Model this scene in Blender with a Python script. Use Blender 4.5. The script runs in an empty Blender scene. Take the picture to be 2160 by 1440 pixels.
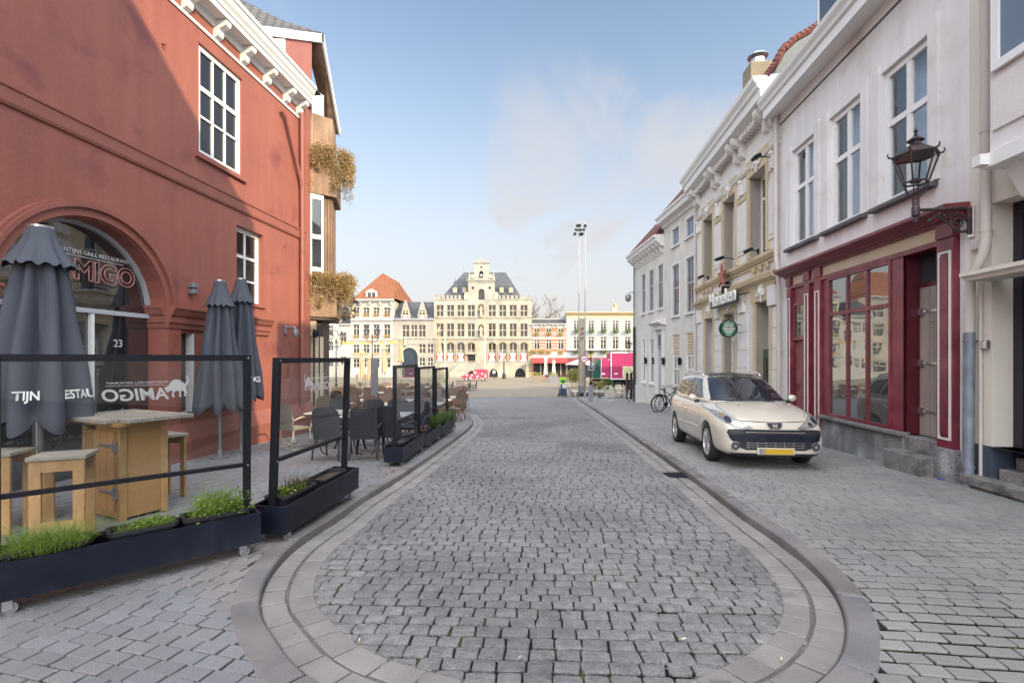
import bpy, bmesh, math, random
import numpy as np
from mathutils import Vector, Matrix, geometry
R = math.radians
PI = math.pi
random.seed(7)
rng = np.random.default_rng(5)
scene = bpy.context.scene
COL = scene.collection

# ------------------------------------------------------------ camera, sky, sun, exposure
F = 1050.0                                   # focal length in photo pixels (2160 wide)
cam_d = bpy.data.cameras.new('camera')
cam_d.sensor_width = 36
cam_d.lens = 36 * F / 2160
cam_d.shift_y = 35 / 2160
cam_d.clip_end = 3000
cam_d.clip_start = .05
cam = bpy.data.objects.new('camera', cam_d)
COL.objects.link(cam)
cam.location = (0, 0, 1.6)
cam.rotation_euler = (R(90), 0, 0)
scene.camera = cam
scene.render.resolution_x, scene.render.resolution_y = 1024, 682

SUN_EL, SUN_FWD = 25.5, 39.0                 # elevation; degrees its light runs down the street
world = bpy.data.worlds.new('World')
scene.world = world
world.use_nodes = True
wn, wl = world.node_tree.nodes, world.node_tree.links
bg = wn['Background']
sky = wn.new('ShaderNodeTexSky')
sky.sky_type = 'NISHITA'
sky.sun_disc = False
sky.sun_elevation = R(SUN_EL)
sky.sun_rotation = R(90 + SUN_FWD)
sky.air_density, sky.dust_density, sky.ozone_density = 1.0, .6, 1.6
tc = wn.new('ShaderNodeTexCoord')
def wnode(t, **k):
    n = wn.new(t)
    for a, b in k.items():
        setattr(n, a, b)
    return n
sep = wnode('ShaderNodeSeparateXYZ'); wl.new(tc.outputs['Generated'], sep.inputs[0])
mz = wnode('ShaderNodeMath', operation='MAXIMUM'); wl.new(sep.outputs[2], mz.inputs[0]); mz.inputs[1].default_value = .03
mz2 = wnode('ShaderNodeMath', operation='ADD'); wl.new(mz.outputs[0], mz2.inputs[0]); mz2.inputs[1].default_value = .12
dv = wnode('ShaderNodeVectorMath', operation='DIVIDE'); wl.new(tc.outputs['Generated'], dv.inputs[0])
cmb = wnode('ShaderNodeCombineXYZ')
for i in range(3): wl.new(mz2.outputs[0], cmb.inputs[i])
wl.new(cmb.outputs[0], dv.inputs[1])
mp = wnode('ShaderNodeMapping'); wl.new(dv.outputs[0], mp.inputs[0])
mp.inputs['Scale'].default_value = (1.9, .75, .0); mp.inputs['Rotation'].default_value = (0, 0, R(28)); mp.inputs['Location'].default_value = (.55, .2, 0)
nz = wnode('ShaderNodeTexNoise'); wl.new(mp.outputs[0], nz.inputs['Vector'])
nz.inputs['Scale'].default_value = 1.15; nz.inputs['Detail'].default_value = 9; nz.inputs['Roughness'].default_value = .56; nz.inputs['Distortion'].default_value = .5
md = wnode('ShaderNodeVectorMath', operation='DOT_PRODUCT'); wl.new(tc.outputs['Generated'], md.inputs[0]); md.inputs[1].default_value = Vector((.19, 1, .26)).normalized()
mm_ = wnode('ShaderNodeMapRange', interpolation_type='SMOOTHSTEP'); wl.new(md.outputs['Value'], mm_.inputs[0])
for i_, x_ in enumerate((.925, .995, -.07, .27)): mm_.inputs[i_+1].default_value = x_
cadd = wnode('ShaderNodeMath', operation='ADD'); wl.new(nz.outputs[0], cadd.inputs[0]); wl.new(mm_.outputs[0], cadd.inputs[1])
cr = wnode('ShaderNodeMapRange', interpolation_type='SMOOTHSTEP'); wl.new(cadd.outputs[0], cr.inputs[0])
cr.inputs[1].default_value, cr.inputs[2].default_value, cr.inputs[3].default_value, cr.inputs[4].default_value = .46, .90, 0, .9
hz = wnode('ShaderNodeMapRange', interpolation_type='SMOOTHSTEP'); wl.new(sep.outputs[2], hz.inputs[0])
hz.inputs[1].default_value, hz.inputs[2].default_value, hz.inputs[3].default_value, hz.inputs[4].default_value = -.02, .60, 1.0, .0
mxf = wnode('ShaderNodeMath', operation='MAXIMUM'); wl.new(cr.outputs[0], mxf.inputs[0]); wl.new(hz.outputs[0], mxf.inputs[1])
tint = wnode('ShaderNodeMixRGB', blend_type='MULTIPLY'); tint.inputs[0].default_value = 1
wl.new(sky.outputs[0], tint.inputs[1]); tint.inputs[2].default_value = (1.34, 1.18, 1.02, 1)
mix = wnode('ShaderNodeMixRGB'); wl.new(mxf.outputs[0], mix.inputs[0]); wl.new(tint.outputs[0], mix.inputs[1])
mix.inputs[2].default_value = (2.95, 2.85, 2.88, 1)
# bright lobe added to the unseen sky behind the photographer as fill light
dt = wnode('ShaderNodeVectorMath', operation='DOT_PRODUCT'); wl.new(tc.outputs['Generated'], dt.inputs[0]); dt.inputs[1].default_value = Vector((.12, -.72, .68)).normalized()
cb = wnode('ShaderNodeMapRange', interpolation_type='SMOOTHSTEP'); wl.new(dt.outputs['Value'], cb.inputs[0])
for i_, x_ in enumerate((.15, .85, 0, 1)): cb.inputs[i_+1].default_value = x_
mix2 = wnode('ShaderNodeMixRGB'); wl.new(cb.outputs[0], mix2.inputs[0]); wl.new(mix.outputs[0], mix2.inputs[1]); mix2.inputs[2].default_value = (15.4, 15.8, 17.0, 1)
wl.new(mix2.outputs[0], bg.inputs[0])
bg.inputs[1].default_value = .13
sun_d = bpy.data.lights.new('sun', 'SUN')
sun_d.energy = 3.2
sun_d.angle = R(.5)
sun_d.color = (1, .82, .54)
sun = bpy.data.objects.new('sun', sun_d)
COL.objects.link(sun)
sd = Vector((-math.cos(R(SUN_EL)) * math.cos(R(SUN_FWD)), math.cos(R(SUN_EL)) * math.sin(R(SUN_FWD)), -math.sin(R(SUN_EL))))
sun.rotation_euler = sd.to_track_quat('-Z', 'Y').to_euler()
scene.view_settings.view_transform = 'Standard'
scene.view_settings.look = 'None'
scene.view_settings.exposure = .98
scene.cycles.max_bounces = 6
scene.cycles.transparent_max_bounces = 16

# ------------------------------------------------------------ helpers
GY = [-60, 0, 10, 20, 27, 34, 41, 48, 55, 70, 97, 400]
GZ = [1.0, 0, -.34, -.68, -.93, -1.20, -1.48, -1.70, -1.88, -2.02, -2.12, -2.3]
def g(y): return float(np.interp(y, GY, GZ))
def hk(y): return float(np.interp(y, [2.8, 4.6], [.02, .085]))     # kerb height
def gp(y): return g(y) + hk(y)                                    # pavement level

OFF = {}
class MB:
    """collects geometry of ONE mesh object"""
    def __init__(s): s.v = []; s.f = []; s.m = None
    def add(s, vs, fs):
        n = len(s.v)
        for p in vs:
            p = Vector(p)
            s.v.append(s.m @ p if s.m is not None else p)
        s.f += [tuple(n + i for i in f) for f in fs]
        return s
    def box(s, x0, x1, y0, y1, z0, z1):
        if x0 > x1: x0, x1 = x1, x0
        if y0 > y1: y0, y1 = y1, y0
        if z0 > z1: z0, z1 = z1, z0
        return s.add([(x0,y0,z0),(x1,y0,z0),(x1,y1,z0),(x0,y1,z0),(x0,y0,z1),(x1,y0,z1),(x1,y1,z1),(x0,y1,z1)],
                     [(0,3,2,1),(4,5,6,7),(0,1,5,4),(1,2,6,5),(2,3,7,6),(3,0,4,7)])
    def bbox(s, x0, x1, y0, y1, z0, z1, b=.01):
        """box with chamfered edges"""
        bm = bmesh.new(); bmesh.ops.create_cube(bm, size=1)
        for v in bm.verts:
            v.co = Vector(((x0+x1)/2 + v.co.x*abs(x1-x0), (y0+y1)/2 + v.co.y*abs(y1-y0), (z0+z1)/2 + v.co.z*abs(z1-z0)))
        bmesh.ops.bevel(bm, geom=list(bm.edges), offset=b, segments=1, affect='EDGES')
        bm.verts.ensure_lookup_table()
        s.add([v.co.copy() for v in bm.verts], [[v.index for v in f.verts] for f in bm.faces]); bm.free()
        return s
    def poly(s, pts): return s.add(pts, [tuple(range(len(pts)))])
    def prism(s, pts, d):
        """polygon (3D points) extruded by vector d"""
        n = len(pts); d = Vector(d); a = [Vector(p) for p in pts]
        return s.add(a + [p + d for p in a], [tuple(range(n))[::-1], tuple(range(n, 2*n))] + [(i, (i+1) % n, n + (i+1) % n, n + i) for i in range(n)])
    def cyl(s, p0, p1, r0, r1=None, n=10, cap=True):
        r1 = r0 if r1 is None else r1
        p0, p1 = Vector(p0), Vector(p1); ax = (p1 - p0)
        if ax.length < 1e-6: return s
        ax.normalize()
        t = Vector((0,0,1)) if abs(ax.z) < .9 else Vector((1,0,0))
        a = ax.cross(t).normalized(); b = ax.cross(a)
        vs = []
        for p, r in ((p0, r0), (p1, r1)):
            for k in range(n):
                q = 2*PI*k/n
                vs.append(p + (a*math.cos(q) + b*math.sin(q))*r)
        fs = [(k, (k+1) % n, n + (k+1) % n, n + k) for k in range(n)]
        if cap: fs += [tuple(range(n))[::-1], tuple(range(n, 2*n))]
        return s.add(vs, fs)
    def tube(s, pts, r, n=8, close=False):
        pts = [Vector(p) for p in pts]; N = len(pts)
        rs = r if isinstance(r, (list, tuple)) else [r]*N
        vs = []; a = None
        for i, p in enumerate(pts):
            if close: d = pts[(i+1) % N] - pts[i-1]
            else: d = pts[min(i+1, N-1)] - pts[max(i-1, 0)]
            d.normalize()
            if a is None:
                t = Vector((0,0,1)) if abs(d.z) < .9 else Vector((1,0,0))
                a = d.cross(t).normalized()
            else:
                a = (a - d*a.dot(d)).normalized()
            b = d.cross(a)
            for k in range(n):
                q = 2*PI*k/n
                vs.append(p + (a*math.cos(q) + b*math.sin(q))*rs[i])
        fs = []
        for i in range(N if close else N-1):
            j = (i+1) % N
            fs += [(i*n+k, i*n+(k+1) % n, j*n+(k+1) % n, j*n+k) for k in range(n)]
        if not close: fs += [tuple(range(n))[::-1], tuple(range((N-1)*n, N*n))]
        return s.add(vs, fs)
    def lathe(s, prof, c=(0,0,0), n=16):
        """profile [(r,z)] spun round a vertical axis at c"""
        cx, cy, cz = c; vs = []; N = len(prof)
        for r, z in prof:
            for k in range(n):
                q = 2*PI*(k+.5)/n
                vs.append((cx + r*math.cos(q), cy + r*math.sin(q), cz + z))
        fs = [(i*n+k, i*n+(k+1) % n, (i+1)*n+(k+1) % n, (i+1)*n+k) for i in range(N-1) for k in range(n)]
        fs += [tuple(range(n))[::-1], tuple(range((N-1)*n, N*n))]
        return s.add(vs, fs)
    def ball(s, c, r, n=10, m=7, sc=(1,1,1)):
        vs = [(c[0], c[1], c[2]-r*sc[2])]
        for i in range(1, m):
            t = PI*i/m
            for k in range(n):
                q = 2*PI*k/n
                vs.append((c[0]+r*sc[0]*math.sin(t)*math.cos(q), c[1]+r*sc[1]*math.sin(t)*math.sin(q), c[2]-r*sc[2]*math.cos(t)))
        vs.append((c[0], c[1], c[2]+r*sc[2])); L = len(vs)-1
        fs = [(0, 1+(k+1) % n, 1+k) for k in range(n)]
        for i in range(m-2):
            fs += [(1+i*n+k, 1+i*n+(k+1) % n, 1+(i+1)*n+(k+1) % n, 1+(i+1)*n+k) for k in range(n)]
        fs += [(L, 1+(m-2)*n+k, 1+(m-2)*n+(k+1) % n) for k in range(n)]
        return s.add(vs, fs)
    def loft(s, rings, cap=True, closed=True):
        """rings: list of equally long point lists"""
        n = len(rings[0]); vs = [p for r in rings for p in r]; fs = []
        kk = n if closed else n-1
        for i in range(len(rings)-1):
            fs += [(i*n+k, i*n+(k+1) % n, (i+1)*n+(k+1) % n, (i+1)*n+k) for k in range(kk)]
        if cap and closed: fs += [tuple(range(n))[::-1], tuple(range((len(rings)-1)*n, len(rings)*n))]
        return s.add(vs, fs)
    def molding(s, u0, u1, prof):
        """profile [(w,z)] (w = out from the facade) swept along u; facade coordinates"""
        n = len(prof)
        return s.add([(u0, -w, z) for w, z in prof] + [(u1, -w, z) for w, z in prof],
                     [tuple(range(n)), tuple(range(n, 2*n))[::-1]] + [(i, n+i, n+(i+1) % n, (i+1) % n) for i in range(n)])
    def build(s, name, mat, parent=None, smooth=False, fix=True, label=None):
        me = bpy.data.meshes.new(name)
        off = OFF.get(parent.name) if parent is not None else None
        vs = [(v - off) for v in s.v] if off is not None else s.v
        me.from_pydata([tuple(v) for v in vs], [], s.f)
        if fix:
            bm = bmesh.new(); bm.from_mesh(me); bmesh.ops.recalc_face_normals(bm, faces=bm.faces); bm.to_mesh(me); bm.free()
        if smooth is True:
            me.shade_smooth()
        elif smooth:
            me.shade_smooth(); me.set_sharp_from_angle(angle=R(smooth))
        me.materials.append(mat)
        o = bpy.data.objects.new(name, me); COL.objects.link(o)
        if parent is not None:
            o.parent = parent
            if off is not None: OFF[o.name] = off
        if label: o['label'] = label
        return o

def tag(o, label=None, cat=None, group=None, kind=None):
    if label: o['label'] = label
    if cat: o['category'] = cat
    if group: o['group'] = group
    if kind: o['kind'] = kind
    return o
def thing(name, label, cat, loc=(0,0,0), rz=0, group=None, off=None):
    """Empty at the thing's base; off: where that base lies in the coordinates its parts are written in"""
    o = bpy.data.objects.new(name, None); COL.objects.link(o)
    o.empty_display_size = .2
    o.location = loc; o.rotation_euler = (0, 0, rz)
    if off is not None: OFF[o.name] = Vector(off)
    return tag(o, label, cat, group)
KIDS = {}
def dup(root, loc, rz=0, label=None, group=None, scale=None):
    def cp(o, par):
        c = o.copy(); COL.objects.link(c); c.parent = par
        for ch in o.children: cp(ch, c)
        return c
    c = cp(root, None)
    c.location = loc; c.rotation_euler = (0, 0, rz)
    if scale: c.scale = (scale,)*3
    if label: c['label'] = label
    if group: c['group'] = group
    return c
class Facade:
    """upright plane: origin, heading of its left-to-right axis; local x along, -y outwards, z up"""
    def __init__(s, ox, oy, ang): s.o = Vector((ox, oy, 0)); s.a = ang
    def world(s, u, w=0, z=0):
        return s.o + Vector((u*math.cos(s.a) + w*math.sin(s.a), u*math.sin(s.a) - w*math.cos(s.a), z))
    def thing(s, name, label, cat, u, w=0, z=None, group=None):
        p = s.world(u, w)
        p.z = g(p.y) if z is None else z
        return thing(name, label, cat, p, s.a, group, off=(u, -w, p.z))

def wallgrid(mb, u0, u1, v0, v1, holes, depth=.2, w=0, back=None):
    """wall sheet with rectangular (or 'arch') openings and their reveals; facade coordinates"""
    us = sorted(set([u0, u1] + [h[0] for h in holes] + [h[1] for h in holes]))
    vs = sorted(set([v0, v1] + [h[2] for h in holes] + [h[3] for h in holes]))
    us = [u for u in us if u0-1e-6 <= u <= u1+1e-6]; vs = [v for v in vs if v0-1e-6 <= v <= v1+1e-6]
    for i in range(len(us)-1):
        for j in range(len(vs)-1):
            cu, cv = (us[i]+us[i+1])/2, (vs[j]+vs[j+1])/2
            if any(h[0] < cu < h[1] and h[2] < cv < h[3] for h in holes): continue
            mb.poly([(us[i], -w, vs[j]), (us[i+1], -w, vs[j]), (us[i+1], -w, vs[j+1]), (us[i], -w, vs[j+1])])
    for h in holes:
        a, b, c, d = h[:4]
        dep = h[5] if len(h) > 5 else depth
        y0, y1 = -w, -w + dep
        if len(h) > 4 and h[4]:
            rise = h[4]; n = 14; cu = (a+b)/2; ru = (b-a)/2
            arc = [(cu + ru*math.cos(PI - PI*k/n), d - rise + rise*math.sin(PI*k/n)) for k in range(n+1)]
            for k in range(n):
                p, q = arc[k], arc[k+1]
                mb.poly([(p[0], y0, p[1]), (q[0], y0, q[1]), (q[0], y0, d), (p[0], y0, d)])
                mb.poly([(p[0], y0, p[1]), (q[0], y0, q[1]), (q[0], y1, q[1]), (p[0], y1, p[1])])
            top = d - rise
        else:
            mb.poly([(a,y0,d),(b,y0,d),(b,y1,d),(a,y1,d)]); top = d
        mb.poly([(a,y0,c),(a,y0,top),(a,y1,top),(a,y1,c)])
        mb.poly([(b,y0,c),(b,y0,top),(b,y1,top),(b,y1,c)])
        mb.poly([(a,y0,c),(b,y0,c),(b,y1,c),(a,y1,c)])
    return mb
def window(parent, u0, u1, v0, v1, w, cols=2, rows=(), mat=None, pane=None, fr=.07, mu=.035, t=.06, name='window', skip=None, curtain=None):
    """frame with glazing bars at depth w (negative = behind the wall face), glass as sub-part. rows: heights (fractions) of the cross bars"""
    m = MB(); y0, y1 = -w - t, -w
    m.box(u0, u0+fr, y0, y1, v0, v1); m.box(u1-fr, u1, y0, y1, v0, v1)
    m.box(u0+fr, u1-fr, y0, y1, v0, v0+fr); m.box(u0+fr, u1-fr, y0, y1, v1-fr, v1)
    iu0, iu1, iv0, iv1 = u0+fr, u1-fr, v0+fr, v1-fr
    rr = [iv0] + [v0 + (v1-v0)*(r if not isinstance(r, tuple) else r[0]) for r in rows] + [iv1]
    for k, r in enumerate(rows):
        h = mu/2 if not isinstance(r, tuple) else r[1]/2
        z = rr[k+1]
        m.box(iu0, iu1, y0+.006, y1-.006, z-h, z+h)
    for c in range(1, cols):
        u = iu0 + (iu1-iu0)*c/cols
        for k in range(len(rr)-1):
            e0 = 0 if k == 0 else (mu/2 if not isinstance(rows[k-1], tuple) else rows[k-1][1]/2)
            e1 = 0 if k == len(rr)-2 else (mu/2 if not isinstance(rows[k], tuple) else rows[k][1]/2)
            m.box(u-mu/2, u+mu/2, y0+.01, y1-.01, rr[k]+e0, rr[k+1]-e1)
    fobj = m.build(name, mat, parent)
    gz = MB(); yy = -w - t*.45
    gz.add([(iu0-.01,yy,iv0-.01),(iu1+.01,yy,iv0-.01),(iu1+.01,yy,iv1+.01),(iu0-.01,yy,iv1+.01)], [(0,1,2,3)])
    gz.build('pane', pane, fobj, fix=False)
    if curtain is not None:
        c = MB(); n = 26
        for (a, b) in ((iu0, iu0+(iu1-iu0)*.30), (iu1-(iu1-iu0)*.30, iu1)):
            top = [(a+(b-a)*k/n, yy+.10+.012*math.sin(k*1.9), iv1) for k in range(n+1)]
            c.loft([[(p[0], p[1], iv0) for p in top], top], closed=False)
        c.build('curtain', curtain, fobj, smooth=True, fix=False)
    return fobj

# ------------------------------------------------------------ materials
def mat(name, col, rough=.75, var=.12, sc=1.2, fine=.06, fsc=30., bump=.15, bsc=60., metal=0., spec=.35, isl=0., tint=None, tsc=.8, tmin=.5, tmax=.7, streak=0., coat=0.):
    m = bpy.data.materials.new(name); m.use_nodes = True
    n, l = m.node_tree.nodes, m.node_tree.links; p = n['Principled BSDF']
    def N(t, **k):
        q = n.new(t)
        for a, b in k.items(): setattr(q, a, b)
        return q
    t = N('ShaderNodeTexCoord'); co = t.outputs['Object']
    def noise(scale, det=4, vec=None, dist=0.):
        q = N('ShaderNodeTexNoise'); q.inputs['Scale'].default_value = scale; q.inputs['Detail'].default_value = det; q.inputs['Distortion'].default_value = dist
        l.new(vec or co, q.inputs['Vector']); return q.outputs[0]
    def rngm(s, a, b, c, d):
        q = N('ShaderNodeMapRange'); l.new(s, q.inputs[0])
        for i, x in enumerate((a, b, c, d)): q.inputs[i+1].default_value = x
        return q.outputs[0]
    def mul(a, b):
        q = N('ShaderNodeMath', operation='MULTIPLY'); l.new(a, q.inputs[0]); l.new(b, q.inputs[1]); return q.outputs[0]
    f = rngm(noise(sc, 5), .3, .7, 1-var, 1+var)
    f = mul(f, rngm(noise(fsc, 3), .3, .7, 1-fine, 1+fine))
    if streak:
        mpn = N('ShaderNodeMapping'); mpn.inputs['Scale'].default_value = (3.5, 3.5, .25); l.new(co, mpn.inputs[0])
        f = mul(f, rngm(noise(1.3, 5, mpn.outputs[0]), .35, .7, 1+streak*.3, 1-streak))
    if isl:
        ge = N('ShaderNodeNewGeometry')
        f = mul(f, rngm(ge.outputs['Random Per Island'], 0, 1, 1-isl, 1+isl))
    base = None
    if tint is not None:
        mx = N('ShaderNodeMixRGB'); mx.inputs[1].default_value = (*col, 1); mx.inputs[2].default_value = (*tint, 1)
        l.new(rngm(noise(tsc, 6, dist=.4), tmin, tmax, 0, 1), mx.inputs[0]); base = mx.outputs[0]
    mm = N('ShaderNodeMixRGB', blend_type='MULTIPLY'); mm.inputs[0].default_value = 1
    if base is not None: l.new(base, mm.inputs[1])
    else: mm.inputs[1].default_value = (*col, 1)
    l.new(f, mm.inputs[2]); l.new(mm.outputs[0], p.inputs['Base Color'])
    p.inputs['Roughness'].default_value = rough; p.inputs['Metallic'].default_value = metal
    p.inputs['Specular IOR Level'].default_value = spec
    if coat: p.inputs['Coat Weight'].default_value = coat; p.inputs['Coat Roughness'].default_value = .04
    if bump:
        b = N('ShaderNodeBump'); b.inputs['Strength'].default_value = bump; b.inputs['Distance'].default_value = .02
        l.new(noise(bsc, 5), b.inputs['Height']); l.new(b.outputs[0], p.inputs['Normal'])
    return m
def brickmat(name, c1, c2, mortar, bw=.22, bh=.065, ms=.012, rough=.8, bump=.5, var=.2, axis='XZ', streak=0.):
    m = mat(name, c1, rough, var=.1, bump=0, streak=streak)
    n, l = m.node_tree.nodes, m.node_tree.links; p = n['Principled BSDF']
    t = n.new('ShaderNodeTexCoord'); s = n.new('ShaderNodeSeparateXYZ'); l.new(t.outputs['Object'], s.inputs[0])
    c = n.new('ShaderNodeCombineXYZ'); l.new(s.outputs['XYZ'.index(axis[0])], c.inputs[0]); l.new(s.outputs['XYZ'.index(axis[1])], c.inputs[1])
    b = n.new('ShaderNodeTexBrick'); l.new(c.outputs[0], b.inputs['Vector'])
    b.inputs['Scale'].default_value = 1; b.inputs['Brick Width'].default_value = bw; b.inputs['Row Height'].default_value = bh
    b.inputs['Mortar Size'].default_value = ms; b.inputs['Mortar Smooth'].default_value = .3
    b.inputs['Color1'].default_value = (*c1, 1); b.inputs['Color2'].default_value = (*c2, 1); b.inputs['Mortar'].default_value = (*mortar, 1)
    mm = [q for q in n if q.type == 'MIX_RGB' and q.blend_type == 'MULTIPLY'][0]
    l.new(b.outputs[0], mm.inputs[1])
    bp = n.new('ShaderNodeBump'); bp.inputs['Strength'].default_value = bump; bp.inputs['Distance'].default_value = .01; bp.invert = True
    l.new(b.outputs['Fac'], bp.inputs['Height']); l.new(bp.outputs[0], p.inputs['Normal'])
    return m
def glassmat(name, col=(.02,.025,.03), rough=.02, ior=1.9, wav=.0):
    m = bpy.data.materials.new(name); m.use_nodes = True
    n, l = m.node_tree.nodes, m.node_tree.links; p = n['Principled BSDF']
    p.inputs['Base Color'].default_value = (*col, 1); p.inputs['Roughness'].default_value = rough
    p.inputs['IOR'].default_value = ior; p.inputs['Specular IOR Level'].default_value = .5
    if wav:
        b = n.new('ShaderNodeBump'); b.inputs['Strength'].default_value = wav; b.inputs['Distance'].default_value = .05
        q = n.new('ShaderNodeTexNoise'); q.inputs['Scale'].default_value = 1.6; q.inputs['Detail'].default_value = 1
        t = n.new('ShaderNodeTexCoord'); l.new(t.outputs['Object'], q.inputs['Vector']); l.new(q.outputs[0], b.inputs['Height']); l.new(b.outputs[0], p.inputs['Normal'])
    return m
def clearmat(name, tint=(.9,.92,.92), ior=1.5, haze=0.):
    """thin clear sheet: see-through with fresnel reflections"""
    m = bpy.data.materials.new(name); m.use_nodes = True
    n, l = m.node_tree.nodes, m.node_tree.links; n.remove(n['Principled BSDF'])
    o = n['Material Output']
    tr = n.new('ShaderNodeBsdfTransparent'); tr.inputs[0].default_value = (*tint, 1)
    gl = n.new('ShaderNodeBsdfGlossy'); gl.inputs['Roughness'].default_value = .015
    lw = n.new('ShaderNodeLayerWeight'); lw.inputs[0].default_value = .5
    pw = n.new('ShaderNodeMath'); pw.operation = 'POWER'; l.new(lw.outputs['Facing'], pw.inputs[0]); pw.inputs[1].default_value = 3.6
    fr = n.new('ShaderNodeMapRange'); l.new(pw.outputs[0], fr.inputs[0]); fr.inputs[3].default_value = (ior-1)*.13; fr.inputs[4].default_value = .75
    mx = n.new('ShaderNodeMixShader'); l.new(fr.outputs[0], mx.inputs[0]); l.new(tr.outputs[0], mx.inputs[1]); l.new(gl.outputs[0], mx.inputs[2])
    out = mx
    if haze:
        df = n.new('ShaderNodeBsdfDiffuse'); df.inputs[0].default_value = (.6,.6,.6,1)
        m2 = n.new('ShaderNodeMixShader')
        q = n.new('ShaderNodeTexNoise'); q.inputs['Scale'].default_value = 3; q.inputs['Detail'].default_value = 6
        r = n.new('ShaderNodeMapRange'); l.new(q.outputs[0], r.inputs[0]); r.inputs[1].default_value = .4; r.inputs[2].default_value = .75; r.inputs[3].default_value = 0; r.inputs[4].default_value = haze
        l.new(r.outputs[0], m2.inputs[0]); l.new(mx.outputs[0], m2.inputs[1]); l.new(df.outputs[0], m2.inputs[2]); out = m2
    l.new(out.outputs[0], o.inputs['Surface'])
    return m
def leafmat(name, c1, c2, rough=.6):
    m = bpy.data.materials.new(name); m.use_nodes = True
    n, l = m.node_tree.nodes, m.node_tree.links; p = n['Principled BSDF']
    ge = n.new('ShaderNodeNewGeometry'); mx = n.new('ShaderNodeMixRGB')
    mx.inputs[1].default_value = (*c1, 1); mx.inputs[2].default_value = (*c2, 1)
    l.new(ge.outputs['Random Per Island'], mx.inputs[0]); l.new(mx.outputs[0], p.inputs['Base Color'])
    p.inputs['Roughness'].default_value = rough
    tl = n.new('ShaderNodeBsdfTranslucent'); l.new(mx.outputs[0], tl.inputs[0])
    ms = n.new('ShaderNodeMixShader'); ms.inputs[0].default_value = .3
    l.new(p.outputs[0], ms.inputs[1]); l.new(tl.outputs[0], ms.inputs[2]); l.new(ms.outputs[0], n['Material Output'].inputs['Surface'])
    return m
def flat(name, col, rough=.6, metal=0., spec=.4, **k):
    return mat(name, col, rough, var=k.get('var', .05), fine=.03, bump=k.get('bump', 0), metal=metal, spec=spec)

M = {}
M['white'] = flat('white paint', (.74,.74,.72), .5)
M['black'] = flat('black metal', (.010,.011,.015), .5, spec=.2)
M['iron'] = mat('dark painted iron', (.035,.03,.034), .5, var=.3, sc=8, tint=(.09,.05,.045), tsc=5, bump=.1)
M['steel'] = flat('steel', (.55,.56,.57), .3, metal=.9)
M['grey_metal'] = flat('grey metal', (.25,.26,.27), .4, metal=.5)
M['interior'] = flat('dark interior', (.02,.02,.022), .9)
M['glass'] = glassmat('window glass', (.025,.03,.035))
M['glass_bright'] = glassmat('shop window glass', (.05,.055,.055), ior=3.2, wav=.05)
M['glass_dark'] = glassmat('dark window glass', (.012,.012,.014), ior=1.7)
M['clear'] = clearmat('clear pane', (.84,.86,.86), 1.5, haze=.03)
M['lamp_glass'] = clearmat('lantern glass', (.88,.9,.88), 1.35, haze=.03)
def text(name, body, size, m, parent=None, M4=None, extrude=.004, align='CENTER', font_shear=0., offset=0., space=1., bold=0.):
    cu = bpy.data.curves.new(name, 'FONT'); cu.body = body; cu.size = size; cu.extrude = extrude; cu.align_x = align; cu.align_y = 'CENTER'
    cu.shear = font_shear; cu.offset = bold; cu.space_character = space; cu.resolution_u = 3
    o = bpy.data.objects.new(name, cu)
    me = bpy.data.meshes.new_from_object(o); me.name = name
    bpy.data.objects.remove(o); bpy.data.curves.remove(cu)
    if M4 is not None: me.transform(M4)
    me.materials.clear(); me.materials.append(m)
    ob = bpy.data.objects.new(name, me); COL.objects.link(ob)
    if parent is not None:
        ob.parent = parent
        off = OFF.get(parent.name)
        if off is not None: me.transform(Matrix.Translation(-off)); OFF[ob.name] = off
    return ob
def face_text(u, w, z, rx=90, rz=0, ry=0):
    """matrix that stands text upright in facade coordinates at (u, -w, z)"""
    return Matrix.Translation((u, -w, z)) @ Matrix.Rotation(R(rz), 4, 'Z') @ Matrix.Rotation(R(rx), 4, 'X')
# ------------------------------------------------------------ ground, setts, gutter, kerb, pavement
ROADIN_L = [(-9.0, 21.9), (-6.5, 22.0), (-4.6, 21.8), (-2.92, 21.2), (-2.42, 20.3), (-1.9,19.2), (-1.4,17.7), (-1.03,15.6), (-.94,13.7), (-1.02, 11.9), (-1.14, 9.92), (-1.28, 8.72), (-1.37, 7.3)]
px_l = [(823,1063),(773,1107),(707,1157),(673,1203),(662,1240),(668,1277),(703,1313),(760,1367),(830,1397),(877,1410),(977,1437)]
px_r = [(1471,1429),(1560,1393),(1623,1351),(1648,1309),(1653,1275),(1643,1237),(1624,1210),(1592,1174),(1547,1135),(1496,1093),(1450,1050),(1408,1012),(1340,953),(1285,906),(1240,868),(1208,843)]
def unproj(px, py, lift=0.):
    """pixel of the photo -> point of the sloping ground"""
    lo, hi = 1.5, 120.
    for _ in range(50):
        m_ = (lo+hi)/2
        if (1.6 - g(m_) - lift)*F/m_ > py - 755: lo = m_
        else: hi = m_
    return ((px-1080)/F*lo, lo)
pts = list(ROADIN_L)
pts = pts[:9] + [unproj(1018, 893), unproj(1003, 915), unproj(985, 935), unproj(957, 960), unproj(883, 1020)] 
pts = [(-9.0, 23.6), (-5.5, 23.6), unproj(930, 862), unproj(964, 863), unproj(993, 871), unproj(1012, 881), unproj(1020, 893), unproj(1014, 908), unproj(985, 935), unproj(957, 960), unproj(883, 1020)]
pts += [unproj(*p) for p in px_l] + [(.55, 2.36)] + [unproj(*p) for p in px_r] + [(4.75, 38.2)]
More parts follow.
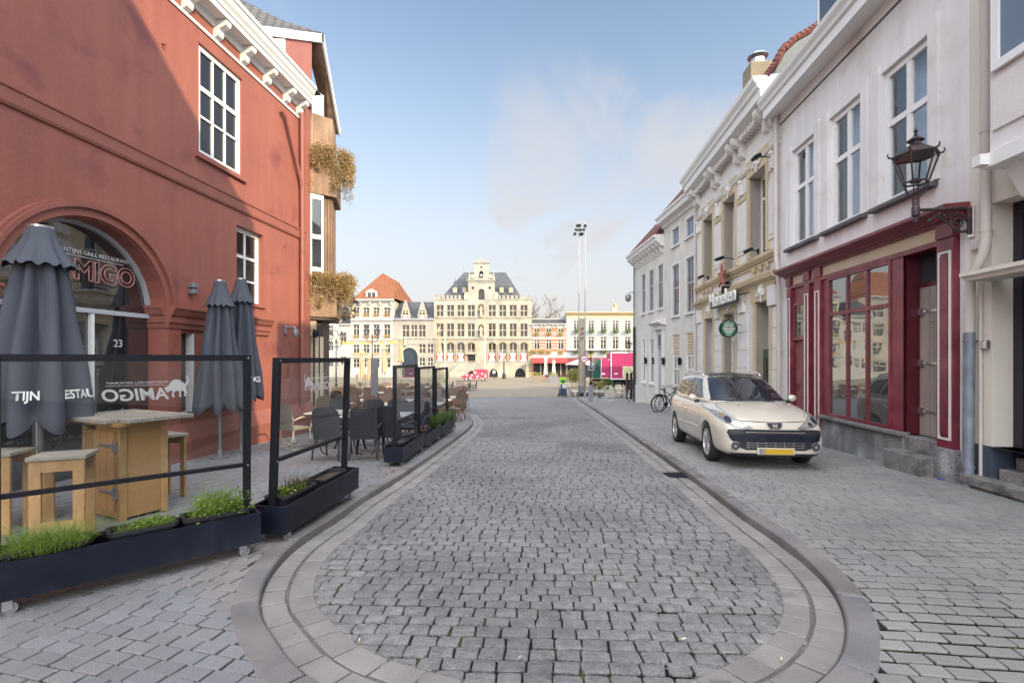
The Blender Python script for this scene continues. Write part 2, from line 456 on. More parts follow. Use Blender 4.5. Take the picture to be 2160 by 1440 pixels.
def smooth_curve(P, step=.06):
    P = [Vector((p[0], p[1])) for p in P]; out = []
    for i in range(len(P)-1):
        p0, p1, p2, p3 = P[max(i-1,0)], P[i], P[i+1], P[min(i+2, len(P)-1)]
        k = max(2, int((p2-p1).length/step))
        for j in range(k):
            t = j/k
            out.append(.5*((2*p1) + (-p0+p2)*t + (2*p0-5*p1+4*p2-p3)*t*t + (-p0+3*p1-3*p2+p3)*t**3))
    out.append(P[-1])
    for _ in range(6):
        out = [out[0]] + [(out[i-1]+out[i]*2+out[i+1])/4 for i in range(1, len(out)-1)] + [out[-1]]
    res = [out[0]]; acc = 0
    for i in range(1, len(out)):
        if (out[i]-res[-1]).length >= step: res.append(out[i])
    return np.array([[p.x, p.y] for p in res])
CURVE = smooth_curve(pts)
tan = np.gradient(CURVE, axis=0); tan /= np.linalg.norm(tan, axis=1)[:, None]
NRM = np.stack([tan[:,1], -tan[:,0]], 1)          # the curve runs left side -> front -> right side: outward normal
cen = np.array([.5, 8.])
mid = len(CURVE)//2
if np.dot(NRM[mid], np.array([0,-1.])) < 0: NRM = -NRM
SARC = np.concatenate([[0], np.cumsum(np.linalg.norm(np.diff(CURVE, axis=0), axis=1))])
for _ in range(8): NRM[1:-1] = (NRM[:-2] + 2*NRM[1:-1] + NRM[2:])/4
NRM /= np.linalg.norm(NRM, axis=1)[:, None]
def at_s(s, d):
    x = np.interp(s, SARC, CURVE[:,0]); y = np.interp(s, SARC, CURVE[:,1])
    nx = np.interp(s, SARC, NRM[:,0]); ny = np.interp(s, SARC, NRM[:,1]); q = math.hypot(nx, ny)
    return x + nx/q*d, y + ny/q*d
def inpoly(poly, x, y):
    x = np.asarray(x, float); y = np.asarray(y, float); c = np.zeros(x.shape, bool); n = len(poly)
    for i in range(n):
        x1, y1 = poly[i]; x2, y2 = poly[(i+1) % n]
        if y1 == y2: continue
        m_ = ((y1 > y) != (y2 > y)) & (x < (x2-x1)*(y-y1)/(y2-y1) + x1)
        c ^= m_
    return c
ROAD_END = 37.6
GUT, KRB = .355, .175
road_poly = [(-9.0, 60), *[tuple(p) for p in CURVE], (5.05, 60)]
off_poly = lambda d: [(-9.0, 60), *[tuple(CURVE[i] + NRM[i]*d) for i in range(len(CURVE))], (5.05, 60)]
RP = off_poly(.0); KP = off_poly(GUT + KRB)
vg, vgp = (lambda y: np.interp(y, GY, GZ)), (lambda y: np.interp(y, GY, GZ) + np.interp(y, [2.8, 4.6], [.02, .085]))

def stones(name, m, cx, cy, ax, hw, hd, zf, rough, bev, crown, lod, smooth):
    """one mesh of many stones. cx, cy centre; ax (n,2) long direction; hw, hd half sizes"""
    n = len(cx)
    if lod == 0:
        c = .22
        tx = np.array([-1+c, 1-c, 1, 1, 1-c, -1+c, -1, -1.]); ty = np.array([-1, -1, -1+c, 1-c, 1, 1, 1-c, -1+c.__float__()])
        k = 8
        rings = [(1.0, -bev*2.2), (.985, -bev*.95), (.90, -bev*.22), (.62, crown*.7)]
    else:
        tx = np.array([-1, 1, 1, -1.]); ty = np.array([-1, -1, 1, 1.]); k = 4
        rings = [(1.0, -bev*2), (.98, -bev*.6), (.9, 0)]
    V = []; 
    jit = rng.normal(0, 1, (n, k, 2))*rough
    tilt = rng.normal(0, .012 if rough > .003 else .005, (n, 2)); zj = rng.normal(0, .0022 if rough > .003 else .0010, n)
    z0 = zf(cy)
    for s_, dz in rings:
        lx = hw[:,None]*(1 - (1-s_)*.5*np.minimum(1, hd/hw)[:,None])*tx[None] + jit[:,:,0]*(1 if s_ > .7 else .5); ly = hd[:,None]*s_*ty[None] + jit[:,:,1]*(1 if s_ > .7 else .5)
        if s_ < .7: lx = hw[:,None]*.72*tx[None]; ly = hd[:,None]*.60*ty[None]
        X = cx[:,None] + lx*ax[:,0:1] - ly*ax[:,1:2]; Y = cy[:,None] + lx*ax[:,1:2] + ly*ax[:,0:1]
        zn = rng.normal(0, rough*.35, (n, k)) if s_ < .95 and rough > .002 else 0
        Z = zf(Y) + dz + zj[:,None] + tilt[:,0:1]*lx + tilt[:,1:2]*ly + zn
        V.append(np.stack([X, Y, Z], 2))
    V = np.concatenate(V, 1)                     # n, k*rings, 3
    nr = len(rings); per = k*nr
    V = V.reshape(-1, 3)
    faces = []
    for r in range(nr-1):
        for j in range(k):
            faces.append([r*k+j, r*k+(j+1) % k, (r+1)*k+(j+1) % k, (r+1)*k+j])
    q4 = np.array(faces)
    top = np.arange((nr-1)*k, nr*k)
    base = (np.arange(n)*per)
    loops = []; starts = []; tot = []
    A = (base[:,None,None] + q4[None]).reshape(-1, 4)
    B = base[:,None] + top[None]
    me = bpy.data.meshes.new(name)
    me.vertices.add(len(V)); me.vertices.foreach_set('co', V.ravel())
    nl = A.size + B.size
    me.loops.add(nl); me.loops.foreach_set('vertex_index', np.concatenate([A.ravel(), B.ravel()]).astype(np.int32))
    me.polygons.add(len(A)+len(B))
    st = np.concatenate([np.arange(len(A))*4, A.size + np.arange(len(B))*k]).astype(np.int32)
    me.polygons.foreach_set('loop_start', st)
    me.update(calc_edges=True); me.validate()
    if not smooth: me.shade_flat()
    else: me.shade_smooth(); me.set_sharp_from_angle(angle=R(smooth))
    me.materials.append(m)
    o = bpy.data.objects.new(name, me); COL.objects.link(o)
    return o
def courses(x0, x1, y0, y1, rowh, w, wvar, gap, slope, keep, wob=.0):
    """running-bond rows; slope(y) = how far a row falls towards the camera per metre of x"""
    cx, cy, hw, hd, ax = [], [], [], [], []
    y = y0
    while y < y1:
        h = rowh*random.uniform(.9, 1.1); x = x0 - random.uniform(0, w)
        ph = random.uniform(0, 6)
        while x < x1:
            ww = w*random.uniform(1-wvar, 1+wvar)
            xc = x + ww/2; s = slope(y)
            yc = y - s*xc + wob*math.sin(xc*.9 + ph)*.5 + wob*math.sin(xc*.31+y*.4)
            cx.append(xc); cy.append(yc); hw.append((ww-gap)/2); hd.append((h-gap)/2)
            q = math.hypot(1, s); ax.append((1/q, -s/q))
            x += ww
        y += h
    cx, cy, hw, hd, ax = map(np.array, (cx, cy, hw, hd, ax))
    k = keep(cx, cy)
    return cx[k], cy[k], ax[k], hw[k], hd[k]

M['sett'] = mat('rough granite setts', (.205,.200,.194), .72, var=.2, sc=14, fine=.26, fsc=110, bump=1.0, bsc=42, isl=.11, spec=.35, tint=(.145,.144,.146), tsc=.5, tmin=.42, tmax=.62)
M['paver'] = mat('grey clay pavers', (.238,.230,.220), .62, var=.12, sc=.7, fine=.14, fsc=120, bump=.4, bsc=70, isl=.09, spec=.42, tint=(.205,.20,.195), tsc=1.1, tmin=.42, tmax=.65)
M['paver_left'] = mat('bluish and reddish pavers', (.195,.20,.205), .6, var=.14, sc=.6, fine=.12, fsc=110, bump=.35, bsc=70, isl=.08, spec=.45, tint=(.215,.19,.18), tsc=.7, tmin=.45, tmax=.6)
M['gutter'] = mat('flat granite gutter stones', (.225,.208,.195), .7, var=.18, sc=2.5, fine=.16, fsc=140, bump=.15, bsc=120, isl=.09)
M['kerb'] = mat('kerb granite', (.19,.172,.162), .85, var=.28, sc=1.8, fine=.2, fsc=160, bump=.08, bsc=150, isl=.07, tint=(.165,.16,.165), tsc=1.6, tmin=.4, tmax=.6, spec=.15)
M['joint'] = mat('sandy joints with moss', (.022,.021,.02), .95, var=.3, sc=3, fine=.3, fsc=60, bump=.6, bsc=90, spec=.1, tint=(.075,.1,.025), tsc=4, tmin=.53, tmax=.66)
M['ground'] = mat('square paving', (.36,.33,.295), .8, var=.1, sc=.15, fine=.1, fsc=6, bump=.1, bsc=30)

def sheet(name, x0, x1, ys, zf, m, inner=None, nx=60, region=None):
    """triangulated ground sheet following zf(y); keeps triangles whose middle passes region"""
    xs = np.linspace(x0, x1, nx)
    P = [Vector((float(x), float(y))) for y in ys for x in xs]
    E = []
    if inner is not None:
        n0 = len(P)
        for p in inner: P.append(Vector(p))
        E = [(n0+i, n0+i+1) for i in range(len(inner)-1)]
    r = geometry.delaunay_2d_cdt(P, E, [], 0, 1e-4)
    vv, ff = r[0], r[2]
    c = np.array([[sum(vv[i].x for i in f)/3, sum(vv[i].y for i in f)/3] for f in ff])
    k = region(c[:,0], c[:,1]) if region is not None else np.ones(len(ff), bool)
    mb = MB(); mb.v = [Vector((p.x, p.y, zf(p.y))) for p in vv]; mb.f = [tuple(f) for f, q in zip(ff, k) if q]
    o = mb.build(name, m, fix=False)
    for pl in o.data.polygons:
        if pl.normal.z < 0: pl.flip()
    return o
# the wide ground sheet, to the horizon
yy = [-60,-20,0,4,8,12,16,20,24,27,31,34,37,41,44,48,52,55,60,70,80,97,130,200,400,900]
xx = [-700,-200,-90,-60,-40,-20,-10,0,10,20,40,60,90,200,700]
mb = MB(); mb.v = [Vector((x, y, g(y)-.045 - (.02 if y < 42 else 0))) for y in yy for x in xx]
nx_ = len(xx); mb.f = [(j*nx_+i, j*nx_+i+1, (j+1)*nx_+i+1, (j+1)*nx_+i) for j in range(len(yy)-1) for i in range(nx_-1)]
tag(mb.build('ground', M['joint'], fix=False), kind='structure')
# paving of the square
inner = lambda x, y: inpoly(RP, x, y)
M['square'] = brickmat('square paving bricks', (.235,.20,.15), (.205,.175,.13), (.14,.12,.09), bw=.5, bh=.25, ms=.02, bump=.2, axis='XY')
ysq = list(np.linspace(ROAD_END, 100, 24))
tag(sheet('square', -70, 60, ysq, lambda y: g(y) + .006 + (0.0), M['square'], nx=10), kind='structure')
# joint beds
yb = list(np.linspace(.4, ROAD_END, 60))
tag(sheet('road_bed', -9, 6, list(np.linspace(1.9, ROAD_END, 56)), lambda y: g(y)-.021, M['joint'], inner=[tuple(p) for p in CURVE], nx=20, region=lambda x, y: inpoly(off_poly(.1), x, y)), kind='structure')
PAVE_OUT = lambda x, y: (~inpoly(off_poly(GUT+.06), x, y))
kin = [tuple(CURVE[i] + NRM[i]*(GUT+.1)) for i in range(0, len(CURVE), 3)]
tag(sheet('pavement_bed', -14, 12, yb, lambda y: gp(y)-.018, M['joint'], inner=kin, nx=34, region=lambda x, y: PAVE_OUT(x, y) & ((x > 0) | (y < 24.6))), kind='structure')
# setts
slr = lambda y: .02 + .03*math.sin(y*.5)
near = courses(-3.4, 4.4, 2.0, 9.0, .124, .153, .12, .0095, slr, lambda x, y: inpoly(off_poly(.10), x, y), wob=.011)
tag(stones('road', M['sett'], *near, vg, .0032, .0085, .003, 0, 28), kind='structure')
farr = courses(-5, 5.2, 8.9, 20.0, .124, .153, .12, .0115, slr, lambda x, y: inpoly(off_poly(.08), x, y) & (y > 9.0-.05), wob=.011)
tag(stones('road', M['sett'], *farr, vg, .006, .012, .003, 1, 0), kind='structure')
M['sett_far'] = mat('far setts', (.158,.155,.151), .75, var=.12, sc=.5, fine=.42, fsc=7.5, bump=.5, bsc=8, spec=.3)
tag(sheet('road', -9, 6, list(np.linspace(19.9, ROAD_END, 30)), lambda y: g(y)-.001, M['sett_far'], inner=[tuple(p) for p in CURVE if p[1] > 19], nx=16, region=lambda x, y: inpoly(off_poly(.05), x, y)), kind='structure')
# gutter: two courses of flat stones following the curve, and the kerb
def course_along(mb, d0, d1, L, gap, zf, top, thick, s0, s1, bev=.006, sub=2, rough=.003):
    s = s0
    while s < s1 - .05:
        l_ = L*random.uniform(.82, 1.18); e = min(s + l_ - gap, s1)
        jz = random.gauss(0, .0015); j0, j1 = random.gauss(0, rough), random.gauss(0, rough); rings = []
        st_ = [s, s+bev] + [s + (e-s)*k/sub for k in range(1, sub)] + [e-bev, e]
        for q_i, q in enumerate(st_):
            end = q_i in (0, len(st_)-1); lo_ = bev if end else 0
            pr = [(d0, -thick), (d0, top-bev), (d0+bev, top-lo_), (d1-bev, top-lo_), (d1, top-bev), (d1, -thick)]
            ring = []
            for d, h in pr:
                x, y = at_s(q, d + (j0 if d < (d0+d1)/2 else j1)); ring.append((x, y, zf(y) + h + (jz if h > -thick else 0)))
            rings.append(ring)
        mb.loft(rings)
        s += l_
SE = SARC[-1]
mb = MB()
course_along(mb, .0, .165, .23, .014, g, .008, .03, 0, SE)
course_along(mb, .19, .345, .25, .014, g, .008, .03, 0.1, SE)
tag(mb.build('gutter', M['gutter']), kind='structure')
M['mortar'] = mat('grey mortar', (.13,.125,.115), .9, var=.2, sc=4, fine=.2, bump=.4, tint=(.16,.15,.1), tsc=3)
mb = MB()
for i in range(0, len(CURVE)-4, 4):
    a, b = CURVE[i]-NRM[i]*.03, CURVE[i+4]-NRM[i+4]*.03; c, d = CURVE[i+4] + NRM[i+4]*.42, CURVE[i] + NRM[i]*.37
    mb.poly([(p[0], p[1], g(p[1])-.006) for p in (a, b, c, d)])
o = mb.build('gutter_mortar', M['mortar'], fix=False); tag(o, kind='structure')
for pl in o.data.polygons:
    if pl.normal.z < 0: pl.flip()
mb = MB()
course_along(mb, GUT, GUT+KRB, .92, .016, gp, .004, .13, 0, SE, bev=.012, sub=8, rough=0)
tag(mb.build('kerb', M['kerb']), kind='structure')
# pavement stones, right and left
def sl_right(y): return float(np.interp(y, [2.0, 3.6, 5, 8], [.22, .10, .05, .075]))
kr = lambda x, y: (~inpoly(off_poly(GUT+KRB*.62), x, y)) & (x > .6) & (x < 6.05 + .086*y)
rt = courses(.5, 7.6, 1.6, 22, .101, .178, .12, .0106, sl_right, lambda x, y: kr(x, y) & (y < 21.5), wob=.005)
tag(stones('pavement', M['paver'], *rt, vgp, .0025, .006, .001, 1, 0), kind='structure')
M['paver_far'] = mat('far pavers', (.20,.195,.188), .65, var=.12, sc=.5, fine=.22, fsc=7, bump=.3, bsc=9)
tag(sheet('pavement', .5, 9.6, list(np.linspace(21.3, ROAD_END, 30)), lambda y: gp(y)-.001, M['paver_far'], inner=[p for p in kin if p[1] > 13], nx=12, region=lambda x, y: (~inpoly(off_poly(GUT+KRB*.6), x, y)) & (x < 6.0+.086*y)), kind='structure')
def sl_left(y): return float(np.interp(y, [2.0, 5.0, 9], [.27, .2, .07]))
kl = lambda x, y: (~inpoly(off_poly(GUT+KRB*.62), x, y)) & (x < .9) & (y < 24.3)
lf = courses(-9.5, 1.2, -1.4, 17, .116, .176, .1, .0100, sl_left, lambda x, y: kl(x, y) & (y > 1.2), wob=.005)
k = lf[0] < .6
tag(stones('pavement', M['paver_left'], *[a[k] for a in lf], vgp, .0028, .006, .001, 1, 0), kind='structure')
tag(sheet('pavement', -14, .5, list(np.linspace(15.5, 25, 10)), lambda y: gp(y)-.0015, M['paver_far'], inner=[p for p in kin if p[1] > 13], nx=12, region=lambda x, y: (~inpoly(off_poly(GUT+KRB*.6), x, y)) & (y < 24.6)), kind='structure')
tag(sheet('square_left', -60, -8.9, list(np.linspace(15.4, ROAD_END, 12)), lambda y: g(y)+.02, M['square'], nx=6), kind='structure')
# ------------------------------------------------------------ right side of the street
FR = Facade(5.73, 0, math.atan2(-.99632, -.08568))
U = lambda Y: -1.00369*Y
a2 = math.atan2(-1, .03)
FR2 = Facade(7.457, 20.08, a2)                # the two far houses stand at a slight angle
U2 = lambda Y: -(Y-20.08)*1.00045
M['white_wall'] = mat('white painted render', (.71,.69,.68), .8, var=.05, sc=.8, fine=.03, fsc=25, bump=.10, bsc=22, streak=.10, tint=(.57,.525,.46), tsc=1.1, tmin=.52, tmax=.74)
M['cream_wall'] = mat('cream painted render', (.66,.61,.53), .8, var=.07, sc=.9, fine=.03, fsc=30, bump=.15, bsc=16, streak=.07)
M['pub_wall'] = mat('pale pub wall paint', (.66,.62,.57), .75, var=.06, sc=1, bump=.05, streak=.06)
M['pub_trim'] = mat('beige stone paint', (.52,.43,.27), .7, var=.08, sc=2, bump=.05, streak=.08)
M['pub_white'] = mat('white stucco', (.66,.63,.60), .7, var=.05, sc=2, bump=.05)
M['maroon'] = mat('maroon paint', (.175,.024,.040), .40, var=.2, sc=4, fine=.06, bump=.06, bsc=25, streak=.2, spec=.5, tint=(.225,.05,.06), tsc=2)
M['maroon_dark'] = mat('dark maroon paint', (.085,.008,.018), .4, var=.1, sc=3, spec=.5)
M['cream'] = flat('cream paint', (.62,.52,.38), .6, var=.08)
M['stone_sill'] = mat('dark bluestone', (.10,.10,.105), .7, var=.2, sc=6, fine=.1)
M['rough_render'] = mat('weathered grey render', (.22,.22,.22), .9, var=.3, sc=3, fine=.3, fsc=40, bump=1.0, bsc=28, tint=(.31,.33,.32), tsc=2.5, streak=.25)
M['step'] = mat('worn stone step', (.20,.19,.18), .8, var=.25, sc=6, fine=.2, bump=.5, tint=(.08,.08,.08), tsc=4)
M['red_tile'] = brickmat('red roof tiles', (.20,.06,.04), (.15,.05,.038), (.06,.03,.03), bw=.24, bh=.3, ms=.03, bump=1.0, axis='XY')
M['zinc'] = mat('grey zinc', (.165,.19,.19), .6, var=.1, sc=2, metal=.2)
M['white_brick'] = brickmat('white painted brick', (.66,.62,.56), (.62,.58,.52), (.52,.49,.44), bw=.21, bh=.066, ms=.009, bump=.55, streak=.06)
M['blue_grey'] = flat('grey blue paint', (.33,.36,.40), .55)
M['curtain'] = mat('blue grey curtain', (.50,.56,.64), .8, var=.1, sc=5)
M['board'] = brickmat('weathered boards', (.34,.29,.25), (.29,.25,.22), (.16,.13,.11), bw=5, bh=.19, ms=.006, axis='ZX', bump=.3, streak=.3)
M['pipe'] = flat('cream grey pipe', (.50,.46,.42), .5, var=.08)
M['pipe_iron'] = mat('galvanised iron', (.21,.235,.27), .55, var=.25, sc=4, metal=.4, streak=.3)
M['green_door'] = flat('dark green paint', (.012,.055,.045), .35)
M['dark_blue'] = mat('blue grey plinth paint', (.055,.07,.10), .6, var=.15, sc=3, bump=.2)
M['win_clear'] = clearmat('upper window pane', (.8,.85,.9), 2.1)
M['curt_glass'] = glassmat('upper window glass', (.12,.16,.22), ior=1.6)

def body(parent, u0, u1, z0, z1, depth, m, name='wall', top=True):
    """side walls, back wall and top behind a facade sheet"""
    mb = MB()
    mb.poly([(u0,0,z0),(u0,depth,z0),(u0,depth,z1),(u0,0,z1)]); mb.poly([(u1,0,z0),(u1,depth,z0),(u1,depth,z1),(u1,0,z1)])
    mb.poly([(u0,depth,z0),(u1,depth,z0),(u1,depth,z1),(u0,depth,z1)])
    if top: mb.poly([(u0,0,z1),(u1,0,z1),(u1,depth,z1),(u0,depth,z1)])
    return mb.build(name, m, parent)
def ornament(mb, u, w, z, s, seed=0):
    rr = random.Random(seed)
    mb.ball((u, -w, z), s*.42, 8, 6, (1, .5, 1.15)); mb.ball((u, -w-.02, z+.02*s), s*.26, 8, 6, (1, .9, 1.2))
    for q in range(9):
        a = q*2*PI/9 + .2; mb.ball((u+math.cos(a)*s*.5, -w, z+math.sin(a)*s*.55), s*rr.uniform(.12, .2), 6, 5, (1, .6, 1))
    for sx in (-1, 1):
        mb.tube([(u+sx*s*.5, -w, z-.1*s), (u+sx*s*.8, -w-.02, z-.35*s), (u+sx*s*.95, -w, z-.1*s), (u+sx*s*.8, -w-.01, z-.02*s)], s*.08, 6)
    mb.ball((u, -w, z-.75*s), s*.16, 6, 5, (.8, .6, 1.6))
def bracket(mb, u, w, z1, h, d, t):
    """scrolled console under a cornice: top z1, height h, depth d, width t"""
    prof = [(0,0),(1,0),(1,-.18),(.92,-.30),(.70,-.42),(.48,-.46),(.42,-.6),(.46,-.74),(.36,-.9),(.15,-1),(0,-1)]
    mb.prism([(u-t/2, -w-a*d, z1+b*h) for a, b in prof], (t, 0, 0))

# --- white house with the maroon shopfront
WZ0, WZ1 = 3.45, 7.5
T = FR.thing('house', 'white rendered house with a maroon timber shopfront at the right of the street', 'house', U(9.8))
wins = [(U(12.04), U(10.94)), (U(10.40), U(9.27)), (U(8.75), U(7.60))]
mb = MB(); wallgrid(mb, U(12.67), U(6.88), 3.5, WZ1, [(a, b, 4.25, 6.58) for a, b in wins], .15)
wallgrid(mb, U(12.67), U(12.18), -.6, 3.5, [], .1); wallgrid(mb, U(7.04), U(6.88), -.6, 3.5, [], .1)
mb.box(U(12.67), U(6.88), -.035, .0, WZ1+.03, 7.86)
mb.build('wall', M['white_wall'], T)
body(T, U(12.67), U(6.88), -.8, 7.9, 8, M['white_wall'], 'side_wall')
for i, (a, b) in enumerate(wins):
    mb = MB()
    mb.box(a-.20, a-.003, -.045, 0, 4.27, 6.74); mb.box(b+.003, b+.20, -.045, 0, 4.27, 6.74)
    mb.build('window_surround', M['white_wall'], T)
    f = window(T, a, b, 4.27, 6.57, -.15, 2, ((.60, .10),), M['white'], M['win_clear'], fr=.10, mu=.11, t=.08)
    mb = MB(); n_ = 40; mb.loft([[(a+.08+(b-a-.1)*k/n_, .30+.018*math.sin(k*1.7), z_) for k in range(n_+1) if (k % 20) > 7] for z_ in (4.3, 6.55)], closed=False); mb.build('curtain', M['curtain'], f, smooth=True, fix=False)
    mb = MB(); mb.poly([(a,.5,4.2),(b,.5,4.2),(b,.5,6.6),(a,.5,6.6)]); mb.build('dark_room', M['interior'], f, fix=False)
    mb = MB(); mb.bbox(a-.16, b+.16, -.13, .10, 4.17, 4.25, .012); mb.build('window_sill', M['stone_sill'], T)
mb = MB(); mb.molding(U(12.72), U(6.86), [(0,7.74),(.40,7.70),(.40,7.90),(.45,7.93),(.47,8.0),(.53,8.08),(.55,8.16),(0,8.18)])
mb.build('cornice', M['white'], T)
mb = MB(); mb.molding(U(12.60), U(6.88), [(.3,8.16),(-4,9.5),(-8,8.15)]); mb.build('roof', M['red_tile'], T)
mb = MB(); mb.box(U(11.35), U(10.2), .25, 1.9, 8.2, 10.9); dm = mb.build('dormer', M['white'], T)
mb = MB(); mb.box(U(11.25), U(10.3), .24, .25, 8.9, 10.6); mb.build('dormer_window', M['glass'], dm)
# shopfront
mb = MB(); mb.molding(U(12.28), U(6.86), [(0,3.54),(.07,3.54),(.09,3.58),(.15,3.585),(.18,3.61),(.27,3.655),(.31,3.68),(.34,3.685),(.34,3.735),(0,3.76)]); mb.build('shop_cornice', M['maroon'], T)
mb = MB(); mb.box(U(12.0), U(10.95), -.02, .05, 3.34, 3.54); mb.box(U(10.6), U(7.36), -.02, .05, 3.34, 3.54); mb.build('fascia_board', M['cream'], T)
mb = MB()
mb.box(U(12.16), U(7.06), -.06, .04, 3.26, 3.34)
for a, b in ((12.16,11.95),(11.31,11.08),(10.87,10.61)):
    mb.box(U(a), U(b), -.07, .04, -.45, 3.26); mb.box(U(a)-.01, U(b)+.01, -.085, .04, 3.34, 3.54); mb.box(U(a)-.015, U(b)+.015, -.095, .04, -.45, -.05)
mb.box(U(7.35), U(7.05), -.085, .04, .30, 3.26); mb.box(U(7.36), U(7.04), -.10, .04, 3.34, 3.54)
mb.box(U(11.08), U(10.87), -.01, .04, -.4, 3.26)
mb.box(U(11.95), U(11.31), -.0, .08, 2.90, 3.26)
mb.box(U(8.42), U(8.13), -.035, .04, .38, 3.26); mb.box(U(10.61), U(10.37), -.02, .04, .38, 3.26)
mb.build('shopfront_frame', M['maroon'], T)
mb = MB()
for a, b, w_, z0, z1 in ((12.13,11.98,.07,-.0,3.05),(11.28,11.11,.07,.0,3.05),(10.83,10.65,.07,.0,3.05),(7.32,7.08,.085,.42,3.14)):
    ua, ub = U(a), U(b); s_ = (ub-ua); mb = MB()
    mb.box(ua, ua+s_*.16, -w_-.012, -w_, z0, z1); mb.box(ub-s_*.16, ub, -w_-.012, -w_, z0, z1)
    mb.box(ua+s_*.16, ub-s_*.16, -w_-.012, -w_, z0, z0+.03); mb.box(ua+s_*.16, ub-s_*.16, -w_-.012, -w_, z1-.03, z1)
    mb.build('pilaster_stripes', M['pub_white'], T)
for a, b, w_, z0, z1 in ((7.27,7.13,.085,.5,3.07),):
    mb = MB(); mb.box(U(a), U(b), -w_-.02, -w_, z0, z1); mb.build('pilaster_panel', M['maroon'], T)
window(T, U(10.37), U(8.42), .40, 3.26, -.02, 3, ((.735, .07),), M['maroon'], M['glass_bright'], fr=.055, mu=.06, t=.07, name='shop_window')
mb = MB(); mb.bbox(U(10.62), U(8.10), -.14, .06, .33, .395, .01); mb.build('shop_sill', M['step'], T)
mb = MB(); mb.box(U(10.62), U(8.13), -.05, .1, -.7, .33); mb.build('plinth', M['rough_render'], T)
# side door at the far end of the shopfront
mb = MB(); mb.box(U(11.93), U(11.32), .03, .09, -.25, 2.0)
for z0, z1 in ((.1,.85),(1.0,1.85)): mb.box(U(11.82), U(11.43), .0, .03, z0, z1)
d = mb.build('side_door', M['maroon'], T)
window(T, U(11.93), U(11.32), 2.02, 2.9, -.03, 1, (), M['maroon'], M['glass'], fr=.07, name='fanlight')
# recessed entrance
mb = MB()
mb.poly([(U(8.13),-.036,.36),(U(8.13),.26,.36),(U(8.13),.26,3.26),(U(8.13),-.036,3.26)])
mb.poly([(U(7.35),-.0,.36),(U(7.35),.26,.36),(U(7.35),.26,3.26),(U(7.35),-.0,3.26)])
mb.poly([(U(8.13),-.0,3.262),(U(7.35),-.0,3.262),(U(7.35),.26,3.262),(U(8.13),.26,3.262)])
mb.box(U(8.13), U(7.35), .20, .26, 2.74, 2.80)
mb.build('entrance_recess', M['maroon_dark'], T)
mb = MB(); mb.box(U(8.12), U(7.36), .21, .26, .36, 2.74); dd = mb.build('boarded_door', M['board'], T)
for z in (.75, 1.52, 2.35): mb = MB(); mb.box(U(8.12), U(7.4), .195, .21, z-.02, z+.02); mb.box(U(8.12), U(8.0), .18, .21, z-.055, z+.055); mb.build('hinge_strap', M['steel'], dd)
mb = MB(); mb.box(U(8.12), U(7.36), .22, .23, 2.8, 3.26); mb.build('transom_glass', M['glass'], T)
mb = MB(); mb.bbox(U(8.13), U(7.37), -.02, .5, -.5, .345, .015); mb.bbox(U(8.2), U(7.37), -.30, -.022, -.5, .12, .015); mb.build('entrance_step', M['step'], T)
mb = MB(); mb.bbox(U(7.36), U(7.02), -.11, .05, -.5, .30, .01); mb.build('stone_base', M['rough_render'], T)
mb = MB(); mb.bbox(U(7.0), U(6.89), -.05, .05, -.5, .16, .01); mb.build('corner_stone', M['step'], T)
def downpipe(T, pts, r, m, clamps=(), name='downpipe'):
    mb = MB(); mb.tube([(u, -w, z) for u, w, z in pts], r, 12)
    for u, w, z in clamps: mb.cyl((u, -w, z-.012), (u, -w, z+.012), r*1.12, n=12); mb.box(u-.012, u+.012, -w+r, .0, z-.01, z+.01)
    return mb.build(name, m, T, smooth=40)
downpipe(T, [(U(12.62),.12,7.72),(U(12.62),.12,4.35),(U(12.5),.16,4.05),(U(12.42),.16,3.8),(U(12.5),.1,3.45),(U(12.5),.1,-.4)], .055, M['pipe'], [(U(12.62),.12,6.8),(U(12.62),.12,5.4),(U(12.5),.1,1.8)])

# --- cream building nearest on the right (only its end is in the picture)
T = FR.thing('house', 'cream house at the right edge with a dark doorway and blue grey plinth', 'house', U(5.0))
mb = MB(); wallgrid(mb, U(6.88), U(2.6), .44, 9.6, [(U(6.53), U(4.9), .44, 3.62), (U(4.3), U(3.2), .9, 2.9), (U(4.3), U(3.2), 4.4, 6.4)], .34)
mb.build('wall', M['cream_wall'], T)
mb = MB(); wallgrid(mb, U(2.6), U(1.4), -.5, 5.9, [], .3); mb.box(U(2.6), U(1.4), .001, 5, 5.75, 5.9); mb.build('low_wing', M['cream_wall'], T)
body(T, U(6.88), U(2.6), -.8, 9.6, 6, M['cream_wall'], 'side_wall')
mb = MB(); wallgrid(mb, U(6.88), U(2.6), -.6, .44, [(U(6.53), U(4.9), -.6, .44)], .34, w=.02); mb.build('plinth', M['dark_blue'], T)
mb = MB()
for a, b, c, d_ in ((6.53,6.40,.30,3.62),(5.1,4.9,.3,3.62)): mb.box(U(a), U(b), .26, .40, c, d_)
mb.box(U(6.40), U(5.1), .26, .40, 3.46, 3.62); mb.box(U(6.40), U(5.1), .26, .40, 2.72, 2.86)
mb.build('door_frame', flat('very dark purple paint', (.02,.016,.03), .35), T)
mb = MB(); mb.box(U(6.40), U(5.1), .34, .38, .3, 2.72)
mb.box(U(6.3), U(5.85), .325, .34, .5, 1.2); mb.box(U(6.3), U(5.85), .325, .34, 1.35, 2.55)
mb.build('door', M['black'], T)
mb = MB(); mb.box(U(6.40), U(5.1), .345, .35, 2.86, 3.46); gl = mb.build('stained_glass_transom', mat('amber leaded glass', (.16,.10,.04), .12, var=.5, sc=3, fine=.0, bump=0), T)
mb = MB()
for k in range(9): mb.box(U(6.39)+k*.15, U(6.39)+k*.15+.008, .338, .345, 2.86, 3.46)
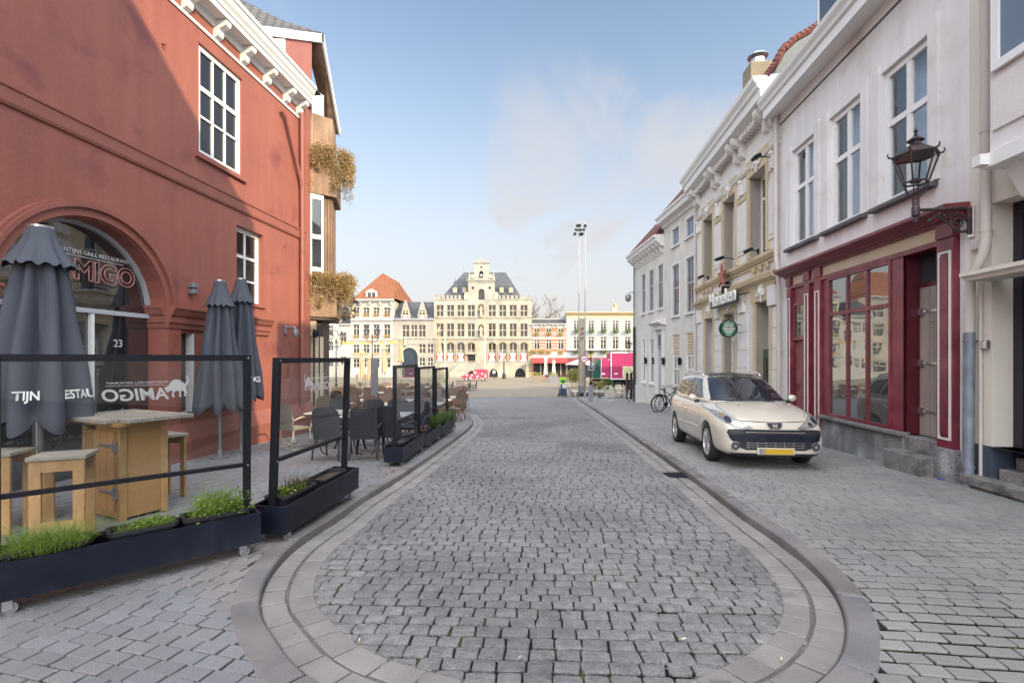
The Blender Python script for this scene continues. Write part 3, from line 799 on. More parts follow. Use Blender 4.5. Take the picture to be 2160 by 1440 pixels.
for z in (2.95, 3.05, 3.28, 3.37): mb.box(U(6.40), U(5.1), .337, .3445, z, z+.008)
mb.build('lead_bars', M['grey_metal'], gl)
mb = MB(); mb.molding(U(6.50), U(4.7), [(0,2.60),(.36,2.60),(.38,2.64),(.42,2.66),(.42,2.71),(.0,2.79)]); mb.build('canopy', M['cream_wall'], T)
mb = MB(); mb.bbox(U(6.82), U(4.8), -.18, .02, -.10, .03, .012); mb.box(U(6.80), U(4.8), -.13, .0, -.7, -.10); mb.bbox(U(6.50), U(4.92), .06, .4, -.2, .16, .01); mb.bbox(U(6.45), U(4.92), .22, .4, .16, .32, .01); mb.build('entrance_step', M['step'], T)
mb = MB()
mb.box(U(6.06), U(4.2), -.40, 0, 4.08, 9.4); ob = mb.build('oriel', M['white_wall'], T)
mb = MB(); mb.box(U(6.12), U(4.15), -.46, 0, 3.92, 4.09); mb.box(U(6.12), U(6.0), -.56, -.46, 3.95, 4.08); mb.molding(U(6.0), U(5.8), [(0,3.5),(.1,3.55),(.3,3.92),(0,3.92)]); mb.build('oriel_base', M['white'], T)
window(T, U(5.98), U(5.3), 5.05, 7.6, .41, 1, (), M['white'], M['curt_glass'], fr=.1, t=.05)
mb = MB(); mb.box(U(6.0), U(5.3), -.43, -.40, 4.35, 4.95); mb.build('oriel_panel', M['pub_white'], T)
pts_ = [(U(6.47),.12,9.5),(U(6.47),.12,3.12),(U(6.5),.12,2.98),(U(6.64),.14,2.74),(U(6.70),.13,2.6),(U(6.74),.11,1.95)]
downpipe(T, pts_, .058, M['pipe'], [(U(6.47),.12,4.55),(U(6.47),.12,6.6),(U(6.47),.12,3.25)])
downpipe(T, [(U(6.74),.11,1.95),(U(6.76),.11,-.3)], .064, M['pipe_iron'], [(U(6.745),.11,1.83),(U(6.755),.11,.12)], 'downpipe_foot')
downpipe(T, [(U(6.66),.03,2.6),(U(6.66),.03,-.3)], .02, M['pipe'], [(U(6.66),.03,1.5)], 'conduit')
mb = MB(); mb.bbox(U(6.80), U(6.66), -.07, 0, 3.05, 3.2, .02); mb.build('junction_box', M['pipe'], T)
mb = MB(); mb.bbox(U(6.62), U(6.535), -.07, 0, 1.72, 1.84, .012); mb.build('letterbox', M['steel'], T)
M['sticker_w'] = flat('white sticker', (.7,.7,.7)); M['sticker_b'] = flat('blue sticker', (.03,.05,.30)); M['sticker_r'] = flat('red sticker', (.5,.02,.03))
def pipe_sticker(z, h, m, a0=2.0, a1=3.6, name='sticker'):
    mb = MB(); cu, cw = U(6.745) , .11; n = 8
    pb = [(cu+.0665*math.cos(PI+(a0+(a1-a0)*k/n)-PI/2-1.1), -cw+.0665*math.sin(PI+(a0+(a1-a0)*k/n)-PI/2-1.1)) for k in range(n+1)]
    mb.loft([[(x, y, z) for x, y in pb], [(x, y, z+h) for x, y in pb]], closed=False); mb.build(name, m, T, fix=False)
pipe_sticker(1.16, .17, M['sticker_w'], 2.2, 2.9); pipe_sticker(.98, .08, M['sticker_w'], 2.4, 3.2); pipe_sticker(.84, .1, M['sticker_b'], 2.3, 3.2); pipe_sticker(.865, .05, M['sticker_w'], 2.5, 3.0); pipe_sticker(.70, .05, M['sticker_w'], 2.5, 2.9)

# --- the pub
T = FR.thing('pub', 'ornate white and beige pub with deep windows beside the maroon shopfront house', 'pub', U(16.4))
UP = [(19.1,18.0),(16.85,15.75),(14.6,13.45)]; GR = [(18.9,17.92,.15,3.07),(16.82,15.76,.15,3.07),(14.15,13.2,-.35,3.17)]
mb = MB(); wallgrid(mb, U(20.08), U(12.67), -.9, 8.2, [(U(a), U(b), 4.5, 6.85, 0, .36) for a, b in UP] + [(U(a), U(b), c, d_, 0, .42) for a, b, c, d_ in GR], .4)
mb.build('wall', M['pub_wall'], T)
body(T, U(20.08), U(12.67), -1, 8.5, 8, M['pub_wall'], 'side_wall')
mb = MB()
for a, b in UP:                       # beige architraves reaching the frieze
    ua, ub = U(a), U(b)
    mb.box(ua-.17, ua, -.05, .36, 4.5, 6.85); mb.box(ub, ub+.17, -.05, .36, 4.5, 6.85)
    mb.box(ua-.17, ub+.17, -.05, 0, 6.85, 7.35)
for a, b, c, d_ in GR:
    ua, ub = U(a), U(b)
    mb.box(ua-.14, ua, -.05, .40, c, d_); mb.box(ub, ub+.14, -.05, .40, c, d_)
    mb.box(ua-.3, ub+.3, -.055, 0, d_, 3.55)
mb.molding(U(20.1), U(12.66), [(0,3.55),(.06,3.55),(.08,3.62),(.2,3.72),(.22,3.8),(0,3.84)])
mb.molding(U(20.1), U(12.66), [(0,4.22),(.06,4.24),(.14,4.34),(.14,4.42),(0,4.46)])
for z in (3.88, 4.16): mb.box(U(20.0), U(12.75), -.05, 0, z, z+.05)
for c in (17.43, 15.2):
    mb.box(U(c+.30), U(c-.30), -.04, 0, 6.35, 6.5); mb.box(U(c+.3), U(c-.3), -.08, 0, 3.3, 3.5)
mb.box(U(20.0), U(12.75), -.05, 0, 7.04, 7.10)
mb.build('beige_trim', M['pub_trim'], T)
mb = MB()                              # raised white panels
for c, hw_ in ((19.65,.28),(17.43,.42),(15.18,.42),(13.02,.26)):
    mb.box(U(c+hw_), U(c-hw_), -.03, 0, 4.75, 6.3); mb.box(U(c+hw_-.08), U(c-hw_+.08), -.045, -.03, 4.85, 6.2)
    mb.box(U(c+hw_), U(c-hw_), -.03, 0, 6.55, 7.0)
    for z in (.2, .75, 1.3, 1.85, 2.4): mb.box(U(c+hw_-.0), U(c-hw_+.0), -.025, 0, z, z+.53)
    mb.box(U(c+.22), U(c-.22), -.09, 0, 2.98, 3.5)
for a, b in ((19.6,17.7),(17.2,15.45),(14.9,13.0)):
    mb.box(U(a), U(b), -.03, 0, 7.25, 7.8); mb.box(U(a)+.1, U(b)-.1, -.045, -.03, 7.33, 7.72)
mb.molding(U(20.1), U(12.66), [(0,7.06),(.07,7.1),(.1,7.18),(0,7.2)])
mb.build('wall_panels', M['pub_white'], T)
mb = MB()
mb.molding(U(20.15), U(12.66), [(0,8.12),(.12,8.14),(.48,8.28),(.50,8.48),(.56,8.52),(.58,8.60),(.66,8.70),(.68,8.80),(0,8.84)])
mb.build('cornice', M['white'], T)
for c in (19.85, 19.55, 17.65, 17.2, 15.42, 14.97, 13.25, 12.85): mb = MB(); bracket(mb, U(c), .0, 8.2, .62, .42, .20); mb.build('cornice_bracket', M['pub_white'], T)
mb = MB()
for k in range(34):
    Yc = 19.3 - k*.195
    if min(abs(Yc-c) for c in (19.85,19.55,17.65,17.2,15.42,14.97,13.25,12.85)) < .2: continue
    mb = MB(); mb.bbox(U(Yc)-.05, U(Yc)+.05, -.3, 0, 7.98, 8.16, .02); mb.build('dentil', M['pub_white'], T)
mb = MB()
for i, (Y_, z, s_) in enumerate(((18.55,7.1,.3),(16.3,7.1,.3),(14.0,7.1,.3),(18.4,3.36,.28),(16.3,3.36,.28),(13.68,3.42,.3))): mb = MB(); ornament(mb, U(Y_), .07, z, s_, i); mb.build('stucco_ornament', M['pub_white'], T, smooth=50)
for c in (17.43, 15.2, 13.0, 19.8): mb = MB(); mb.ball((U(c), -.08, 6.95), .07, 8, 6); mb.box(U(c)-.05, U(c)+.05, -.1, 0, 6.55, 6.9); mb.build('stucco_drop', M['pub_white'], T, smooth=50)
mb = MB()
for c0 in (19.0, 14.2):
    for k in range(3):
        u = U(c0-.45*k-.0); mb.cyl((u,-.05,4.07),(u,-.085,4.07), .085, n=12); mb.cyl((u,-.085,4.07),(u,-.11,4.07), .04, n=10)
        if k < 2: mb.tube([(u+.1,-.06,4.07),(u+.36,-.06,4.07)], .015, 6)
mb.build('rosettes', M['pub_trim'], T, smooth=50)
for a, b in UP: window(T, U(a), U(b), 4.5, 6.85, -.36, 1, ((.72, .07),), M['white'], M['glass_dark'], fr=.09, mu=.05)
for a, b, c, d_ in GR[:2]: window(T, U(a), U(b), c, d_, -.30, 1, ((.70, .06),), M['white'], M['glass_bright'], fr=.09, mu=.05)
window(T, U(14.15), U(13.2), 2.0, 3.17, -.40, 1, (), M['white'], M['glass'], fr=.12, name='fanlight')
mb = MB(); mb.box(U(14.15), U(14.0), .36, .44, -.4, 2.0); mb.box(U(13.3), U(13.2), .36, .44, -.4, 2.0); mb.box(U(14.0), U(13.3), .36, .44, 1.86, 2.0); mb.build('door_frame', M['white'], T)
mb = MB(); mb.box(U(13.98), U(13.66), .12, .16, -.38, 1.84); mb.box(U(13.62), U(13.32), .12, .16, -.38, 1.84); dd = mb.build('door', M['green_door'], T)
mb = MB(); mb.box(U(13.92), U(13.72), .108, .118, .3, 1.6); mb.box(U(13.56), U(13.38), .108, .118, .3, 1.6); mb.build('door_glass', M['glass_dark'], dd)
prof = [(.32,8.80),(.14,9.04),(-.07,9.43),(-.35,9.70),(-.7,9.89),(-.98,10.07),(-1.25,10.2),(-4,11.3),(-8,8.8)]
mb = MB(); mb.molding(U(20.0), U(12.75), [(w_-.04, z_-.05) for w_, z_ in prof]); rf = mb.build('roof', M['red_tile'], T)
vtm = mat('red verge tiles', (.15,.05,.04), .8, var=.25, sc=6)
for k in range(22):                                              # verge tiles stepping up the gable edge
    t0 = k/22*7; i = int(t0); f_ = t0-i; a, b = prof[i], prof[i+1]
    w_, z_ = a[0]+(b[0]-a[0])*f_, a[1]+(b[1]-a[1])*f_; d = Vector((b[0]-a[0], 0, b[1]-a[1])).normalized()
    mb = MB(); mb.cyl((U(12.72), -w_, z_+.01), (U(12.72), -(w_+d.x*.26), z_+d.z*.26-.02), .095, .075, 7); mb.build('verge_tile', vtm, rf)
mb = MB(); mb.poly([(U(12.69), -w_+.06, z_-.07) for w_, z_ in prof]); mb.build('gable_cladding', M['zinc'], T)
mb = MB(); mb.bbox(U(15.6), U(14.95), .15, .8, 8.5, 10.5, .01)
ch = mb.build('chimney', brickmat('pale yellow brick', (.27,.225,.14), (.22,.18,.11), (.2,.18,.14), bump=.6), T)
mb = MB(); mb.cyl((U(15.28),0.48,10.5),(U(15.28),0.48,10.72), .2, n=14); mb.lathe([(.3,0),(.27,.05),(.1,.1)], (U(15.28),0.48,10.8), 14); mb.cyl((U(15.28),0.48,10.7),(U(15.28),0.48,10.82), .03); mb.build('chimney_cowl', M['steel'], ch)
downpipe(T, [(U(20.0),.1,8.0),(U(20.0),.1,-.8)], .05, M['pipe'], [(U(20.0),.1,6.0),(U(20.0),.1,3.0)])

# --- lettering and hanging sign of the pub
S = FR.thing('wall_sign', 'white letters on a dark green board with a red star, mounted above the pub windows', 'sign', U(16.2), .2, 3.4)
mb = MB(); mb.bbox(U(17.35), U(14.95), -.30, -.20, 3.30, 3.60, .01); mb.box(U(17.0), U(16.9), -.2, 0, 3.4, 3.46); mb.box(U(15.4), U(15.3), -.2, 0, 3.4, 3.46); mb.build('sign_board', flat('sign board green', (.008,.022,.016), .4), S)
M['letter'] = flat('white sign letters', (.74,.74,.70), .5)
text('letters', 'Heineken', .66, M['letter'], S, face_text(U(16.15), .31, 3.55), extrude=.025, bold=.008)
def star(mb, u, w, z, r, d=.05):
    p = []
    for k in range(10):
        a = PI/2 + k*PI/5; rr = r if k % 2 == 0 else r*.42
        p.append((u+rr*math.cos(a), -w, z+rr*math.sin(a)))
    c = len(p); mb.add(p + [(u,-w-.01,z)] + [(q[0], q[1]+d, q[2]) for q in p], [(i, (i+1) % 10, 10) for i in range(10)] + [(i, 11+i, 11+(i+1) % 10, (i+1) % 10) for i in range(10)])
mb = MB(); star(mb, U(16.25), .3, 4.28, .42); mb.build('star', flat('dull red enamel', (.32,.07,.06), .4), S)
mb = MB(); mb.box(U(16.3), U(16.2), -.27, 0, 3.6, 3.95); mb.box(U(16.35), U(16.1), -.24, -.05, 4.0, 4.08); mb.build('bracket', M['black'], S)
def floodlight(Y_, w, z, n_, lab):
    S = FR.thing('floodlight', lab, 'floodlight', U(Y_), w, z, 'small black floodlights on the pub front')
    mb = MB(); mb.tube([(U(Y_), 0, z-.03), (U(Y_), -w*.6, z+.02), (U(Y_), -w, z)], .015, 6); mb.box(U(Y_)-.05, U(Y_)+.05, -.03, 0, z-.1, z+.05); mb.build('arm', M['black'], S)
    mb = MB(); mb.m = Matrix.Translation((U(Y_), -w, z)) @ Matrix.Rotation(R(n_), 4, 'Z') @ Matrix.Rotation(R(25), 4, 'X'); mb.bbox(-.14, .14, -.09, .09, -.04, .05, .015); mb.build('head', M['black'], S)
floodlight(18.55, .28, 4.62, 0, 'small black floodlight below the farthest upper pub window')
floodlight(15.75, .5, 4.75, 20, 'small black floodlight mounted just above the red star sign')
floodlight(14.0, .28, 4.62, 0, 'small black floodlight on the ledge below the nearest upper pub window')
floodlight(13.0, .45, 6.85, 0, 'small black floodlight high on the pub wall beside the downpipe')
S = FR.thing('hanging_sign', 'round green hanging sign with white lettering and red star beside the pub door', 'sign', U(15.2), .37, 2.2)
M['sgreen'] = flat('sign green', (.012,.10,.045), .35); M['sdark'] = flat('sign black green', (.006,.02,.014), .35)
c0 = FR.world(U(15.2), .42, 2.50)
def disc(mb, u, w, z, r, y0, y1, n=32): mb.cyl((y0, -w, z), (y1, -w, z), r, n=n)
uc = U(15.2)
def rd(name, r, m, a, b, zc=2.5):
    mb = MB(); disc(mb, 0, .42, zc, r, uc+a, uc+b); return mb.build(name, m, S, smooth=30)
rd('sign_rim', .27, M['black'], -.04, .04); rd('sign_ring', .248, M['sgreen'], -.044, .044); rd('sign_disc', .165, flat('pale sign green', (.30,.42,.34), .4), -.048, .048)
mb = MB(); mb.box(uc-.052, uc+.052, -.66, -.18, 2.46, 2.545); mb.build('sign_band', M['sdark'], S)
rot = Matrix.Translation((uc+.054, -.42, 2.50)) @ Matrix.Rotation(R(90), 4, 'Z') @ Matrix.Rotation(R(90), 4, 'X')
text('letters', 'Heineken', .098, M['letter'], S, rot, extrude=.002, bold=.002)
for i, (wd, aa) in enumerate((('PREMIUM', 90), ('BEER', 270))):
    n_ = len(wd)
    for k, chh in enumerate(wd):
        th = R(aa) + ((n_-1)/2-k)*.24*(1 if i == 0 else -1)
        rr_ = .205
        mt = Matrix.Translation((uc+.046, -.42, 2.50)) @ Matrix.Rotation(R(90), 4, 'Z') @ Matrix.Rotation(R(90), 4, 'X') @ Matrix.Translation((rr_*math.cos(th), rr_*math.sin(th), 0)) @ Matrix.Rotation(th-PI/2 if i == 0 else th+PI/2, 4, 'Z')
        text('letters', chh, .06, M['letter'], S, mt, extrude=.002)
mb = MB(); q = []
for k in range(10):
    a = PI/2+k*PI/5; rr = .032 if k % 2 == 0 else .013; q.append((uc+.052, -.42+rr*math.cos(a), 2.60+rr*math.sin(a)))
mb.prism(q, (.004,0,0)); mb.build('star', M['sticker_r'], S)
mb = MB()
for z in (2.62, 2.38): mb.tube([(uc, -.12, z), (uc, -.005, z)], .014, 6); mb.tube([(uc,-.16,z),(uc,-.1,z)], .02, 6)
mb.box(uc-.02, uc+.02, -.02, 0, 2.3, 2.7); mb.build('bracket', M['grey_metal'], S)

# --- two far houses
T = FR2.thing('house', 'white painted brick house with louvred lower windows, left of the pub', 'house', U2(22.1))
h = [(22.87,22.0),(21.2,20.35)]
holes = []
for a, b in h: holes += [(U2(a),U2(b),6.68,7.46),(U2(a),U2(b),3.5,5.80),(U2(a),U2(b),.35,2.66)]
mb = MB(); wallgrid(mb, U2(24.07), U2(20.08), -1, 8.05, holes, .13); mb.build('wall', M['white_brick'], T)
body(T, U2(24.07), U2(20.08), -1, 8.1, 9, M['white_brick'], 'side_wall')
for a, b in h:
    window(T, U2(a), U2(b), 6.68, 7.46, -.10, 2, (), M['blue_grey'], M['curt_glass'], fr=.06)
    window(T, U2(a), U2(b), 3.5, 5.80, -.10, 2, ((.55,.07),), M['blue_grey'], M['glass'], fr=.07)
    window(T, U2(a), U2(b), .35, 1.74, -.10, 2, ((.55,.05),), M['white'], M['glass_bright'], fr=.06)
    mb = MB(); u0, u1 = U2(a), U2(b)
    mb.box(u0,u0+.05,.03,.09,1.76,2.66); mb.box(u1-.05,u1,.03,.09,1.76,2.66); mb.box(u0+.05,u1-.05,.03,.09,2.61,2.66)
    for k in range(8): mb.prism([(u0+.05,.03,1.79+k*.1),(u0+.05,.08,1.84+k*.1),(u0+.05,.08,1.865+k*.1),(u0+.05,.03,1.815+k*.1)], (u1-u0-.1,0,0))
    mb.box(u0+.05,u1-.05,.088,.095,1.76,2.61); mb.build('louvre', M['cream'], T)
    for z in (3.42, 6.6, .27): mb = MB(); mb.bbox(u0-.1, u1+.1, -.09, .05, z, z+.08, .01); mb.build('window_sill', M['pub_white'], T)
    mb = MB()
    for z0, z1 in ((6.68,7.46),(3.5,5.8)):
        mb.box(u0-.1,u0,-.025,0,z0,z1+.1); mb.box(u1,u1+.1,-.025,0,z0,z1+.1); mb.box(u0,u1,-.025,0,z1,z1+.1)
    mb.build('window_surround', M['pub_white'], T)
mb = MB(); mb.molding(U2(24.1), U2(20.04), [(0,7.80),(.08,7.82),(.12,7.95),(.34,8.02),(.36,8.2),(.42,8.26),(.42,8.34),(0,8.36)]); mb.build('cornice', M['pub_white'], T)
mb = MB(); mb.m = None
a0, a1 = U2(24.0), U2(20.2)
mb.loft([[(a0,-.35,8.34),(a1,-.35,8.34),(a1,8,8.34),(a0,8,8.34)], [(a0+.9,1.9,11.0),(a1-.4,1.9,11.0),(a1-.4,4,11.0),(a0+.9,4,11.0)]]); mb.build('roof', M['red_tile'], T)
T = FR2.thing('house', 'farthest house on the right, pale brick with a bracketed eave and pedimented door', 'house', U2(26.5))
h = [(27.75,27.08),(26.4,25.65),(24.95,24.2)]
holes = [(U2(a),U2(b),4.05,6.2) for a, b in h] + [(U2(27.65),U2(26.95),.3,2.6),(U2(26.3),U2(25.5),.3,2.6),(U2(24.98),U2(24.2),-.85,2.8)]
mb = MB(); wallgrid(mb, U2(29.0), U2(24.07), -1.3, 7.2, holes, .13); mb.build('wall', M['white_brick'], T)
body(T, U2(29.0), U2(24.07), -1.4, 7.3, 12, M['white_brick'], 'side_wall')
for a, b in h:
    window(T, U2(a), U2(b), 4.05, 6.2, -.10, 2, ((.6,.07),), M['blue_grey'], M['glass'], fr=.06)
    mb = MB(); mb.bbox(U2(a)-.1, U2(b)+.1, -.09, .05, 3.96, 4.04, .01); mb.build('window_sill', M['pub_white'], T)
for a, b in ((27.65,26.95),(26.3,25.5)):
    window(T, U2(a), U2(b), .3, 2.6, -.10, 2, ((.65,.05),), M['white'], M['glass_bright'], fr=.06)
    mb = MB(); mb.bbox(U2(a)-.08, U2(b)+.08, -.08, .05, .2, .29, .01); mb.box(U2(a)-.12, U2(a), -.03, 0, .3, 2.7); mb.box(U2(b), U2(b)+.12, -.03, 0, .3, 2.7); mb.build('window_surround', M['pub_white'], T)
mb = MB(); mb.box(U2(24.98), U2(24.2), .06, .1, -.9, 2.1); mb.box(U2(24.9), U2(24.3), .045, .06, .2, 1.8); mb.build('door', M['blue_grey'], T)
window(T, U2(24.98), U2(24.2), 2.12, 2.8, -.06, 1, (), M['blue_grey'], M['glass'], name='fanlight')
mb = MB(); u0, u1 = U2(25.1), U2(24.1)
mb.box(u0-.15,u0+.1,-.09,0,-.9,3.0); mb.box(u1-.08,u1+.12,-.09,0,-.9,3.0); mb.box(u0-.2,u1+.2,-.14,0,3.0,3.2); mb.molding(u0-.35, u1+.35, [(0,3.2),(.2,3.22),(.36,3.3),(.38,3.36),(0,3.5)]); mb.build('door_case', M['pub_white'], T)
mb = MB(); mb.molding(U2(29.3), U2(24.0), [(0,7.0),(.1,7.02),(.4,7.26),(.44,7.42),(.5,7.46),(.5,7.55),(0,7.58)]); mb.build('cornice', M['pub_white'], T)
for k in range(9): mb = MB(); bracket(mb, U2(28.7-k*.55), 0, 7.22, .42, .34, .12); mb.build('cornice_bracket', M['pub_white'], T)
mb = MB(); mb.box(U2(29.0), U2(24.07), -.04, 0, 6.72, 6.78); mb.build('frieze_band', M['pub_white'], T)
mb = MB(); a0, a1 = U2(29.25), U2(24.1)
mb.loft([[(a0,-.45,7.56),(a1,-.45,7.56),(a1,12,7.56),(a0,12,7.56)], [(a0+2.3,2.4,10.9),(a1-.0,2.4,10.9),(a1,12,10.9),(a0+2.3,12,10.9)]]); mb.build('roof', M['red_tile'], T)
downpipe(T, [(U2(28.9),.1,7.2),(U2(28.9),.1,3.4)], .05, M['pipe_iron'], [], 'downpipe'); downpipe(T, [(U2(28.9),.1,3.4),(U2(28.9),.1,-1)], .075, M['iron'], [], 'downpipe_foot')
for i, (Y_, lab) in enumerate(((26.75,'left of the middle lower window'),(25.35,'just left of the pedimented door'),(23.9,'just right of the pedimented door'))):
    S = FR2.thing('wall_lamp', 'black box wall lamp on the farthest house, '+lab, 'wall lamp', U2(Y_), 0, 1.45, 'black box wall lamps')
    mb = MB(); mb.bbox(U2(Y_)-.06, U2(Y_)+.06, -.16, -.03, 1.3, 1.62, .01); mb.box(U2(Y_)-.03, U2(Y_)+.03, -.03, 0, 1.4, 1.5); mb.build('housing', M['black'], S)
    mb = MB(); mb.box(U2(Y_)-.045, U2(Y_)+.045, -.168, -.16, 1.36, 1.5); mb.build('lamp_glass', M['grey_metal'], S)
S = FR2.thing('wall_lamp', 'black box wall lamp between the louvred lower windows', 'wall lamp', U2(21.75), 0, 1.45, 'black box wall lamps')
mb = MB(); mb.bbox(U2(21.75)-.06, U2(21.75)+.06, -.16, -.03, 1.3, 1.62, .01); mb.box(U2(21.75)-.03, U2(21.75)+.03, -.03, 0, 1.4, 1.5); mb.build('housing', M['black'], S)
# building out of view behind the far corner house (its shade falls on the square)
T = thing('house', 'brown brick house behind the farthest right house, facing the square', 'house', (20, 36, g(36)))
mb = MB(); mb.box(-8.7, 22, -6.8, 5.2, -.5, 11.5); mb.build('wall', M['white_brick'], T)
# gable house behind the camera on the right
T = thing('house', 'tall gabled house standing behind the photographer on the right', 'house', (6.2, 0, 0))
mb = MB(); mb.prism([(0,1.45,-1),(0,1.45,11.9),(0,-4.0,16.6),(0,-9.5,11.9),(0,-9.5,-1)], (7,-7.2,0)); mb.build('wall', M['cream_wall'], T)
# ------------------------------------------------------------ left side: the red restaurant and its neighbour
FL = Facade(-6.85, 0, math.atan2(.99523, .09753))
W = lambda Y: 1.00479*Y
M['red_wall'] = mat('terracotta red render', (.285,.100,.073), .50, var=.09, sc=.7, fine=.05, fsc=18, bump=.3, bsc=14, tint=(.195,.062,.058), tsc=1.3, tmin=.56, tmax=.72, streak=.10)
M['red_trim'] = mat('red painted moulding', (.26,.094,.07), .5, var=.08, sc=2, bump=.06)
M['roof_dark'] = brickmat('dark roof tiles', (.11,.105,.10), (.08,.075,.075), (.03,.03,.03), bw=.25, bh=.3, ms=.03, bump=1.0, axis='XY')
T = FL.thing('restaurant_building', 'terracotta red restaurant building with an arched window and white cornice on the left', 'restaurant', W(10))
AC, AR, ASP, ARISE = 7.30, 1.30, 2.35, 1.27            # arch: centre, half width, spring height, rise
holes = [(W(9.42), W(10.70), 5.48, 7.58, 0, .16), (W(10.52), W(11.46), 2.82, 4.42, 0, .22),
         (W(AC-AR), W(AC+AR), -.4, ASP+ARISE, ARISE, .42), (W(8.93), W(9.32), .55, 2.05, 0, .2)]
mb = MB(); wallgrid(mb, W(-6), W(13.62), -.7, 8.35, holes, .2); mb.build('wall', M['red_wall'], T)
body(T, W(-6), W(13.62), -.7, 8.35, 9, M['red_wall'], 'side_wall')
# archivolt rings
def arch_ring(mb, uc, zs, r0, r1, k, w0, w1, n=28):
    """half-round band between radii r0, r1, heights scaled by k, from depth w0 to w1"""
    P = lambda r, a, w: (uc + r*math.cos(a), -w, zs + r*k*math.sin(a))
    rings = []
    for i in range(n+1):
        a = PI*i/n; rings.append([P(r0,a,w0), P(r0,a,w1), P(r1,a,w1), P(r1,a,w0)])
    mb.loft(rings)
kk = ARISE/AR
mb = MB(); arch_ring(mb, W(AC), ASP, AR+.02, AR+.14, kk, 0, .05); arch_ring(mb, W(AC), ASP, AR+.14, AR+.20, kk, 0, .10); arch_ring(mb, W(AC), ASP, AR+.20, AR+.24, kk, 0, .07)
mb.build('archivolt', M['red_trim'], T, smooth=35)
mb = MB()
prof = [(0,2.12),(.05,2.12),(.06,2.2),(.09,2.22),(.09,2.32),(.13,2.35),(.17,2.44),(.19,2.46),(.19,2.5),(0,2.53)]
mb.molding(W(AC+AR-.02), W(8.95), [(w_+.04 if w_ else 0, z) for w_, z in prof]); mb.molding(W(8.95), W(11.62), prof); mb.prism([(W(AC+AR)+.01 - (w_*.6 if w_ else -.0), -.035, z) for w_, z in prof], (0,.36,0)); mb.build('string_moulding', M['red_trim'], T)
mb = MB(); mb.molding(W(5.2), W(5.98), prof); mb.build('string_moulding', M['red_trim'], T)
mb = MB(); mb.box(W(AC+AR+.0), W(8.9), -.07, 0, -.5, 2.12); mb.build('pilaster', M['red_wall'], T)
mb = MB(); mb.box(W(5.2), W(5.98), -.07, 0, -.5, 2.12); mb.build('pilaster', M['red_wall'], T)
mb = MB(); mb.molding(W(8.95), W(13.64), [(0,-.6),(.17,-.6),(.17,.12),(.02,.42),(0,.42)]); mb.molding(W(8.4), W(8.95), [(0,-.6),(.24,-.6),(.24,.12),(.09,.42),(0,.42)]); mb.build('plinth', M['red_trim'], T)
mb = MB(); mb.molding(W(-6), W(13.3), [(0,4.72),(.03,4.72),(.045,4.76),(.05,4.92),(.07,4.94),(.07,4.98),(0,5.0)]); mb.build('string_course', M['red_trim'], T)
mb = MB(); mb.box(W(9.32), W(10.78), -.07, .05, 5.38, 5.47); mb.build('window_sill', M['red_trim'], T)
mb = MB(); mb.box(W(10.45), W(11.5), -.05, .05, 2.74, 2.81); mb.build('window_sill', M['red_trim'], T)
window(T, W(9.42), W(10.70), 5.48, 7.58, -.12, 3, ((.36,.04),(.62,.085)), M['white'], M['glass_dark'], fr=.10, mu=.045, t=.07, curtain=M['curtain'])
window(T, W(10.52), W(11.46), 2.82, 4.42, -.18, 2, ((.30,.04),(.62,.06)), M['white'], M['glass_dark'], fr=.09, mu=.045, t=.06)
mb = MB(); mb.box(W(9.26), W(9.30), -.0, .15, .6, 2.05); mb.box(W(8.95), W(9.26), .1, .15, .55, .62); nw = mb.build('narrow_window', M['white'], T)
mb = MB(); mb.box(W(8.93), W(9.27), .14, .15, .6, 2.05); mb.build('pane', M['glass_dark'], nw)
# arched glazing
M['glass_arch'] = glassmat('restaurant glass', (.02,.02,.022), ior=2.3, wav=.10)
mb = MB(); n = 24; uc = W(AC); rad = AR*1.0048
arc = [(uc+rad*math.cos(PI-PI*k/n), .30, ASP+ARISE*math.sin(PI*k/n)) for k in range(n+1)]
mb.poly([(p[0], p[1], p[2]) for p in arc]); ag = mb.build('arched_pane', M['glass_arch'], T, fix=False)
mb = MB(); mb.poly([(uc-rad,.30,-.3),(uc+rad,.30,-.3),(uc+rad,.30,ASP-.06),(uc-rad,.30,ASP-.06)]); mb.build('door_pane', M['glass_arch'], T, fix=False)
mb = MB(); arch_ring(mb, uc, ASP, rad-.06, rad+.0, kk, -.30, -.24); mb.box(uc-rad, uc+rad, .24, .30, ASP-.07, ASP+.0); mb.build('arch_frame', flat('silver grey frame', (.42,.44,.46), .4), T)
mb = MB(); mb.box(uc+.2, uc+.26, .25, .3, -.3, ASP-.07); mb.box(uc-.55, uc-.49, .25, .3, -.3, ASP-.07); mb.build('door_post', M['white'], T)
M['neon'] = flat('pink neon tubing', (.42,.19,.17), .35); M['etch'] = flat('white window film', (.62,.62,.62), .6)
def neon(body_, u, z, size, r):
    cu = bpy.data.curves.new('n', 'FONT'); cu.body = body_; cu.size = size; cu.align_x = 'CENTER'; cu.fill_mode = 'NONE'; cu.bevel_depth = r; cu.bevel_resolution = 1; cu.resolution_u = 3; cu.offset = .012
    o = bpy.data.objects.new('n', cu); me = bpy.data.meshes.new_from_object(o); bpy.data.objects.remove(o); bpy.data.curves.remove(cu)
    me.name = 'neon_letters'; me.transform(face_text(u, -.18, z)); me.transform(Matrix.Translation(-OFF[T.name])); me.materials.clear(); me.materials.append(M['neon'])
    ob = bpy.data.objects.new('neon_letters', me); COL.objects.link(ob); ob.parent = T; OFF[ob.name] = OFF[T.name]; return ob
neon('AMIGO', W(7.55), 2.76, .40, .008)
text('small_letters', 'ARGENTIJNS GRILL RESTAURANT', .088, M['etch'], T, face_text(W(7.55), -.285, 3.17), extrude=.002)
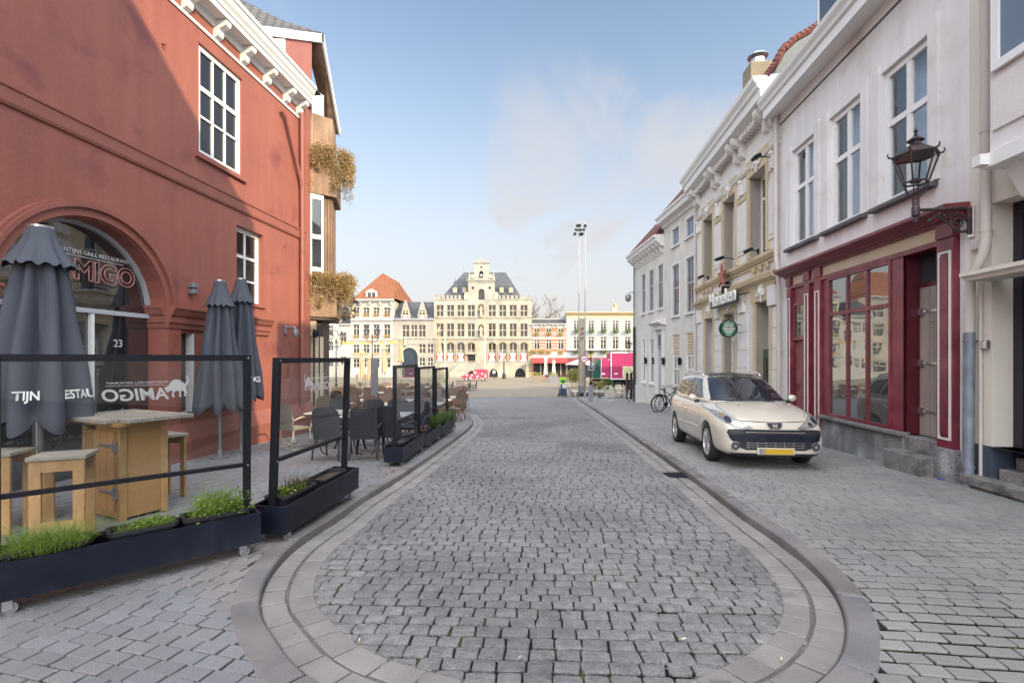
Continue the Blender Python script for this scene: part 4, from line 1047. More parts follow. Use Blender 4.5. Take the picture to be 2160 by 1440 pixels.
mb = MB(); mb.box(W(7.0), W(8.1), .285, .29, 3.105, 3.113); mb.build('film_line', M['etch'], T)
text('house_number', '23', .17, M['etch'], T, face_text(W(8.0), -.285, 1.83), extrude=.002)
# cornice with consoles
mb = MB(); mb.molding(W(5), W(13.1), [(0,8.12),(.04,8.12),(.06,8.26),(.31,8.26),(.31,8.36),(.34,8.38),(.34,8.45),(.39,8.51),(.42,8.60),(.45,8.62),(.45,8.70),(0,8.76)])
mb.molding(W(5), W(13.1), [(0,7.84),(.03,7.84),(.03,7.90),(0,7.90)]); mb.build('cornice', M['white'], T)
for Y_ in (6.6, 7.42, 8.24, 9.06, 9.88, 10.7, 11.52, 12.34, 12.95): mb = MB(); bracket(mb, W(Y_), .0, 8.25, .33, .28, .15); mb.build('cornice_console', M['white'], T)
mb = MB(); mb.molding(W(5), W(13.5), [(.38,8.7),(-4.2,12.6),(-9,8.7)]); mb.build('roof', M['roof_dark'], T)
mb = MB(); mb.tube([(W(13.0),-.09,8.0),(W(13.02),-.09,5.2),(W(13.02),-.09,-.3)], .055, 10); mb.tube([(W(12.1),-.07,7.6),(W(12.25),-.08,7.52),(W(12.95),-.09,6.25),(W(13.0),-.09,6.0)], .045, 8)
for z in (6.2, 4.4, 2.4): mb.cyl((W(13.02),-.09,z-.015),(W(13.02),-.09,z+.015), .065, n=10)
mb.box(W(13.10), W(13.3), -.03, 0, -.3, 8.1); mb.build('downpipe', M['red_trim'], T, smooth=40)
mb = MB(); mb.tube([(W(12.3),0,4.35),(W(12.3),-.10,4.42),(W(12.3),-.16,4.36)], .012, 6); mb.tube([(W(8.55),0,7.0),(W(8.55),-.08,6.97)], .02, 6); mb.build('wall_hook', M['red_trim'], T)
def uplight(Y_, z, w_, h_, lab):
    S = FL.thing('wall_light', lab, 'wall light', W(Y_), 0, z, 'grey up-and-down wall lights')
    mb = MB(); mb.bbox(W(Y_)-w_/2, W(Y_)+w_/2, -.12, -.002, z, z+h_*.45, .01); mb.bbox(W(Y_)-w_/2, W(Y_)+w_/2, -.12, -.002, z+h_*.55, z+h_, .01); mb.build('housing', M['grey_metal'], S)
    mb = MB(); mb.box(W(Y_)-w_*.35, W(Y_)+w_*.35, -.09, -.01, z+h_*.45, z+h_*.55); mb.build('core', M['black'], S)
uplight(9.2, 2.78, .13, .20, 'small grey two-part wall light between the arch and the two closed parasols')
uplight(5.75, 2.5, .16, .24, 'grey two-part wall light left of the arch, behind the big parasol')
S = FL.thing('security_camera', 'grey dome security camera on a bracket on the red wall', 'security camera', W(12.35), 0, 2.25)
mb = MB(); mb.bbox(W(12.35)-.05, W(12.35)+.05, -.05, 0, 2.2, 2.42, .01); mb.tube([(W(12.35),-.05,2.36),(W(12.35),-.26,2.36),(W(12.35),-.28,2.32)], .03, 8); mb.build('bracket', M['grey_metal'], S)
mb = MB(); mb.lathe([(.02,.14),(.07,.12),(.08,.05),(.075,0),(.05,-.06),(.0,-.075)], (W(12.35),-.28,2.18), 14); mb.build('dome', M['grey_metal'], S, smooth=40)
# letter plinth corner: end wall of the red building up to the neighbour's gable is built with the neighbour

# --- neighbour with the timber-clad oriel
T = thing('house', 'brown timber-clad corner house with an oriel and planter boxes past the red restaurant', 'house', (-5.5, 14.2, g(14.2)), 0, off=(0,0,g(14.2)))
T['base_note'] = 'corner'; del T['base_note']
OFF[T.name] = Vector((-5.5, 14.2, g(14.2)))
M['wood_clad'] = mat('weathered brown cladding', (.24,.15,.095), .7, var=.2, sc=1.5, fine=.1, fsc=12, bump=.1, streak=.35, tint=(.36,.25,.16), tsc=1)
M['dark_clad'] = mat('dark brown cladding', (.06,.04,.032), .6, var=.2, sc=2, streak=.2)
def P3(px, py, Y): return Vector(((px-1080)/F*Y, Y, 1.6+(755-py)/F*Y))
PLAN = [(-5.56,13.66),(-5.02,14.15),(-5.32,15.35),(-14,15.35),(-14,13.66)]
def ringz(P, z, s=0.): 
    return [(x + (s if i in (1,2) else 0), y - (s*.6 if i in (0,1) else 0), z) for i, (x, y) in enumerate(P)]
def slab(name, m, z0, z1, s=0., P=PLAN):
    mb = MB(); mb.loft([ringz(P, z0, s), ringz(P, z1, s)]); return mb.build(name, m, T)
PW = [(-5.60,13.75),(-5.12,14.2),(-5.42,15.3),(-14,15.3),(-14,13.75)]
slab('upper_wall', M['wood_clad'], 3.2, 8.4, 0, PW)
slab('planter_box', M['wood_clad'], 2.75, 3.55, .04)
slab('planter_box', M['wood_clad'], 6.15, 7.05, .04)
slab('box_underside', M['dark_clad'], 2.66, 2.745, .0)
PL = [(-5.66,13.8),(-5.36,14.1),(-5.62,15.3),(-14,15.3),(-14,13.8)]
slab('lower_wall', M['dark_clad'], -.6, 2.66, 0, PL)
for t in (.22, .62, .95): mb = MB(); mb.box(-5.66+.30*t-.035, -5.66+.30*t+.035, 13.8+.3*t-.06, 13.8+.3*t+.02, -.5, 2.2); mb.build('post', M['cream'], T)
mb = MB(); mb.box(-5.68, -5.44, 13.70, 13.84, 2.2, 2.62); mb.build('sign_box', M['pub_trim'], T)
# window in the slanted side of the oriel
wx = lambda t, o=.0: (-5.60+.48*t+.03+o*.6, 13.75+.45*t-.03-o*.6)
mb = MB()
def bar(t0, t1, z0, z1, o0=.0, o1=.05):
    a, b = wx(t0, o0), wx(t1, o0); c, d_ = wx(t1, o1), wx(t0, o1)
    mb.loft([[(q[0], q[1], z0) for q in (a,b,c,d_)], [(q[0], q[1], z1) for q in (a,b,c,d_)]])
bar(.46,.56,3.4,6.15); bar(-.02,.06,3.4,6.15); bar(.06,.46,6.0,6.15); bar(.06,.46,4.9,5.02); bar(.06,.46,4.0,4.12); bar(.06,.46,3.4,3.6)
ow = mb.build('oriel_window', M['white'], T)
mb = MB(); a, b = wx(.03,.02), wx(.5,.02); mb.poly([(a[0],a[1],3.5),(b[0],b[1],3.5),(b[0],b[1],6.1),(a[0],a[1],6.1)]); mb.build('pane', M['glass'], ow, fix=False)
mb = MB()
for t in (.62,.74,.86,.97): bar(t, t+.012, 3.5, 6.15, 0, .025)
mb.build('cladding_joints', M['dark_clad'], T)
# upper storey: red gable piece, white louvres, sloping eave
mb = MB(); mb.poly([(-9.5,13.75,8.3),(-5.53,13.75,8.3),(-5.53,13.75,10.45),(-9.5,13.75,10.45)]); mb.build('gable_wall', M['red_wall'], T)
mb = MB(); mb.poly([(-7.2,13.73,9.0),(-6.25,13.73,9.0),(-6.25,13.73,10.4),(-7.2,13.73,10.4)]); mb.build('gable_panel', M['pub_white'], T)
mb = MB()
for k in range(6): mb.box(-5.56+k*.03, -5.54+k*.03, 13.80+k*.08, 13.86+k*.08, 7.05, 9.1)
mb.build('white_louvres', M['white'], T)
E = [P3(521,51,13.7), P3(683,72,13.7), P3(718,272,15.6)]
Bk = [P3(540,66,13.95), P3(645,88,14.0), P3(693,275,15.5)]
mb = MB(); mb.poly([E[0]-Vector((0,0,.2)), E[1]-Vector((0,0,.2)), Bk[1]-Vector((0,0,.05)), Bk[0]-Vector((0,0,.05))]); mb.poly([E[1]-Vector((0,0,.2)), E[2]-Vector((0,0,.2)), Bk[2]-Vector((0,0,.1)), Bk[1]-Vector((0,0,.05))]); mb.build('soffit', M['wood_clad'], T)
mb = MB()
for a, b in ((E[0], E[1]), (E[1], E[2])):
    mb.prism([a, b, b-Vector((0,0,.24)), a-Vector((0,0,.24))], (.0,.05,0) if a is E[0] else (-.05,0,0))
mb.build('fascia', M['white'], T)
top = P3(455,-60,14.2)
mb = MB(); mb.poly([E[0]+Vector((0,0,.02)), E[1]+Vector((0,0,.02)), P3(600,45,15.5), P3(470,-20,16)]); mb.poly([E[1]+Vector((0,0,.02)), E[2]+Vector((0,0,.02)), P3(655,100,17), P3(600,45,15.5)]); mb.poly([P3(470,-20,16),P3(600,45,15.5),P3(560,40,19),P3(400,-20,19)]); mb.build('roof', M['roof_dark'], T)
# ------------------------------------------------------------ buildings round the far side of the square
FS = Facade(0, 97, 0.0)
SS = 97/F
class Z:
    """coordinates read on an enlarged crop -> metres on the far facade"""
    def __init__(s, x0, y0, k): s.x0, s.y0, s.k = x0, y0, k
    def u(s, x): return (s.x0 + x/s.k - 1080)*SS
    def v(s, y): return 1.6 + (755 - s.y0 - y/s.k)*SS
M['sandstone'] = mat('pale sandstone', (.325,.305,.25), .85, var=.25, sc=.5, fine=.1, fsc=5, bump=.2, bsc=6, streak=.12, tint=(.46,.37,.25), tsc=.35, tmin=.45, tmax=.72)
M['sand_grey'] = mat('greyed sandstone', (.31,.29,.24), .85, var=.15, sc=.5, fine=.12, fsc=5, bump=.2, bsc=6, streak=.18)
M['sand_trim'] = mat('sandstone trim', (.42,.38,.29), .8, var=.1, sc=1)
M['niche'] = flat('dark niche stone', (.10,.075,.045), .8)
M['brown_stone'] = mat('brown stone arches', (.42,.28,.14), .8, var=.15, sc=1)
M['slate'] = brickmat('slate roof', (.085,.088,.092), (.065,.068,.074), (.035,.036,.04), bw=.5, bh=.35, ms=.03, bump=.6, axis='XZ', rough=.5)
M['lead'] = flat('lead', (.30,.31,.32), .6)
M['orange_tile'] = brickmat('orange roof tiles', (.27,.095,.038), (.21,.078,.033), (.10,.04,.025), bw=.4, bh=.42, ms=.05, bump=1.0, axis='XZ')
M['far_white'] = flat('far white paint', (.46,.45,.41), .6)
M['hotel_wall'] = mat('white hotel render', (.41,.395,.345), .75, var=.05, sc=.6, streak=.08)
M['grey_cafe'] = mat('pale grey cafe render', (.31,.335,.33), .8, var=.05, sc=.5, streak=.06)
M['yellow_band'] = flat('pale yellow band', (.62,.52,.30), .7)
M['band_brick'] = brickmat('orange brick', (.50,.17,.07), (.40,.13,.06), (.35,.25,.18), bw=.3, bh=.1, ms=.015)
M['gold'] = flat('gold letters', (.55,.40,.06), .4, spec=.6)
M['red_paint'] = flat('red shutter paint', (.52,.06,.03), .6)
M['awning_red'] = mat('red awning cloth', (.42,.05,.045), .8, var=.1, sc=2)
M['awning_dark'] = mat('dark red awning cloth', (.16,.035,.04), .8)
M['far_glass'] = glassmat('far window glass', (.05,.042,.03), ior=1.33)
M['far_dark'] = flat('dark opening', (.012,.012,.014), .6)
GB = -3.0
def rectbox(T, name, m, x0, x1, y0, y1, w0, w1, z, **k):
    mb = MB(); mb.box(z.u(x0), z.u(x1), -w1, -w0, z.v(y0), z.v(y1)); return mb.build(name, m, T, **k)
def stonewin(T, z, x0, x1, y0, y1, w, m, cross=.45, gl=None, cols=2, mu=.13):
    return window(T, z.u(x0), z.u(x1), z.v(y1), z.v(y0), w, cols, ((1-cross, mu),) if cross else (), m, gl or M['far_glass'], fr=.09, mu=mu, t=.12)

# --- town hall
z = Z(900, 530, 4.8)
T = FS.thing('town_hall', 'pale sandstone town hall with a stepped bell gable and battlements across the square', 'town hall', z.u(570))
XS = [97,203,308,413,625,732,837,947]
holes = []
for x in XS:
    holes += [(z.u(x),z.u(x+75),z.v(660),z.v(543)), (z.u(x),z.u(x+75),z.v(865),z.v(730))]
for i, x in enumerate(XS):
    holes.append((z.u(x-2),z.u(x+77),z.v(1018 if i == 3 else 1118),z.v(925),z.v(925)-z.v(955)))
holes += [(z.u(635),z.u(720),GB,z.v(1190),1.2),(z.u(893),z.u(998),GB,z.v(1183),1.3),(z.u(523),z.u(585),z.v(490)+.01,z.v(380),.6)]
hh = [h for h in holes if h[3] < z.v(492)]
mb = MB(); wallgrid(mb, z.u(75), z.u(1065), GB, z.v(490), hh, .35); mb.build('wall', M['sandstone'], T)
body(T, z.u(75), z.u(1065), GB, z.v(490), 14, M['sandstone'], 'side_wall')
for x in XS:
    stonewin(T, z, x, x+75, 543, 660, -.3, M['sand_trim'], .48); stonewin(T, z, x, x+75, 730, 865, -.3, M['sand_trim'], .50)
for i, x in enumerate(XS):
    stonewin(T, z, x-2, x+77, 928, 1022, -.32, M['sand_trim'], .80)
    if i != 3:
        mb = MB(); mb.box(z.u(x), z.u(x+75), .1, .2, z.v(1115), z.v(1028)); sh = mb.build('shutter', M['far_white'], T)
        for k in (0, 1):
            cx = z.u(x+2+37*k + (0 if k == 0 else 34)); c2 = z.u(x+2+37*k+(14 if k == 0 else 20))
            zt, zb, zm = z.v(1030), z.v(1113), z.v(1071)
            mb = MB()
            mb.prism([(z.u(x+1+37*k),.085,zt),(z.u(x+19+37*k),.085,zm),(z.u(x+1+37*k),.085,zb)] if k == 0 else [(z.u(x+74),.085,zt),(z.u(x+56),.085,zm),(z.u(x+74),.085,zb)], (0,.014,0))
            mb.build('shutter_paint', M['red_paint'], sh)
for i, x in enumerate(XS):
    mb = MB(); uc = (z.u(x-8)+z.u(x+83))/2; r = (z.u(x+88)-z.u(x-13))/2
    arch_ring(mb, uc, z.v(958), r*.84, r*.98, .95, 0, .14, n=12); mb.box(uc-r*.98, uc-r*.84, -.12, 0, z.v(1122), z.v(958)); mb.box(uc+r*.84, uc+r*.98, -.12, 0, z.v(1122), z.v(958))
    mb.build('window_arch', M['brown_stone'] if i % 2 else M['sand_grey'], T)
mb = MB(); mb.box(z.u(415), z.u(497), -.02, .4, z.v(1120), z.v(1045)); mb.build('main_door', M['far_dark'], T)
mb = MB(); mb.molding(z.u(395), z.u(510), [(0,z.v(1045)),(.5,z.v(1043)),(.5,z.v(1030)),(0,z.v(1028))]); mb.build('door_canopy', M['sand_grey'], T)
mb = MB(); mb.box(z.u(355), z.u(500), -1.5, 0, GB, z.v(1122)); mb.prism([(z.u(355),-1.5,z.v(1122)),(z.u(355),-1.5,GB),(z.u(240),-1.5,GB),(z.u(240),-1.5,z.v(1225))], (0,1.5,0)); mb.prism([(z.u(500),-1.5,z.v(1122)),(z.u(500),-1.5,GB),(z.u(620),-1.5,GB),(z.u(620),-1.5,z.v(1215))], (0,1.5,0)); mb.build('staircase', M['sandstone'], T)
mb = MB(); mb.tube([(z.u(240),-1.5,z.v(1200)),(z.u(355),-1.5,z.v(1125)+.25),(z.u(500),-1.5,z.v(1125)+.25),(z.u(620),-1.5,z.v(1195))], .07, 6); mb.build('stair_rail', M['sand_grey'], T)
mb = MB(); mb.prism([(z.u(1030),-1.2,z.v(1120)),(z.u(1030),-1.2,GB),(z.u(1005),-1.2,GB),(z.u(1005),-1.2,z.v(1140))], (0,1.2,0)); mb.tube([(z.u(850),-1.2,z.v(1235)),(z.u(1030),-1.2,z.v(1110))], .06, 6); mb.build('side_stair', M['sandstone'], T)
for a, b, c in ((635,720,1190),(893,998,1183)):
    mb = MB(); mb.box(z.u(a), z.u(b), .34, .4, GB, z.v(c)); mb.build('cellar_gate', M['far_dark'], T)
for y0, y1, w_ in ((665,675,.15),(873,888,.22)):
    rectbox(T, 'string_course', M['sand_grey'], 75, 1065, y0, y1, 0, w_, z)
mb = MB()
for k in range(44): mb.box(z.u(85+k*22.3), z.u(85+k*22.3+8), -.13, 0, z.v(903), z.v(888))
mb.build('corbel_frieze', M['sand_trim'], T)
mb = MB()
for a, b in ((75,362),(725,1068)):
    mb.box(z.u(a), z.u(b), -.10, .35, z.v(492), z.v(478)); n = round((b-a)/41)
    for k in range(n): q = a + (b-a)*k/n; mb.box(z.u(q), z.u(q+26), -.1, .35, z.v(478), z.v(447)); mb.box(z.u(q-1), z.u(q+27), -.14, .39, z.v(447), z.v(444))
mb.build('battlements', M['sand_grey'], T)
# gable
mb = MB(); zz = z
wallgrid(mb, z.u(420), z.u(690), z.v(490), z.v(300), [(z.u(523),z.u(585),z.v(490),z.v(380),.55)], .35, w=.02)
mb.box(z.u(480), z.u(630), -.02, .6, z.v(284), z.v(120)); mb.box(z.u(420), z.u(690), .36, .8, z.v(490), z.v(300))
mb.build('gable', M['sandstone'], T)
mb = MB(); mb.box(z.u(412), z.u(698), -.2, .6, z.v(300), z.v(284)); mb.box(z.u(420), z.u(690), -.1, 0, z.v(318), z.v(312)); mb.box(z.u(470), z.u(640), -.2, .6, z.v(120), z.v(112)); mb.prism([(z.u(472),-.15,z.v(112)),(z.u(553),-.15,z.v(76)),(z.u(638),-.15,z.v(112))], (0,.7,0)); mb.build('gable_cornice', M['sand_grey'], T)
for x, y, r in ((404,436,24),(704,436,24),(463,254,22),(645,254,22)):
    mb = MB(); mb.cyl((z.u(x),-.12,z.v(y)),(z.u(x),.4,z.v(y)), r/4.8*SS, n=16); mb.cyl((z.u(x),-.2,z.v(y)),(z.u(x),-.1,z.v(y)), r/4.8*SS*.5, n=12)
    if y > 400: mb.box(z.u(x-26), z.u(x+26), -.1, .4, z.v(490), z.v(450))
    mb.build('volute', M['sand_trim'], T, smooth=40)
for x in (432, 677): mb = MB(); mb.lathe([(.22,0),(.22,.5),(.13,.55),(.03,2.0),(0,2.05)], (z.u(x), .1, z.v(284)), 8); mb.build('obelisk', M['sand_trim'], T)
mb = MB(); mb.lathe([(.2,0),(.1,.3),(.16,.5),(.03,.7),(.015,1.3),(0,1.4)], (z.u(553), .1, z.v(78)), 8); mb.build('finial', M['lead'], T)
mb = MB(); mb.box(z.u(523), z.u(585), .3, .34, z.v(490), z.v(380)); mb.build('gable_window', M['far_glass'], T)
for x, y, r in ((468,370,14),(637,370,14),(553,160,10)): mb = MB(); mb.cyl((z.u(x),-.03,z.v(y)),(z.u(x),.02,z.v(y)), r/4.8*SS, n=14); mb.build('round_window', M['far_dark'], T)
mb = MB(); mb.box(z.u(533), z.u(573), -.03, .02, z.v(268), z.v(215)); mb.cyl((z.u(553),-.03,z.v(217)),(z.u(553),.02,z.v(217)), 20/4.8*SS, n=16); mb.build('bell_opening', M['far_dark'], T)
mb = MB(); mb.lathe([(.30,0),(.26,.1),(.18,.45),(.06,.55)], (z.u(553), -.25, z.v(258)), 12); mb.build('bell', M['lead'], T, smooth=40)
for y0 in (655, 862):
    mb = MB(); mb.box(z.u(522), z.u(580), -.04, .0, z.v(y0-10), z.v(y0-95)); mb.cyl((z.u(551),-.05,z.v(y0-95)),(z.u(551),0,z.v(y0-95)), 29/4.8*SS, n=16); nn = mb.build('niche', M['niche'], T)
    mb = MB(); cx, cz = z.u(551), z.v(y0-14)
    mb.lathe([(.15,-.55),(.32,-.2),(.34,0)], (cx,-.3,cz), 10); mb.lathe([(.30,0),(.26,.5),(.24,.9),(.32,1.15),(.26,1.3),(.08,1.38)], (cx,-.3,cz), 10); mb.ball((cx,-.32,cz+1.5), .16, 8, 6); mb.tube([(cx-.28,-.32,cz+1.2),(cx-.42,-.45,cz+.9),(cx-.2,-.55,cz+.85)], .08, 6); mb.tube([(cx+.28,-.32,cz+1.2),(cx+.4,-.4,cz+.9),(cx+.35,-.5,cz+1.25)], .08, 6)
    mb.build('statue', M['sand_trim'], nn, smooth=50)
# roof
mb = MB(); b0, b1 = z.u(140), z.u(965); zb, zt = z.v(470), z.v(155)
mb.loft([[(b0,.6,zb),(b1,.6,zb),(b1,13.5,zb),(b0,13.5,zb)], [(z.u(345),6.5,zt),(z.u(795),6.5,zt),(z.u(795),7.5,zt),(z.u(345),7.5,zt)]]); rf = mb.build('roof', M['slate'], T)
mb = MB(); mb.tube([(z.u(345),7,zt),(z.u(795),7,zt)], .12, 6); mb.build('ridge_lead', M['lead'], rf)
for x, yb, yt, wd, dep in ((278,412,260,44,1.3),(375,412,255,44,1.3),(756,412,265,44,1.3),(853,412,265,44,1.3)):
    mb = MB(); mb.box(z.u(x-wd/2), z.u(x+wd/2), dep, dep+3, z.v(yb), z.v(345)); d = mb.build('dormer', M['lead'], rf)
    mb = MB(); mb.box(z.u(x-14), z.u(x+14), dep-.05, dep, z.v(yb-4), z.v(352)); mb.build('dormer_shutter', flat('ochre shutter', (.45,.33,.16), .7), d)
    mb = MB(); c = z.u(x); q = (z.u(x+wd/2+5)-c)
    mb.add([(c-q,dep-.2,z.v(348)),(c+q,dep-.2,z.v(348)),(c+q,dep+2*q,z.v(348)),(c-q,dep+2*q,z.v(348)),(c,dep+q,z.v(yt+10))], [(0,1,4),(1,2,4),(2,3,4),(3,0,4)]); mb.tube([(c,dep+q,z.v(yt+14)),(c,dep+q,z.v(yt-8))], .04, 5); mb.build('dormer_spire', M['slate'], d)
for x in (345, 795): mb = MB(); mb.tube([(z.u(x),7,zt-.3),(z.u(x),7,zt+2.2)], .05, 5); mb.ball((z.u(x),7,zt+.9), .18, 8, 6); mb.build('roof_finial', M['lead'], rf)

# --- gatehouse wing between hotel and town hall
z = Z(680, 540, 4.8)
T = FS.thing('gatehouse', 'sandstone wing with two stepped dormers and a dark archway left of the town hall', 'building', z.u(925))
holes = [(z.u(a),z.u(b),z.v(d),z.v(c)) for a,b,c,d in ((808,880,697,820),(897,960,697,820),(975,1045,697,820),(978,1045,890,985),(1062,1125,890,985))]
holes += [(z.u(980),z.u(1040),z.v(1112),z.v(1025),.3),(z.u(1065),z.u(1120),z.v(1112),z.v(1025),.3),(z.u(803),z.u(965),GB,z.v(925),z.v(925)-z.v(1010))]
mb = MB(); wallgrid(mb, z.u(722), z.u(1130), GB, z.v(645), holes, .4); mb.build('wall', M['sand_grey'], T); body(T, z.u(722), z.u(1130), GB, z.v(645), 10, M['sand_grey'], 'side_wall')
for a,b,c,d in ((808,880,697,820),(897,960,697,820),(975,1045,697,820),(978,1045,890,985),(1062,1125,890,985)): stonewin(T, z, a, b, c, d, -.3, M['sand_trim'], .42)
for a,b in ((980,1040),(1065,1120)): stonewin(T, z, a, b, 1028, 1112, -.3, M['far_white'], .5)
mb = MB(); mb.box(z.u(803), z.u(965), .5, .6, GB, z.v(925)); mb.build('archway', flat('dark blue glass wall', (.02,.03,.045), .15), T)
mb = MB(); arch_ring(mb, (z.u(803)+z.u(965))/2, z.v(1010), (z.u(965)-z.u(803))/2, (z.u(965)-z.u(803))/2+.35, 1.03, 0, .15, n=14); mb.build('arch_ring', M['sand_trim'], T)
rectbox(T, 'string_course', M['sand_trim'], 722, 1130, 824, 832, 0, .15, z); rectbox(T, 'string_course', M['sand_trim'], 722, 980, 883, 890, 0, .12, z); rectbox(T, 'eave', M['lead'], 718, 1134, 632, 646, 0, .3, z)
mb = MB(); mb.poly([(z.u(722),-.1,z.v(640)),(z.u(1130),-.1,z.v(640)),(z.u(1130),5,z.v(435)),(z.u(722),5,z.v(435))]); mb.poly([(z.u(722),10,z.v(640)),(z.u(1130),10,z.v(640)),(z.u(1130),5,z.v(435)),(z.u(722),5,z.v(435))]); mb.poly([(z.u(722),-.1,z.v(640)),(z.u(722),5,z.v(435)),(z.u(722),10,z.v(640))]); rf = mb.build('roof', M['slate'], T)
for x in (843, 1012):
    mb = MB(); st = [(48,640,580),(40,580,545),(31,545,515),(22,515,487),(13,487,462),(6,462,442)]
    for hw_, y0, y1 in st: mb.box(z.u(x-hw_), z.u(x+hw_), -.05, .35, z.v(y0), z.v(y1)-.002)
    d = mb.build('stepped_dormer', M['sand_grey'], T)
    mb = MB(); mb.prism([(z.u(x-46),.35,z.v(640)),(z.u(x-46),.35,z.v(580)),(z.u(x),.35,z.v(455)),(z.u(x+46),.35,z.v(580)),(z.u(x+46),.35,z.v(640))], (0,4,0)); mb.build('dormer_roof', M['slate'], d)
    stonewin(d, z, x-33, x+31, 545, 600, .0, M['sand_trim'], .4)
    for sg in (-1, 1):
        mb = MB(); a = x-1+sg*17; mb.box(z.u(a-14), z.u(a+14), -.14, -.06, z.v(633), z.v(600)); sh = mb.build('shutter', M['far_white'], d)
        mb = MB(); e = x-1+sg*30; mb.prism([(z.u(e),-.155,z.v(602)),(z.u(e-sg*15),-.155,z.v(617)),(z.u(e),-.155,z.v(632))], (0,.013,0)); mb.build('shutter_paint', M['red_paint'], sh)
mb = MB(); c = z.u(843); mb.lathe([(.4,0),(.3,.1),(.28,.9),(.12,1.25),(.18,1.4),(.05,1.6)], (c,-.3,z.v(905)), 8); mb.build('niche_statue', M['sand_trim'], T)

# --- hotel
T = FS.thing('hotel', 'white hotel with gold lettering and a steep orange tiled roof', 'hotel', z.u(500))
XH = [(312,376),(412,478),(515,580),(622,690)]
rows = [(520,617,.2),(690,836,.2),(895,1000,.2),(1035,1130,.2)]
holes = []
for r_ in rows:
    for a, b in XH: holes.append((z.u(a), z.u(b), z.v(r_[1]), z.v(r_[0])))
mb = MB(); wallgrid(mb, z.u(287), z.u(720), GB, z.v(470), holes, .25); mb.build('wall', M['hotel_wall'], T); body(T, z.u(287), z.u(720), GB, z.v(450), 11, M['hotel_wall'], 'side_wall')
for i, r_ in enumerate(rows):
    for a, b in XH: 
        window(T, z.u(a), z.u(b), z.v(r_[1]), z.v(r_[0]), -.18, 2, ((.70,.1),) if i < 3 else ((.5,.08),), M['far_white'], M['far_glass'], fr=.1, mu=.09)
for i in (0, 1):
    for a, b in XH:
        mb = MB(); y1 = rows[i][1]; n = 9
        for k in range(n+1): q = z.u(a)+(z.u(b)-z.u(a))*k/n; mb.box(q-.02, q+.02, -.22, -.18, z.v(y1), z.v(y1-36))
        mb.box(z.u(a), z.u(b), -.23, -.17, z.v(y1-36), z.v(y1-39)); mb.build('balustrade', M['brown_stone'], T)
for i in (2,):
    for a, b in XH: rectbox(T, 'flower_trough', M['brown_stone'], a, b, 978, 1002, .0, .25, z)
for i in (0, 1):
    for a, b in XH:
        mb = MB(); y0 = rows[i][0]; mb.box(z.u(a-7), z.u(b+7), -.14, 0, z.v(y0), z.v(y0-9)); mb.box(z.u(a-6), z.u(a), -.06, 0, z.v(rows[i][1]), z.v(y0)); mb.box(z.u(b), z.u(b+6), -.06, 0, z.v(rows[i][1]), z.v(y0)); mb.build('window_surround', M['yellow_band'] if i == 0 else M['far_white'], T)
mb = MB(); mb.molding(z.u(283), z.u(725), [(0,z.v(470)),(.2,z.v(468)),(.7,z.v(452)),(.75,z.v(440)),(.85,z.v(434)),(0,z.v(430))])
mb.build('cornice', M['far_white'], T)
for y0, y1, w_ in ((628,640,.2),(648,655,.3),(843,852,.2),(1010,1022,.25)): rectbox(T, 'string_course', M['far_white'], 287, 720, y0, y1, 0, w_, z)
for x in (390, 488, 592, 706): mb = MB(); bracket(mb, z.u(x), 0, z.v(468), 1.5, .6, .35); mb.build('cornice_bracket', M['far_white'], T)
text('gold_letters', 'GRAND   HOTEL   DE   DRAAK', .82, M['gold'], T, face_text(z.u(498), .06, z.v(877)), extrude=.03, bold=.02, space=1.13)
mb = MB(); zb, ap = z.v(430), (z.u(540), 5.2, z.v(125)); rdg = (z.u(675), 8.5, z.v(200))
c = [(z.u(318),-.5,zb),(z.u(725),-.5,zb),(z.u(815),11.5,zb),(z.u(318),11.5,zb)]
mb.add(c + [ap, rdg], [(0,1,4),(1,2,5,4),(2,3,5),(3,0,4),(3,4,5)]); rf = mb.build('roof', M['orange_tile'], T)
mb = MB(); mb.box(z.u(442), z.u(558), -.2, 2.5, z.v(435), z.v(365)); d = mb.build('dormer', M['far_white'], rf)
mb = MB(); mb.prism([(z.u(432),-.3,z.v(365)),(z.u(500),-.3,z.v(332)),(z.u(568),-.3,z.v(365))], (0,3,0)); mb.build('dormer_pediment', M['far_white'], d)
mb = MB(); mb.box(z.u(462), z.u(495), -.22, -.2, z.v(430), z.v(372)); mb.box(z.u(505), z.u(540), -.22, -.2, z.v(430), z.v(372)); mb.build('dormer_window', M['far_glass'], d)
# --- small white house left of the hotel and further ones reflected in the shop windows
def plain_house(x0, x1, ytop, lab, m, rows_, xs, roofm, rt, gable=False, out=0., hid=False):
    T = FS.thing('house', lab, 'house', z.u((x0+x1)/2))
    holes = [(z.u(a),z.u(b),z.v(d),z.v(c)) for c, d in rows_ for a, b in xs]
    mb = MB(); wallgrid(mb, z.u(x0), z.u(x1), GB, z.v(ytop), holes, .25, w=out); mb.build('wall', m, T); body(T, z.u(x0), z.u(x1), GB, z.v(ytop), 10, m, 'side_wall')
    for c, d in rows_:
        for a, b in xs: window(T, z.u(a), z.u(b), z.v(d), z.v(c), out-.18, 2, ((.65,.1),), M['far_white'], M['far_glass'], fr=.1, mu=.09)
    mb = MB(); mb.molding(z.u(x0), z.u(x1), [(out,z.v(ytop)-.4),(out+.5,z.v(ytop)-.1),(out+.5,z.v(ytop)),(0,z.v(ytop)+.1)]); mb.build('cornice', M['far_white'], T)
    mb = MB(); a, b = z.u(x0), z.u(x1); zb = z.v(ytop); mb.loft([[(a,-out,zb),(b,-out,zb),(b,10,zb),(a,10,zb)], [(a+.3,4,zb+rt),(b-.3,4,zb+rt),(b-.3,6,zb+rt),(a+.3,6,zb+rt)]]); mb.build('roof', roofm, T)
    return T
